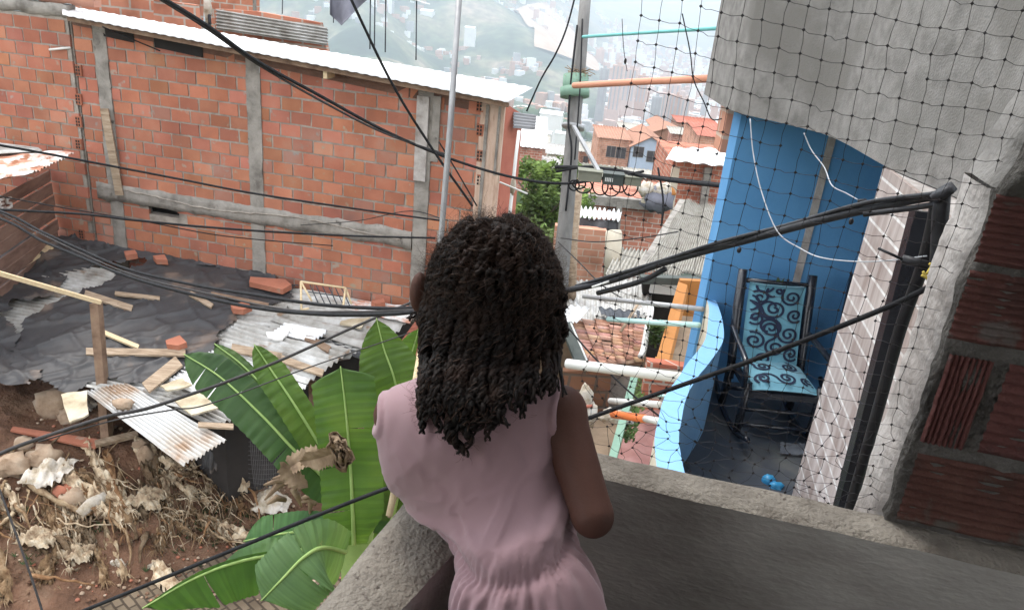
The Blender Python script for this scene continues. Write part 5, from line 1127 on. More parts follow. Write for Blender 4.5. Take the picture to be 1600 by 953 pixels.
    obj('back_rail', MB().tube([(-W_ - .03, .385, seat + .62), (W_ + .03, .385, seat + .62)], .02, 8), M['black_lacquer'], t, local=True)
    return t
cc = Z(1195, 665, FL)
chair((cc[0] - .02, cc[1] + .0, FL), R(2), 'turquoise swirl cushioned black rocking chair in full view on the blue balcony')
c2_ = Z(1385, 650, FL); chair((cc[0] + .84, cc[1] + .12, FL), R(-6), 'second black rocking chair mostly hidden behind the pale tiled wall')
tag(obj('leaf_sprig', MB().add([A(1210, 443, 5.9), A(1216, 432, 5.9), A(1220, 440, 5.9), A(1226, 434, 5.9), A(1222, 446, 5.9)], [(0, 1, 2), (2, 3, 4)]).add([A(1214, 444, 5.92), A(1210, 436, 5.92), A(1218, 445, 5.92)], [(0, 1, 2)]), M['moss']), 'tiny green sprig above the chair back', 'plant')

# ------------------------------------------------------------------ our own balcony
PZ = .85
Oc, Ic = np.array([-.115, 1.415]), np.array([.035, 1.295])
ro1 = np.array([.19, 1.35]); rd = nrm((.98 - .19, 1.18 - 1.35)); ri1 = np.array([.22, 1.25])
lo1 = np.array([-.15, 1.14]); ld = nrm((-.09, -.29)); li1 = np.array([-.05, 1.01]); lid = nrm((-.07, -.14))
def inter(p, d, q, e):
    Mx = np.array([[d[0], -e[0]], [d[1], -e[1]]]); t = np.linalg.solve(Mx, q - p); return p + d * t[0]
Oc = inter(ro1, rd, lo1, ld); Ic = inter(ri1, rd, li1, lid)
Ro, Ri = Oc + rd * 2.6, Ic + rd * 2.6; Lo, Li = Oc - ld * -1.0 * 1.9, Ic + lid * 1.9
Lo = Oc + ld * 1.9
par = thing('balcony_parapet', 'grey cement parapet of the balcony the girl leans on', 'parapet', (Ic[0], Ic[1], -.2))
def run(a, b, c, d, name, seed):                                     # outer a->b, inner d<-c ; rough top sheet plus faces
    n = 60; G_ = []
    for i in range(n + 1):
        t = i / n; o_ = a + (b - a) * t; q = d + (c - d) * t; row = [(*o_, -1.4), (*o_, PZ - .012)]
        for j in range(7):
            s_ = j / 6; p = o_ * (1 - s_) + q * s_; row.append((p[0] + .003 * fbm(t * 40, j, seed, 3), p[1] + .004 * fbm(t * 50, j, seed + 1, 3) * (j in (0, 6)), PZ + .004 * fbm(p[0] * 14, p[1] * 14, seed, 4) - (.007 if j in (0, 6) else 0)))
        row += [(*q, PZ - .014), (*q, -.02)]; G_.append(row)
    G_ = np.array(G_); mb = MB()
    mb.grid(G_[:, :9], 0); mb.grid(G_[:, 8:], 1)
    return obj(name, mb, [M['parapet'], M['parapet_in']], par)
run(Oc, Ro, Ri, Ic, 'front_wall', 1); run(Lo, Oc, Ic, Li, 'side_wall', 2)
struct(obj('floor', MB().box((-1.2, -2.2, -.16), (3.0, 1.5, -.02)), M['darkfloor'], origin=(0, 0, -.16)))
# brick side wall standing on the parapet, ribbed hollow bricks
Wn = np.array([-rd[1], rd[0]]); 
if Wn[1] < 0: Wn = -Wn
we = np.array([.74, 1.23]); ang = math.atan2(rd[1], rd[0])
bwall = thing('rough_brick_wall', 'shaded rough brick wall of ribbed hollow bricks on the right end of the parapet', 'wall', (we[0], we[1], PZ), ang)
_e3 = np.array([we[0], we[1], 0.]); _n3 = np.array([Wn[0], Wn[1], 0.])
def BW(px, py): p = PL(px, py, _e3 - _n3 * .03, _n3); return (p[0] - we[0]) * rd[0] + (p[1] - we[1]) * rd[1], p[2] - PZ
def ribbed(mb, x0, x1, z0, z1, vert=False, n=9):
    r = random.uniform(.8, 1.1); nx = 2; G_ = []
    m = n * 4
    if vert: 
        for i in range(m + 1):
            u = i / m; G_.append([(x0 + (x1 - x0) * u + .002 * fbm(u * 5, t * 4, x0, 2), -.03 + .0035 * math.cos(u * n * 2 * math.pi) + .003 * fbm(u * 3, t * 3, z0, 2), z0 + (z1 - z0) * t) for t in np.linspace(0, 1, 9)])
    else:
        for i in range(13):
            u = i / 12; G_.append([(x0 + (x1 - x0) * u, -.03 + .0035 * math.cos(k / m * n * 2 * math.pi) + .004 * fbm(u * 4, k / m * 3, x0 + z0, 2), z0 + (z1 - z0) * k / m + .002 * fbm(u * 5, k, z0, 2)) for k in range(m + 1)])
    mb.grid(G_, 0, (r, r * random.uniform(.9, 1.05), r))
    return mb
rows = [(792, 748), (694, 556), (524, 420), (398, 296)]
mb = MB(); xr = 1.5; lst = []
zs = []
for yb_, yt_ in rows:
    zb2 = BW(1500, yb_ + 8)[1]; zt3 = BW(1500, yt_)[1]; zs.append((zb2, zt3))
zs[0] = (.01, BW(1500, 722)[1]); 
for i, (za_, zc_) in enumerate(zs):
    if i == 1: segs = [(.012, BW(1528, 640)[0], True), (BW(1552, 640)[0], BW(1552, 640)[0] + .33, False), (BW(1552, 640)[0] + .345, 1.6, False)]
    elif i == 0: segs = [(.015, .42, False), (.44, .9, False), (.92, 1.6, False)]
    elif i == 2: segs = [(BW(1500, 470)[0], .2, False), (.215, .6, False), (.62, 1.2, False), (1.22, 1.6, False)]
    else: segs = [(BW(1545, 340)[0], .25, False), (.27, .7, False), (.72, 1.6, False)]
    for a, b, vv in segs: ribbed(mb, a, b, za_, zc_, vv, 9 if not vv else 8)
obj('brick', mb, mk('shade_darkened_brick', [(.075, .04, .033), (.12, .052, .042), (.15, .07, .056)], 9, .95, .5, 60, tint=True, spots=((.13, .11, .095), 14, .6)), bwall, local=True)  # brick colour darkened to carry the wall's shade, plus dusty spots
G_ = []; tops = 2.4
def ledge(z):                                                        # ragged left edge of the wall, leaning away above the last course
    base = .0 + .007 * fbm(z * 6, 1, 1, 3)
    zc_ = zs[3][1] - .01
    return base + (max(0, z - zc_) * .2 if z > zc_ else 0) + .008 * abs(fbm(z * 8, 0, 3, 3)) + .012 * float(sm(zc_, zc_ + .15, z)) * abs(fbm(z * 7, 0, 3, 3))
for k in range(240):
    z = -.0 + tops * k / 239; x0_ = ledge(z); G_.append([(x0_ + .005, .10, z)] + [(x0_ + (1.6 - x0_) * (j / 60) ** 1.3, -.0235 + .009 * fbm(j * .35, z * 14, 5, 4) + (-.02 * sm(zs[3][1] - .02, zs[3][1] + .03, z)) * (1 + .8 * fbm(j * .5, z * 9, 2, 4)), z) for j in range(61)])
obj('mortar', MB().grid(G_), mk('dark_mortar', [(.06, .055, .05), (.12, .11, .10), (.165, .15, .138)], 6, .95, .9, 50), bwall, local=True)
# white plaster on the wall's end face, broken edge
G_ = []
zpt = BW(1530, 300)[1]
for k in range(110):
    z = -.9 + (zpt + .9) * k / 109; w2 = .15 + .010 * fbm(z * 9, 5, 2, 3); e_ = ledge(max(z, 0)) - .004 + .005 * fbm(z * 11, 0, 9, 4)
    G_.append([(e_ + .02, .0 + .010 * fbm(z * 12, 3, 7, 3), z), (e_, .015 + .010 * fbm(z * 12, 3, 7, 3), z), (e_ + .004 * fbm(z * 6, 1, 2, 3), .08, z), (e_ + .006 * fbm(z * 6, 5, 2, 3), .14, z), (e_, w2, z), (e_ + .05, w2 + .01, z)])
obj('end_plaster', MB().grid(G_), M['white_plaster'], bwall, local=True)
G_ = []
for k in range(200):
    z = zpt + .005 + (tops - zpt) * k / 199; e_ = ledge(z) + .005 * fbm(z * 11, 0, 9, 3); G_.append([(e_ + .03, -.03, z), (e_ - .004, .004, z), (e_ - .003 + .006 * fbm(z * 9, 1, 2, 3), .07, z), (e_ - .002, .14, z), (e_ + .05, .16, z)])
obj('end_mortar', MB().grid(G_), M['grayplaster'], bwall, local=True)
def EW(lx, ly, z): return np.array([we[0] + rd[0] * lx + Wn[0] * ly, we[1] + rd[1] * lx + Wn[1] * ly, z])
# black pipes on the far corner, bracket and cables
tag(obj('black_pipe', MB().tube(smoothpath([A(1466, 300, 1.60), A(1458, 350, 1.62), A(1440, 420, 1.68), A(1405, 520, 1.78), A(1372, 640, 1.9), A(1332, 780, 2.05), A(1310, 860, 2.15)], 6), .014, 10), M['tape']), 'black taped pipe running down the corner next to the white plaster', 'pipe')
tag(obj('black_channel', MB().bar(A(1440, 330, 2.1), A(1316, 800, 2.35), .035, .05, (1, 0, 0)), M['black_lacquer']), 'flat black metal channel at the right edge of the tiled wall', 'channel')
tag(obj('bracket', MB().tube([A(1474, 300, 1.5), A(1470, 330, 1.52), A(1462, 420, 1.55), A(1452, 500, 1.58)], [.014, .016, .012, .010], 10).tube([A(1470, 296, 1.5), A(1478, 306, 1.5)], .024, 10), M['tape']), 'thick taped upright bracket holding the cable ends at the wall corner', 'bracket')
tag(obj('pipe_elbow', MB().tube([A(1410, 405, 1.56), A(1450, 415, 1.55)], .0095, 10).tube([A(1372, 388, 1.58), A(1412, 406, 1.56)], .003, 6), M['tape']), 'short dark pipe stub with a thin wire pointing left', 'pipe')
yr = MB()
for pts in ([(1448, 428), (1462, 408), (1482, 400), (1492, 425)], [(1440, 430), (1456, 436), (1464, 420), (1452, 412)], [(1442, 424), (1450, 436), (1462, 430)], [(1455, 440), (1470, 455), (1462, 468)]): yr.tube(smoothpath([A(x, y, 1.49) for x, y in pts], 6), .0028, 6)
tag(obj('yellow_tie', yr, M['yellow_rope']), 'frayed yellow cord knotted round the bracket', 'cord')
# unseen roof slab and rear wall of our balcony, added to shade it
shade = thing('balcony_shade_roof', 'unseen concrete roof slab added over the balcony to shade it', 'roof', (.8, -.6, 2.6))
obj('slab', MB().box((-1.6, -2.4, 2.62), (3.4, 1.05, 2.78)), M['concrete'], shade)
rw = thing('rear_wall', 'unseen rendered house wall behind the balcony, helping to shade it', 'wall', (0, -1.6, 0)); obj('wall', MB().box((-1.6, -1.75, -.1), (3.4, -1.6, 2.61)), M['concrete'], rw)

# ------------------------------------------------------------------ bird net hung over the parapet opening
na = Oc + rd * .23 + Wn * .03; NL = 1.15; SU = .0335
rn_ = random.Random(12); cols = int(NL / SU); vz = [PZ - .12]; z = vz[0]
while z < 2.35:
    z += .024 if z < 1.02 else (.030 if z < 1.15 else .0375); vz.append(z)
K = {}
for i in range(cols + 1):
    for j, z in enumerate(vz):
        t = i / cols; sl_ = sm(1.15, .75, z); amp_ = .0013 + .008 * sl_
        dz = .17 * (t - .55) ** 2 - .02 + .0015 * math.sin(i * 1.3 + j * .8); u = i * SU + rn_.gauss(0, amp_) + .004 * math.sin(j * .5 + i * .1) + .02 * sl_ * math.sin(j * 1.1)
        w3 = .03 * math.sin(t * 5 + j * .13) * sl_ + rn_.gauss(0, amp_ * .6)
        K[i, j] = np.array([na[0] + rd[0] * u + Wn[0] * w3, na[1] + rd[1] * u + Wn[1] * w3, z + dz * (1 if z > 1 else (z - .7) / .3) + rn_.gauss(0, amp_)])
mb = MB(); nr_ = .00052
gap = lambda i, j: rn_.random() < .012
for i in range(cols + 1):
    for j in range(len(vz)):
        k = K[i, j]
        if i < cols and not gap(i, j):
            b = K[i + 1, j]; m_ = (k + b) / 2 + np.array([0, 0, rn_.gauss(-.0022, .0014)]); m1_ = (k * 3 + b) / 4 + np.array([0, 0, rn_.gauss(-.001, .0008)])
            mb.tube([k, m1_, m_, b], nr_, 3, cap=False)
        if j < len(vz) - 1 and not gap(i, j):
            b = K[i, j + 1]; sl_ = .004 if vz[j] < 1.05 else .0008; m_ = (k + b) / 2 + np.array([rn_.gauss(0, sl_), rn_.gauss(0, sl_), 0]); mb.tube([k, m_, b], nr_, 3, cap=False)
        s_ = .0032; mb.add([k + [s_, 0, 0], k + [0, 0, s_], k - [s_, 0, 0], k - [0, 0, s_], k + [0, s_ * .6, 0], k - [0, s_ * .6, 0]], [(0, 1, 4), (1, 2, 4), (2, 3, 4), (3, 0, 4), (1, 0, 5), (2, 1, 5), (3, 2, 5), (0, 3, 5)])
tag(obj('bird_net', mb, M['net']), 'black knotted square mesh net hung over the right side of the parapet', 'net')

# ------------------------------------------------------------------ cables
cable('power_cable', [(225, -20, 5.8), (320, 38, 6.2), (400, 95, 6.7), (500, 150, 7.3), (600, 204, 7.9), (700, 247, 8.5), (800, 277, 9.1), (880, 287, 9.6), (950, 278, 9.4), (1006, 268, 9.2)], .017, 'thick black cable sweeping from the top left to the utility pole')
cable('thin_wire', [(225, -16, 5.85), (320, 43, 6.25), (400, 99, 6.75), (500, 157, 7.3), (600, 208, 7.9), (700, 243, 8.5)], .012, 'thinner cable lying along the thick one from the top left', 'greycable')
cable('power_cable', [(-40, 220, 6.5), (60, 238, 6.9), (150, 255, 7.3), (280, 280, 7.8), (400, 303, 8.2), (560, 327, 8.8), (690, 345, 9.3)], .012, 'single dark cable crossing the brick wall at mid height')
cable('power_cable', [(-40, 326, 6.8), (120, 334, 7.2), (200, 343, 7.4), (300, 353, 7.7), (420, 362, 8.1), (560, 369, 8.6), (680, 372, 9.0)], .012, 'dark cable crossing the wall under the grey beam')
cable('thin_wire', [(-40, 300, 6.8), (100, 325, 7.2), (220, 345, 7.5), (330, 366, 7.8), (420, 376, 8.2), (520, 384, 8.5)], .006, 'thin wire sagging just below the beam cable')
cable('service_cable', [(-40, 316, 5.4), (20, 338, 5.2), (63, 361, 5.1), (126, 390, 4.9), (200, 421, 4.7), (302, 445, 4.4), (400, 461, 4.0), (500, 476, 3.6), (600, 482, 3.2), (660, 480, 3.0), (760, 472, 2.75), (880, 453, 2.45)], .0085, 'upper of the two thick cables passing behind the girl\'s head', 'cable')
cable('service_cable', [(-40, 326, 5.3), (20, 350, 5.15), (63, 375, 5.05), (126, 402, 4.85), (200, 432, 4.6), (300, 460, 4.3), (400, 481, 3.9), (500, 491, 3.5), (600, 491, 3.1), (660, 486, 2.9), (760, 478, 2.7), (880, 458, 2.42)], .0092, 'lower of the two thick cables passing behind the girl\'s head', 'cable')
cable('thin_wire', [(-40, 312, 5.42), (63, 365, 5.08), (200, 427, 4.66), (340, 462, 4.2), (450, 484, 3.75), (560, 487, 3.3), (650, 484, 3.0)], .005, 'thin wire twisted along the two thick cables', 'greycable')
tb = thing('taped_bundle', 'thick black taped cable bundle rising from the hair to the wall corner', 'cable', A(1200, 375, 1.9))
obj('bundle', MB().tube(smoothpath([A(868, 457, 2.5), A(950, 440, 2.35), A(1050, 407, 2.15), (A(1180, 372, 1.95)), A(1300, 340, 1.78), A(1400, 318, 1.64), A(1475, 303, 1.52)], 8), .0098, 10), M['tape'], tb)
obj('strand', MB().tube(smoothpath([A(900, 447, 2.45), A(1020, 412, 2.2), A(1120, 380, 2.02), (A(1230, 352, 1.88)), A(1350, 318, 1.7), A(1470, 302, 1.52)], 8), .0055, 8).tube(smoothpath([A(934, 458, 2.4), A(1000, 440, 2.25), A(1040, 420, 2.18)], 8), .008, 8).tube(smoothpath([A(1350, 335, 1.68), A(1420, 326, 1.6), A(1472, 318, 1.53)], 6), .006, 8), M['tape'], tb)
obj('tape_tail', MB().tube([A(925, 449, 2.35), A(952, 440, 2.33)], .004, 6), M['pvc_white'], tb)
for px, py, d in ((1155, 391, 1.97), (1330, 346, 1.72)): obj('tape_knot', MB().ell(A(px, py, d), (.006, .006, .008), 6, 8), M['tape'], tb)
cable('single_cable', [(1472, 438, 1.54), (1400, 474, 1.62), (1300, 515, 1.72), (1180, 561, 1.86), (1050, 607, 2.0), (915, 655, 2.15), (760, 712, 2.2), (620, 757, 2.25), (500, 803, 2.3), (380, 852, 2.35), (250, 905, 2.42), (100, 966, 2.5)], .0068, 'long dark cable running down left across the picture behind the girl')
cable('service_cable', [(-40, 728, 3.6), (20, 700, 3.7), (100, 672, 3.8), (170, 650, 3.9), (230, 638, 4.0), (300, 615, 4.2), (350, 598, 4.4), (440, 562, 4.7), (560, 508, 5.1), (660, 465, 5.5)], .0095, 'grey cable rising from the lower left edge towards the girl\'s head', 'greycable')
cable('thin_wire', [(60, 690, 3.78), (180, 656, 3.9), (270, 640, 4.0), (330, 630, 4.2), (480, 575, 4.7), (640, 520, 5.2)], .004, 'thin wire hanging below the rising grey cable', 'greycable')
cable('thin_wire', [(544, -10, 5.5), (612, 130, 6), (675, 232, 6.4), (738, 322, 6.8)], .0105, 'straight thin wire slanting down from the hanging cloth')
cable('thin_wire', [(686, 222, 8.4), (715, 270, 8.6), (745, 322, 8.8)], .009, 'short thin wire slanting beside the grey pole')
cable('thin_wire', [(900, -10, 9), (885, 45, 9.1), (868, 85, 9.2), (845, 125, 9.4), (823, 174, 9.6)], .012, 'curving wire in front of the hazy mountain')
cable('thin_wire', [(-10, 740, 2.6), (20, 820, 2.55), (50, 905, 2.5), (68, 960, 2.48)], .0035, 'thin wire falling at the lower left corner', 'greycable')
cable('thin_wire', [(1066, 22, 1.5), (1078, 80, 1.5), (1084, 125, 1.52), (1100, 160, 1.52), (1112, 186, 1.52), (1128, 186, 1.52)], .0012, 'thin black wire dangling in the net before the sky')
cable('thin_wire', [(972, 30, 1.6), (974, 70, 1.6), (977, 95, 1.6), (980, 112, 1.6)], .0008, 'short wire with a small bead hanging in the net')
tag(obj('bead', MB().ell(A(977, 96, 1.6), (.003, .003, .006), 6, 8), M['greycable']), 'small dark bead hanging on a thread in the net', 'bead')
cable('string', [(1172, 186, 1.9), (1177, 240, 1.9), (1190, 300, 1.88), (1215, 362, 1.85), (1250, 388, 1.82), (1285, 403, 1.78), (1345, 409, 1.72), (1400, 406, 1.66), (1448, 400, 1.58)], .0014, 'white string looping from the grey wall across the blue wall', 'white_string')
cable('string', [(1256, 208, 1.85), (1268, 235, 1.85), (1288, 262, 1.83), (1300, 290, 1.8), (1322, 302, 1.78), (1340, 312, 1.76)], .0014, 'short white string hanging beside the white corner strip', 'white_string')
tag(obj('tape_tuft', MB().ell(A(1348, 315, 1.75), (.014, .006, .006), 6, 8, noise_=.4), M['tape']), 'small black knot at the end of the short string', 'knot')
cable('thin_wire', [(160, 42, 11), (190, 55, 11.4), (250, 80, 11.5)], .01, 'thin wire under the left end of the white roof')
cable('thin_wire', [(700, 345, 8.9), (640, 330, 9.6), (560, 345, 10.4), (470, 352, 11)], .006, 'faint wire rising right over the brick wall')
for a in ([(880, 370, 9.6), (930, 378, 9.4), (1000, 372, 9.2), (1060, 362, 9.0)], [(870, 365, 9.8), (900, 400, 9.6), (940, 440, 9.3), (975, 470, 9)], [(918, 340, 9.4), (925, 362, 9.4), (930, 380, 9.4)], [(880, 500, 7), (930, 560, 6.8), (990, 620, 6.6), (1050, 665, 6.4)], [(1020, 250, 9), (1034, 290, 9), (1040, 350, 9)]):
    pass
cable('thin_wire', [(876, 372, 9.8), (930, 378, 9.5), (1000, 372, 9.2), (1060, 362, 9.0)], .008, 'level thin wire from the pole across the cream barrel', 'greycable')
cable('thin_wire', [(872, 378, 9.8), (905, 410, 9.6), (940, 445, 9.4), (975, 468, 9.2)], .008, 'thin wire dropping from the pole over the orange brick wall', 'greycable')
cable('thin_wire', [(884, 508, 7), (930, 560, 6.8), (990, 618, 6.6), (1046, 662, 6.4)], .008, 'thin black wire slanting down over the courtyard')
cable('thin_wire', [(1028, 262, 9), (1036, 310, 9), (1034, 350, 9)], .012, 'wire hanging from the bundle down the pinkish pillar')

# haze: the air between here and the far side of the valley
hz = bpy.data.materials.new('haze'); hz.use_nodes = True; nt = hz.node_tree
for n in list(nt.nodes):
    if n.type == 'BSDF_PRINCIPLED': nt.nodes.remove(n)
pv = nt.nodes.new('ShaderNodeVolumePrincipled'); pv.inputs['Density'].default_value = 3.8e-4; pv.inputs['Color'].default_value = (.80, .90, 1, 1); pv.inputs['Anisotropy'].default_value = .45
nt.links.new(pv.outputs[0], nt.nodes['Material Output'].inputs['Volume'])
zmin, zmax = float(GZ.min()) - 1, float(GZ.max()) + 8
ho = obj('haze', MB().box((xs[0] - 5, ys[0] - 5, zmin), (xs[-1] + 5, ys[-1] + 5, zmax)), hz, local=True); ho['kind'] = 'stuff'; ho['label'] = 'pale haze filling the valley'

# ------------------------------------------------------------------ banana plant
mt_, ntt, bb = _mat('banana_leaf'); N = ntt.nodes.new; L = ntt.links.new
at = N('ShaderNodeAttribute'); at.attribute_name = 'tint'
tcc = N('ShaderNodeTexCoord'); n_ = N('ShaderNodeTexNoise'); n_.inputs['Scale'].default_value = 3; n_.inputs['Detail'].default_value = 5; L(tcc.outputs['Object'], n_.inputs['Vector'])
cr = _ramp(ntt, [(.055, .105, .034), (.08, .145, .044), (.115, .18, .058)], .3, .7); L(n_.outputs['Fac'], cr.inputs['Fac'])
n5 = N('ShaderNodeTexNoise'); n5.inputs['Scale'].default_value = 3.5; n5.inputs['Detail'].default_value = 9; n5.inputs['Roughness'].default_value = .7; L(tcc.outputs['Object'], n5.inputs['Vector']); c5 = _ramp(ntt, [(0, 0, 0), (1, 1, 1)], .66, .70); L(n5.outputs['Fac'], c5.inputs['Fac']); m5 = N('ShaderNodeMix'); m5.data_type = 'RGBA'; L(c5.outputs['Color'], m5.inputs[0]); L(cr.outputs['Color'], m5.inputs[6]); m5.inputs[7].default_value = (.20, .15, .07, 1)
m1 = N('ShaderNodeMix'); m1.data_type = 'RGBA'; m1.blend_type = 'MULTIPLY'; m1.inputs[0].default_value = 1; L(m5.outputs[2], m1.inputs[6]); L(at.outputs['Color'], m1.inputs[7])
L(m1.outputs[2], bb.inputs['Base Color']); bb.inputs['Roughness'].default_value = .55; bb.inputs['Specular IOR Level'].default_value = .3
tr = N('ShaderNodeBsdfTranslucent'); m2 = N('ShaderNodeMix'); m2.data_type = 'RGBA'; m2.blend_type = 'MULTIPLY'; m2.inputs[0].default_value = 1; m2.inputs[7].default_value = (1.5, 1.6, .5, 1); L(m1.outputs[2], m2.inputs[6]); L(m2.outputs[2], tr.inputs['Color'])
ms_ = N('ShaderNodeMixShader'); ms_.inputs[0].default_value = .35; L(bb.outputs[0], ms_.inputs[1]); L(tr.outputs[0], ms_.inputs[2]); L(ms_.outputs[0], ntt.nodes['Material Output'].inputs['Surface'])
M['banana'] = mt_
M['midrib'] = mk('leaf_midrib', [(.22, .34, .10), (.32, .44, .15)], 5, .5, 0)
VD = np.array([0, CY[2], CU[2]])
def leaf(parent, pts, wl, wr, roll=0, fold=.25, seed=0, tears=(), tint=(1, 1, 1), mat='banana', tip=.14, basew=.3, curl=0, holes=0, rag=0.02):
    rg = random.Random(seed); Pm = smoothpath([A(*p) for p in pts], 16); n = len(Pm); T = np.gradient(Pm, axis=0); T /= np.linalg.norm(T, axis=1, keepdims=True)
    t = np.linspace(0, 1, n); prof = np.minimum(1, ((t + .0) / tip)) ** .55 * (1 - (1 - basew) * sm(.72, 1, t)) * (1 - .12 * (t - .45) ** 2)
    prof = np.maximum(prof, .015); mb = MB()
    for side, w_ in ((-1, wl), (1, wr)):
        if w_ <= 0: continue
        cuts = sorted([c for s_, c in tears if s_ == side]); grp = np.searchsorted(cuts, t); K_ = 9; row_prev = None
        for gidx in range(len(cuts) + 1):
            ii = np.where(grp == gidx)[0]
            if len(ii) < 1: continue
            ii = np.arange(ii[0], min(n, ii[-1] + 2)); dv = rg.uniform(-.12, .12) if cuts else 0; G_ = []
            for q, i in enumerate(ii):
                v = nrm(CAM - Pm[i]); lat = nrm(np.cross(T[i], v)) * side; nn = nrm(np.cross(T[i], lat)); nn = nn * (1 if nn @ v > 0 else -1)
                d = lat * math.cos(roll * side + 0) + nn * math.sin(roll * side); row = []; gapf = .04 * (q / max(1, len(ii) - 1) - .5) if cuts else 0
                for k in range(K_):
                    s_ = k / (K_ - 1); ww = w_ * prof[i] * (1 + rag * math.sin(i * 2.3 + seed) * (s_ > .9))
                    p = Pm[i] + d * ww * s_ + nn * (fold * ww * s_ * (1 - s_ * .9) * 1.1 + curl * ww * s_ * s_ + dv * ww * s_ * s_) - T[i] * (.10 * w_ * s_ ** 1.4) * -1 - T[i] * gapf * w_ * s_ * 2
                    p = p + nn * (.006 * math.sin(i * 1.9 + seed) * s_ + .012 * fbm(i * .25, s_ * 2, seed, 2) * s_); row.append(p)
                G_.append(row)
            o0 = len(mb.f); mb.grid(G_)
            for f_i in range(o0, len(mb.f)):
                q = (f_i - o0) // (K_ - 1); r_ = random.Random(int(ii[min(q, len(ii) - 1)]) * 7 + seed).uniform(.86, 1.12); mb.t[f_i] = tuple(r_ * c for c in tint)
                if holes and rg.random() < holes * (((f_i - o0) % (K_ - 1)) / K_): mb.t[f_i] = None
    keep = [i for i, x in enumerate(mb.t) if x is not None]
    mb.f = [mb.f[i] for i in keep]; mb.m = [mb.m[i] for i in keep]; mb.smooth = [mb.smooth[i] for i in keep]; mb.t = [mb.t[i] for i in keep]
    o = obj('leaf', mb, M[mat], parent)
    nn0 = np.array([nrm(CAM - p) for p in Pm]) * .006
    if mat == 'banana': obj('midrib', MB().tube(Pm + nn0, np.linspace(.004, .016, n), 6), M['midrib'], o)
    return o
bp0 = A(556, 905, 6.0)
bn = thing('banana_plant', 'tall banana plant with big green leaves between the shack and the parapet', 'plant', (bp0[0], bp0[1], -5.2))
stem = MB().tube(smoothpath([(bp0[0] + .05, bp0[1] + .25, -5.25), (bp0[0], bp0[1] + .1, -4.2), tuple(A(560, 800, 5.9)), tuple(A(556, 745, 5.75))], 6), [.15] * 6 + [.13] * 6 + [.08] * 7, 12)
obj('stem', stem, M['midrib'], bn)
leaf(bn, [(287, 553, 5.6), (345, 590, 5.55), (410, 650, 5.5), (462, 705, 5.5), (520, 760, 5.6), (550, 800, 5.7)], .14, .17, .1, .15, 1, ((1, .12), (1, .2), (-1, .16), (-1, .28), (1, .55), (-1, .6)), (.62, .72, .8), holes=.0, basew=.15)
leaf(bn, [(335, 537, 5.9), (380, 572, 5.85), (430, 625, 5.8), (490, 695, 5.8), (548, 780, 5.8)], .05, .14, .2, .2, 2, ((1, .3), (1, .38)), (.8, .85, .8), basew=.2)
leaf(bn, [(397, 538, 5.5), (425, 580, 5.5), (465, 640, 5.5), (510, 715, 5.6), (548, 790, 5.7)], .11, .13, .35, .4, 3, (), (1.15, 1.15, .8), basew=.15, tip=.25)
leaf(bn, [(532, 572, 4.9), (540, 640, 4.9), (547, 720, 4.95), (551, 800, 5.0), (553, 850, 5.1)], .205, .195, -.05, .1, 4, ((1, .5), (-1, .33), (1, .72)), (1.1, 1.15, .9), tip=.06, basew=.45)
leaf(bn, [(588, 497, 5.2), (600, 545, 5.2), (618, 600, 5.2), (628, 680, 5.3), (620, 780, 5.5), (600, 850, 5.7)], .19, .22, .1, .15, 5, ((-1, .45), (1, .35)), (1.25, 1.2, .9), tip=.3, basew=.4)
leaf(bn, [(655, 512, 5.6), (640, 560, 5.6), (618, 600, 5.55), (600, 700, 5.6), (575, 820, 5.7)], .04, .17, .2, .2, 6, (), (1.2, 1.25, .95), tip=.3)
leaf(bn, [(640, 660, 5.6), (622, 700, 5.5), (600, 760, 5.5), (580, 830, 5.6)], .16, .22, .1, .2, 7, (), (.85, 1.0, .9), basew=.5)
leaf(bn, [(408, 938, 4.4), (440, 905, 4.4), (475, 870, 4.45), (505, 855, 4.6), (540, 862, 4.9)], .17, .26, .0, .15, 8, ((-1, .5), (1, .4)), (1.6, 1.55, 2.1), tip=.12, basew=.8, curl=-.15)
leaf(bn, [(222, 950, 4.6), (300, 905, 4.7), (370, 878, 4.8), (450, 862, 5.0), (530, 850, 5.3)], .03, .26, -.5, .1, 9, ((1, .3), (1, .6)), (.7, .85, .7), tip=.3, basew=.6)
leaf(bn, [(330, 905, 5.3), (400, 872, 5.3), (450, 865, 5.3), (520, 850, 5.4)], .12, .22, .1, .1, 10, (), (1.2, 1.3, 1.7), tip=.3, basew=.6)
leaf(bn, [(380, 845, 6.1), (430, 835, 6.1), (480, 830, 6.0), (540, 835, 5.9)], .16, .16, .1, .1, 11, ((1, .5), (-1, .3)), (.8, 1.1, 1.3), tip=.2, basew=.6)
leaf(bn, [(455, 900, 5.4), (500, 850, 5.5), (530, 815, 5.6)], .14, .14, .1, .1, 12, ((1, .5),), (.75, 1.0, 1.0), basew=.6)
for pts, s_ in (([(482, 762, 5.3), (452, 735, 5.3), (480, 715, 5.25), (520, 705, 5.2)], 15), ([(540, 690, 4.7), (525, 705, 4.7), (500, 715, 4.8), (470, 722, 5.0)], 16)):
    leaf(bn, pts, .08, .06, .5, .5, s_, ((1, .3), (1, .6), (-1, .4)), mat='deadleaf', curl=.4, rag=.2)
cm_ = MB(); G_ = []
for i in range(18):
    row = []
    for j in range(18):
        rr = .08 + j / 17; aa = 2 * math.pi * i / 17; q_ = rr * (1 + .45 * fbm(math.cos(aa) * 1.5, math.sin(aa) * 1.5, 2, 3)); row.append(A(532 + 17 * q_ * math.cos(aa) + 6 * q_ * math.sin(aa), 704 + 27 * q_ * math.sin(aa), 4.66 + .12 * fbm(rr * 3, math.cos(aa) * 3, math.sin(aa) * 2, 4) + .08 * rr * rr))
    G_.append(row)
obj('dead_leaf', MB().grid(G_, thick=.003), M['deadleaf'], bn)
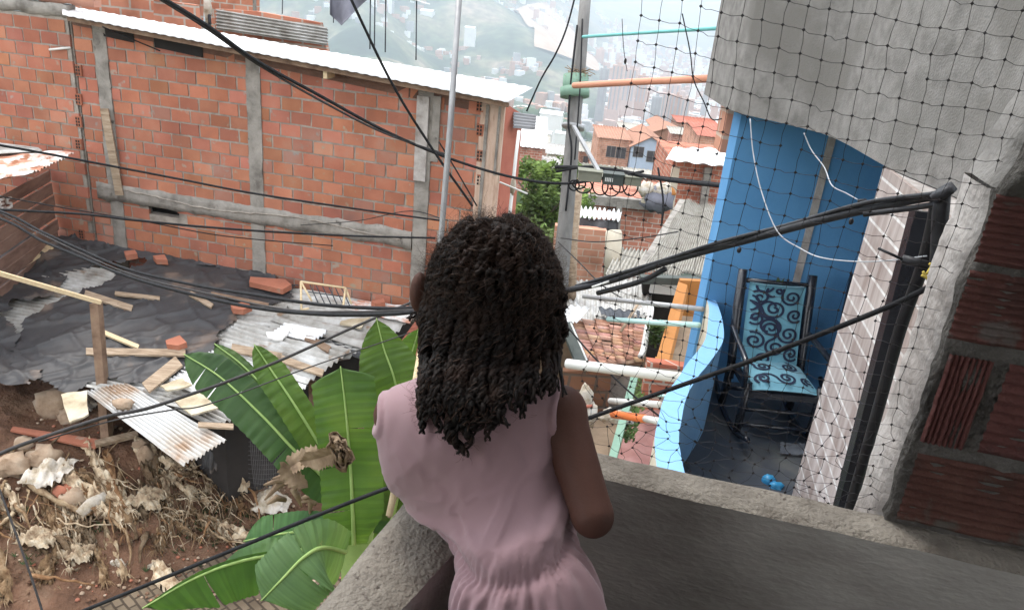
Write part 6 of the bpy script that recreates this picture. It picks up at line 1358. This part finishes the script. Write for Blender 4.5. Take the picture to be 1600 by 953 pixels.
obj('stalk', MB().tube(smoothpath([A(640, 715, 4.6), A(628, 745, 4.6), A(608, 808, 4.6)], 4), .012, 6), M['oldwood'], bn)
dl = MB()
for k in range(14):
    p = A(random.uniform(445, 500), random.uniform(735, 790), 6.0); q = p + np.array([random.uniform(-.3, .3), random.uniform(-.1, .1), random.uniform(-.25, .05)]); dl.tube([p, (p + q) / 2 + [0, 0, .04], q], [.02, .03, .008], 5)
obj('dead_stalk', dl, M['deadleaf'], bn)

# ------------------------------------------------------------------ the girl: one body surface from a smooth field, dress and hair over it
def cone(P, a, b, ra, rb):
    a = np.array(a, np.float32); b = np.array(b, np.float32); ab = b - a; t = np.clip(((P - a) @ ab) / (ab @ ab), 0, 1)
    return np.linalg.norm(P - (a + t[..., None] * ab), axis=-1) - (ra + (rb - ra) * t)
def elld(P, c, r):
    q = (P - np.array(c, np.float32)) / np.array(r, np.float32); l = np.linalg.norm(q, axis=-1); return (l - 1) * min(r)
def smin(a, b, k):
    h = np.clip(.5 + .5 * (b - a) / k, 0, 1); return b * (1 - h) + a * h - k * h * (1 - h)
def surface_nets(F_, lo, hi, h):
    ax = [np.arange(lo[i], hi[i] + h, h, dtype=np.float32) for i in range(3)]
    P = np.stack(np.meshgrid(*ax, indexing='ij'), -1); D = F_(P); S = D < 0
    nx, ny, nz_ = D.shape; cs = np.zeros((nx - 1, ny - 1, nz_ - 1), np.int32)
    for dx in (0, 1):
        for dy in (0, 1):
            for dz in (0, 1): cs += S[dx:nx - 1 + dx, dy:ny - 1 + dy, dz:nz_ - 1 + dz]
    act = (cs > 0) & (cs < 8); idx = -np.ones(act.shape, np.int64); I = np.argwhere(act); idx[act] = np.arange(len(I))
    acc = np.zeros((len(I), 3)); cnt = np.zeros(len(I)); cor = [(a, b, c) for a in (0, 1) for b in (0, 1) for c in (0, 1)]
    for a in cor:
        for ax_ in range(3):
            if a[ax_] == 1: continue
            b = list(a); b[ax_] = 1; A_ = I + a; B_ = I + b; da = D[tuple(A_.T)]; db = D[tuple(B_.T)]; m = (da < 0) != (db < 0); t = np.where(m, da / (da - db + 1e-12), 0)
            pt = A_ + (B_ - A_) * t[:, None]; acc[m] += pt[m]; cnt[m] += 1
    v = acc / cnt[:, None] * h + np.array([ax[0][0], ax[1][0], ax[2][0]]); f = []
    for ax_ in range(3):
        sl0 = [slice(None)] * 3; sl1 = [slice(None)] * 3; sl0[ax_] = slice(0, -1); sl1[ax_] = slice(1, None)
        a, b = S[tuple(sl0)], S[tuple(sl1)]; E = np.argwhere(a != b); u_, w_ = [(1, 2), (2, 0), (0, 1)][ax_]
        ok = (E[:, u_] > 0) & (E[:, w_] > 0) & (E[:, u_] < D.shape[u_] - 1) & (E[:, w_] < D.shape[w_] - 1); E = E[ok]; ins = a[tuple(E.T)]
        def cell(du, dw): c = E.copy(); c[:, u_] -= du; c[:, w_] -= dw; return idx[tuple(c.T)]
        q = np.stack([cell(1, 1), cell(0, 1), cell(0, 0), cell(1, 0)], 1); q[~ins] = q[~ins][:, ::-1]; f.append(q)
    return v, np.concatenate(f)
W1 = 1.25
TC = [(738, 704, .152, 1.25), (757, 735, .134, 1.25), (779, 775, .112, 1.24), (802, 835, .097, 1.21), (811, 888, .096, 1.18), (826, 955, .116, 1.165), (836, 1015, .130, 1.16)]
TP = [(A(x, y, d), r * d / 1.25) for x, y, r, d in TC]
YS = .62
def warp(P):                                                         # flatten the torso in depth
    Q = P.copy(); 
    return Q
def torso(P, grow=0.0):
    Q = P.copy(); Q[..., 1] = Q[..., 1] / YS; d = None
    for (a, ra), (b, rb) in zip(TP, TP[1:]):
        a2, b2 = a.copy(), b.copy(); a2[1] /= YS; b2[1] /= YS; c = cone(Q, a2, b2, ra + grow, rb + grow); d = c if d is None else smin(d, c, .02)
    return d * .8
SR, SL = A(876, 642, 1.235), A(626, 648, 1.25)
ER = A(926, 806, 1.155); WR = np.array([.10, 1.345, .925]); HR_ = np.array([.02, 1.40, .885])
EL = np.array([-.21, 1.27, .93]); WL = np.array([-.10, 1.40, .90]); HL_ = np.array([-.02, 1.43, .885])
HC = A(741, 452, 1.285)
hipL, hipR = TP[-1][0] + [-.062, 0, -.05], TP[-1][0] + [.062, 0, -.05]
kL, kR = np.array([hipL[0] - .005, hipL[1] + .06, .37]), np.array([hipR[0] + .005, hipR[1] + .05, .37]); fL, fR = np.array([hipL[0] - .01, hipL[1] - .02, .045]), np.array([hipR[0] + .01, hipR[1] - .02, .045])
def fingers(P, W_, Hd, d, side):
    ax_ = nrm(Hd - W_); sd_ = nrm(np.cross(ax_, [0, 0, 1.])) * side; up2 = np.cross(sd_, ax_) * side
    palm = cone(P, W_ + ax_ * .02, Hd - ax_ * .01, .021, .024); d = smin(d, palm, .012)
    for k, (o_, ln) in enumerate(((-.022, .058), (-.0075, .068), (.0075, .064), (.022, .050))):
        b0 = Hd + sd_ * o_; b1 = b0 + ax_ * ln * .5 + np.array([0, 0, .004]); b2 = b1 + ax_ * ln * .45 + np.array([0, 0, -.018]); d = np.minimum(d, np.minimum(cone(P, b0 - ax_ * .01, b1, .0085, .0078), cone(P, b1, b2, .0078, .0068)))
    t0 = W_ + ax_ * .03 - sd_ * .018; t1 = t0 - sd_ * .022 + ax_ * .028; return np.minimum(d, np.minimum(cone(P, t0, t1, .011, .009), cone(P, t1, t1 + ax_ * .028, .009, .0075)))
def body(P):
    d = torso(P, -.010)
    d = smin(d, cone(P, SR + [-.05, 0, .012], SR + [0, 0, 0], .035, .039), .03); d = smin(d, cone(P, SL + [.05, 0, .012], SL, .035, .040), .03)
    d = smin(d, cone(P, SR, ER, .0385, .0315), .015); d = smin(d, cone(P, ER, WR, .030, .021), .008)
    d = smin(d, cone(P, SL, EL, .0385, .031), .015); d = smin(d, cone(P, EL, WL, .030, .021), .008)
    d = fingers(P, WR, HR_, d, 1); d = fingers(P, WL, HL_, d, -1)
    d = smin(d, cone(P, A(744, 640, 1.26), A(752, 560, 1.275), .050, .042), .03)
    hd = elld(P, HC, (.074, .092, .100)); hd = smin(hd, elld(P, HC + [0, .035, -.055], (.052, .055, .058)), .03); d = smin(d, hd, .025)
    for s_ in (-1, 1):
        hd_e = HC + np.array([s_ * .031, .083, .002]); d = np.maximum(d, -elld(P, hd_e + [0, .012, 0], (.017, .014, .011)))
        d = smin(d, elld(P, HC + [s_ * .090, -.014, -.010], (.016, .022, .036)), .006)
    d = smin(d, cone(P, HC + [0, .088, .0], HC + [0, .104, -.028], .009, .013), .012); d = smin(d, elld(P, HC + [0, .086, -.055], (.024, .012, .010)), .008)
    for h_, k_2, f_2 in ((hipL, kL, fL), (hipR, kR, fR)):
        d = smin(d, cone(P, h_, k_2, .066, .046), .02); d = smin(d, cone(P, k_2, f_2, .046, .030), .015); d = smin(d, cone(P, f_2 + [0, 0, -.02], f_2 + [0, .13, -.035], .030, .022), .02)
    return d
lo = np.minimum.reduce([TP[0][0] - .25, np.array([-.33, .6, -.03])]); hi = np.array([.36, 1.56, HC[2] + .125]); lo[2] = -.03; lo[0] = -.34; lo[1] = .70
v, f = surface_nets(body, lo, hi, .0065)
girl = thing('person', 'girl in a sleeveless pink dress seen from behind leaning on the balcony parapet', 'person', (float(fL[0] + fR[0]) / 2, float(fL[1]), -.02))
mb = MB(); mb.v = [tuple(p) for p in v]; mb.f = [tuple(map(int, q)) for q in f]; mb.m = [0] * len(f); mb.t = [1.0] * len(f); mb.smooth = [True] * len(f)
bo = obj('body', mb, M['skin'], girl)
def relax(v, f, it=2, lam=.5):
    for _ in range(it):
        s_ = np.zeros_like(v); c = np.zeros(len(v))
        for k in range(4):
            a, b = f[:, k], f[:, (k + 1) % 4]; np.add.at(s_, a, v[b]); np.add.at(c, a, 1); np.add.at(s_, b, v[a]); np.add.at(c, b, 1)
        v = v + lam * (s_ / c[:, None] - v)
    return v
for s_ in (-1, 1):
    obj('eye', MB().ell(HC + np.array([s_ * .031, .081, .002]), (.0125, .0125, .0125), 8, 10), M['white_paint'], girl)
# dress
arm_r = A(940, 645, 1.2); arm_l = A(546, 648, 1.22)
def waist_z(x): a, b = A(712, 900, 1.13), A(912, 850, 1.13); return a[2] + (b[2] - a[2]) * (x - a[0]) / (b[0] - a[0])
def dress(P):
    d = torso(P, .0)
    d = smin(d, cone(P, SR + [-.06, 0, .014], SR + [-.005, 0, .002], .040, .0445), .03); d = smin(d, cone(P, SL + [.06, 0, .014], SL + [.005, 0, .002], .040, .0455), .03)
    sk = [cone(P * np.array([1, 1 / .78, 1], np.float32), a * np.array([1, 1 / .78, 1]), b * np.array([1, 1 / .78, 1]), ra, rb) for a, b, ra, rb in ((TP[5][0] + [0, .005, 0], TP[6][0] + [0, .01, -.10], .108, .135), (hipL + [0, 0, -.03], kL + [0, 0, .12], .085, .088), (hipR + [0, 0, -.03], kR + [0, 0, .12], .085, .088))]
    for s_ in sk: d = smin(d, s_, .03)
    d = np.maximum(d, (np.float32(.47) - P[..., 2]))
    for c, r in ((arm_r, .071), (arm_l, .0455)):
        cy_ = np.sqrt((P[..., 0] - c[0]) ** 2 + (P[..., 2] - c[2]) ** 2) - r
        d = d - .0034 * np.exp(-((cy_ - .005) / .006) ** 2) + .0016 * np.exp(-((cy_ - .014) / .003) ** 2); d = np.maximum(d, -cy_)
    nk = elld(P, A(744, 585, 1.26), (.05, .06, .030)); d = np.maximum(d, -nk)
    return d
lo = np.array([TP[0][0][0] - .20, .72, .45]); hi = np.array([TP[0][0][0] + .33, 1.30, A(744, 595, 1.25)[2] + .06])
v, f = surface_nets(dress, lo, hi, .0042); v = relax(v, f, 1, .4)
# folds, pressed into the cloth
FLD = [((832, 822), (772, 880), 11, 6), ((881, 805), (824, 860), 12, 7), ((902, 815), (850, 872), 9, 6), ((706, 830), (727, 870), 9, -3), ((716, 866), (760, 893), 8, 4), ((735, 850), (790, 895), 9, 5), ((629, 622), (650, 690), 7, -4), ((645, 620), (668, 690), 8, 4), ((676, 660), (672, 700), 9, -4),
       ((735, 700), (741, 740), 8, -4), ((757, 700), (757, 745), 7, 3), ((810, 700), (826, 745), 10, -4), ((795, 800), (745, 868), 12, 4), ((850, 740), (862, 800), 14, -3), ((880, 700), (840, 780), 16, 3), ((610, 700), (700, 812), 14, -2.5), ((760, 905), (745, 960), 7, -5), ((790, 905), (790, 960), 7, 4), ((830, 890), (850, 960), 8, -5), ((870, 880), (900, 960), 8, 5), ((730, 910), (722, 960), 6, 4), ((850, 880), (868, 950), 7, 4), ((815, 895), (818, 955), 6, -4)]
nrmv = np.zeros_like(v); q = f; fn = np.cross(v[q[:, 2]] - v[q[:, 0]], v[q[:, 3]] - v[q[:, 1]])
for k in range(4): np.add.at(nrmv, q[:, k], fn)
nrmv /= np.linalg.norm(nrmv, axis=1, keepdims=True) + 1e-12
back = np.clip(-nrmv[:, 1] * 1.6 + .2, 0, 1); disp = np.zeros(len(v))
for a, b, w_, h_ in FLD:
    a3, b3 = A(*a, 1.13), A(*b, 1.13); a2, b2 = np.array([a3[0], a3[2]]), np.array([b3[0], b3[2]]); p = v[:, [0, 2]]; ab = b2 - a2; t = np.clip(((p - a2) @ ab) / (ab @ ab), 0, 1); dd = np.linalg.norm(p - (a2 + t[:, None] * ab), axis=1)
    disp += h_ * .001 * np.exp(-(dd / (w_ * .00094)) ** 2) * np.sin(math.pi * (t * .8 + .1)) ** .5 * back
wz = v[:, 2] - waist_z(v[:, 0]); fr2 = np.exp(-(wz / .022) ** 2)
ang2 = np.arctan2(v[:, 1] - TP[4][0][1], v[:, 0] - TP[4][0][0])
disp += -.010 * np.exp(-(wz / .011) ** 2) + .008 * np.exp(-((wz - .026) / .014) ** 2) + .0022 * np.sin(ang2 * 46 + 2 * np.sin(ang2 * 7)) * np.exp(-((wz + .004) / .020) ** 2) + .0035 * np.sin(ang2 * 23 + 1.5 * np.sin(ang2 * 5)) * sm(-.004, -.03, wz) * sm(-.16, -.05, wz)
cr_ = np.array([1 - 2.6 * abs(fbm(p[0] * 9 + p[2] * 13, p[0] * 26 - p[2] * 16, 3, 2)) for p in v]); cr2 = np.array([1 - 2.4 * abs(fbm(p[0] * 22, p[2] * 7, 8, 2)) for p in v])
up_w = sm(.20, .02, wz) * sm(-.01, .02, wz); disp += .0026 * np.clip(cr_, 0, 1) ** 2 * up_w + .0016 * np.clip(cr2, 0, 1) ** 2 * sm(.02, .2, wz)
disp += .004 * np.sin(ang2 * 11 + 1) * sm(-.03, -.1, wz)
v = v + nrmv * disp[:, None]
mb = MB(); mb.v = [tuple(p) for p in v]; mb.f = [tuple(map(int, q)) for q in f]; mb.m = [0] * len(f); mb.t = [1.0] * len(f); mb.smooth = [True] * len(f)
obj('dress', mb, M['dress'], girl)

# hair: a dark bumpy mass, about two hundred two-strand twists and a halo of frizz
HH = A(771, 458, 1.275); HRD = np.array([.104, .112, .128]); hr = random.Random(11)
rows_z = np.array([p[0][2] for p in TP])[::-1]; rows_x = np.array([p[0][0] for p in TP])[::-1]; rows_y = np.array([p[0][1] for p in TP])[::-1]; rows_r = np.array([p[1] for p in TP])[::-1]
_bk = {}
for q in v[::1]:
    key = (int(q[0] // .008), int(q[2] // .008)); _bk[key] = min(_bk.get(key, 9), q[1])
def back_y(x, z):
    best = 9
    for i in (-2, -1, 0, 1, 2):
        for j in (-2, -1, 0, 1, 2): best = min(best, _bk.get((int(x // .008) + i, int(z // .008) + j), 9))
    for (c, r) in TP[:3]:
        q = r * r - (x - c[0]) ** 2 - (z - c[2]) ** 2
        if q > 0: best = min(best, c[1] - YS * math.sqrt(q))
    for c, r in ((SL, .046), (SR, .045), (SL + [.06, 0, .014], .042), (SR + [-.06, 0, .014], .042), (A(744, 640, 1.26), .05)):
        q = r * r - (x - c[0]) ** 2 - (z - c[2]) ** 2
        if q > 0: best = min(best, c[1] - math.sqrt(q))
    return best
hm = MB(); G_ = []
for i in range(60):
    th = math.pi * i / 59 * .62; row = []
    for j in range(97):
        ph = 2 * math.pi * j / 96; d = np.array([math.sin(th) * math.cos(ph), math.sin(th) * math.sin(ph), math.cos(th)]); k = .93 + .030 * fbm(*(d * 7), 4) + .02 * fbm(*(d * 20), 3)
        row.append(HH + d * HRD * k)
    G_.append(row)
hm.grid(G_)
# inner curtain of hair below the crown (only at the back and sides)
G_ = []
for j in range(70):
    ph = math.pi * (1.0 - .08) + (math.pi * 1.16) * j / 69; row = []
    for k in range(24):
        t = k / 23; th = math.pi * .5; x = HH[0] + HRD[0] * .88 * math.cos(ph) * (1 + .05 * t); y = HH[1] + HRD[1] * .88 * math.sin(ph); z = HH[2] - (.090 + .006 * math.sin(j * 1.1)) * t + .02
        y = min(y, back_y(x, z) - .006) if math.sin(ph) < -.1 else y; row.append((x + .006 * fbm(ph * 9, t * 8, 1, 3), y + .006 * fbm(ph * 9, t * 8, 5, 3), z))
    G_.append(row)
hm.grid(G_)
ho_ = obj('hair', hm, M['hair'], girl)
lk = MB(); frz = MB()
def end_py(px):
    return float(np.interp(px, [655, 672, 690, 715, 740, 770, 795, 815, 835, 860, 885, 900], [640, 652, 644, 674, 686, 690, 668, 652, 640, 630, 618, 610]))
def proj(p):
    d = np.asarray(p) - CAM; c = d[0] * CX + d[1] * CY + d[2] * CU; return 800 + FOC * c[0] / c[2], 476.5 - FOC * c[1] / c[2], c[2]
def lock(th0, ph, rad, seed, ln_scale=1.0, thick=.0066):
    rg = random.Random(seed); P = []; d0 = np.array([math.cos(ph), math.sin(ph)]); k_tot = 0
    for th in np.arange(th0, math.pi * .53, .10):
        d = np.array([math.sin(th) * math.cos(ph + .1 * math.sin(th * 4 + seed)), math.sin(th) * math.sin(ph + .1 * math.sin(th * 4 + seed)), math.cos(th)]); P.append(HH + d * HRD * rad * (1 + .015 * math.sin(th * 9 + seed)))
    x, y, z = P[-1] if P else HH + np.array([math.cos(ph), math.sin(ph), 0]) * HRD * rad
    pxx = 771 + (x - HH[0]) / 1.18 * 1200; r_e = ray(pxx, end_py(pxx)); ez = CZ + r_e[2] / r_e[1] * min(y, 1.02); ez += (rg.uniform(-.008, .05) if rg.random() < .55 else rg.uniform(.04, .12)) ; ez = z - (z - ez) * ln_scale
    n_ = max(4, int((z - ez) / .012)); cx = x; cy = y; wob = rg.uniform(0, 6.28); wa = rg.uniform(.002, .006); drift = rg.uniform(-.012, .012)
    for k in range(1, n_ + 1):
        t = k / n_; zz = z + (ez - z) * t; xx = cx * 1 + drift * t + d0[0] * .010 * math.sin(math.pi * t * .6) + wa * math.sin(wob + t * 7); yy = cy + wa * math.cos(wob + t * 6)
        if math.sin(ph) < .25:
            by = back_y(xx, zz) - .012 - (1.0 - rad) * -.0
            if by < yy: yy = by
        tail = max(0, t - .5) / .5; xx += .0120 * tail * math.sin(k * 1.25 + seed); yy += -.0065 * tail * (1 + math.cos(k * 1.25 + seed)) * .6; P.append(np.array([xx, yy, zz]))
    P = np.array(P); ys_ = P[:, 1].copy(); P[:, 1] = [min(ys_[i], ys_[max(0, i - 5):i + 6].mean()) for i in range(len(P))]
    for i in range(len(P)):
        pq = proj(P[i]); lo_, hi_ = 664, 886
        if pq[1] > 500:
            if pq[0] < lo_: P[i, 0] += (lo_ - pq[0]) * pq[2] / FOC * .85
            if pq[0] > hi_: P[i, 0] -= (pq[0] - hi_) * pq[2] / FOC * .85
    P = np.array([P[max(0, i - 1):i + 2].mean(0) if i < len(P) - 9 else P[i] for i in range(len(P))]); Q = smoothpath(P, 4); s_ = np.concatenate([[0], np.cumsum(np.linalg.norm(np.diff(Q, axis=0), axis=1))]); Tn = np.gradient(Q, axis=0); Tn /= np.linalg.norm(Tn, axis=1, keepdims=True) + 1e-9
    u = np.cross(Tn, np.array([.3, 1, .1])); u /= np.linalg.norm(u, axis=1, keepdims=True) + 1e-9; w2 = np.cross(Tn, u); pitch = rg.uniform(.026, .036)
    m_ = len(Q); env = (np.minimum(1, (m_ - np.arange(m_)) / 8.) * .6 + .4) * (1 - .28 * np.clip((np.arange(m_) / m_ - .5) * 2, 0, 1))
    for o_ in (0, math.pi):
        a = s_ / pitch * 2 * math.pi + o_ + seed; lk.tube(Q + (u * np.cos(a)[:, None] + w2 * np.sin(a)[:, None]) * thick * .6, thick * .72 * (1 + .18 * np.sin(np.arange(m_) * 1.7 + seed)) * env, 5)
    for q_ in range(9):
        a = s_ / (pitch * rg.uniform(.8, 1.3)) * 2 * math.pi * (1 if q_ % 3 else -1) + rg.uniform(0, 6.28); rd_ = thick * (1.15 + .35 * np.sin(s_ * rg.uniform(60, 160) + rg.uniform(0, 6))) * env; (frz if q_ % 4 == 1 else lk).tube(Q + (u * np.cos(a)[:, None] + w2 * np.sin(a)[:, None]) * rd_[:, None], .00085 * env, 3, cap=False)
    for k in range(26):
        i = rg.randrange(m_); a = rg.uniform(0, 6.28); dr = u[i] * math.cos(a) + w2[i] * math.sin(a); p = Q[i] + dr * thick * 1.3; l = rg.uniform(.006, .018); c = np.array([rg.gauss(0, 1), rg.gauss(0, 1), rg.gauss(0, 1)]) * .35
        frz.tube([p, p + (dr + c * .5) * l * .5, p + (dr + c) * l, p + (dr * .6 + c * 1.8) * l], .00016, 3, cap=False)
sd2 = 0
for layer, (th0, cnt, rad) in enumerate(((.14, 7, 1.0), (.38, 16, 1.02), (.66, 24, 1.0), (.92, 30, 1.03), (1.18, 30, 1.02), (1.4, 28, .96), (1.55, 26, .90))):
    for k in range(cnt):
        ph = 2 * math.pi * (k + .5 * (layer % 2)) / cnt + hr.uniform(-.05, .05); sd2 += 1
        if math.sin(ph) > .62 and th0 > .6: continue                 # the face side stays open
        side = math.sin(ph) > .22
        if side and math.cos(ph) < 0: 
            if math.sin(ph) > .3 and th0 > .9: continue
            lock(th0 + hr.uniform(-.06, .06), ph, rad * .93, sd2, hr.uniform(.7, 1.0))
        else: lock(th0 + hr.uniform(-.06, .06), ph, rad, sd2, 1.0 if not side else hr.uniform(.75, 1))
obj('twist_lock', lk, M['hair'], ho_)
for k in range(5200):
    th = math.acos(hr.uniform(-.15, 1)); ph = hr.uniform(math.pi * .9, math.pi * 2.1) if hr.random() < .8 else hr.uniform(0, 6.28); d = np.array([math.sin(th) * math.cos(ph), math.sin(th) * math.sin(ph), math.cos(th)]); p = HH + d * HRD * hr.uniform(.96, 1.03); l = hr.uniform(.005, .018); c = np.array([hr.gauss(0, 1), hr.gauss(0, 1), hr.gauss(0, 1)]); c2 = np.array([hr.gauss(0, 1), hr.gauss(0, 1), hr.gauss(0, 1)])
    frz.tube([p, p + (d + c * .4) * l * .45, p + (d + c * .5 + c2 * .3) * l * .8, p + (d * .9 + c2 * .8) * l], .00016, 3, cap=False)
obj('frizz', frz, M['frizz'], ho_)
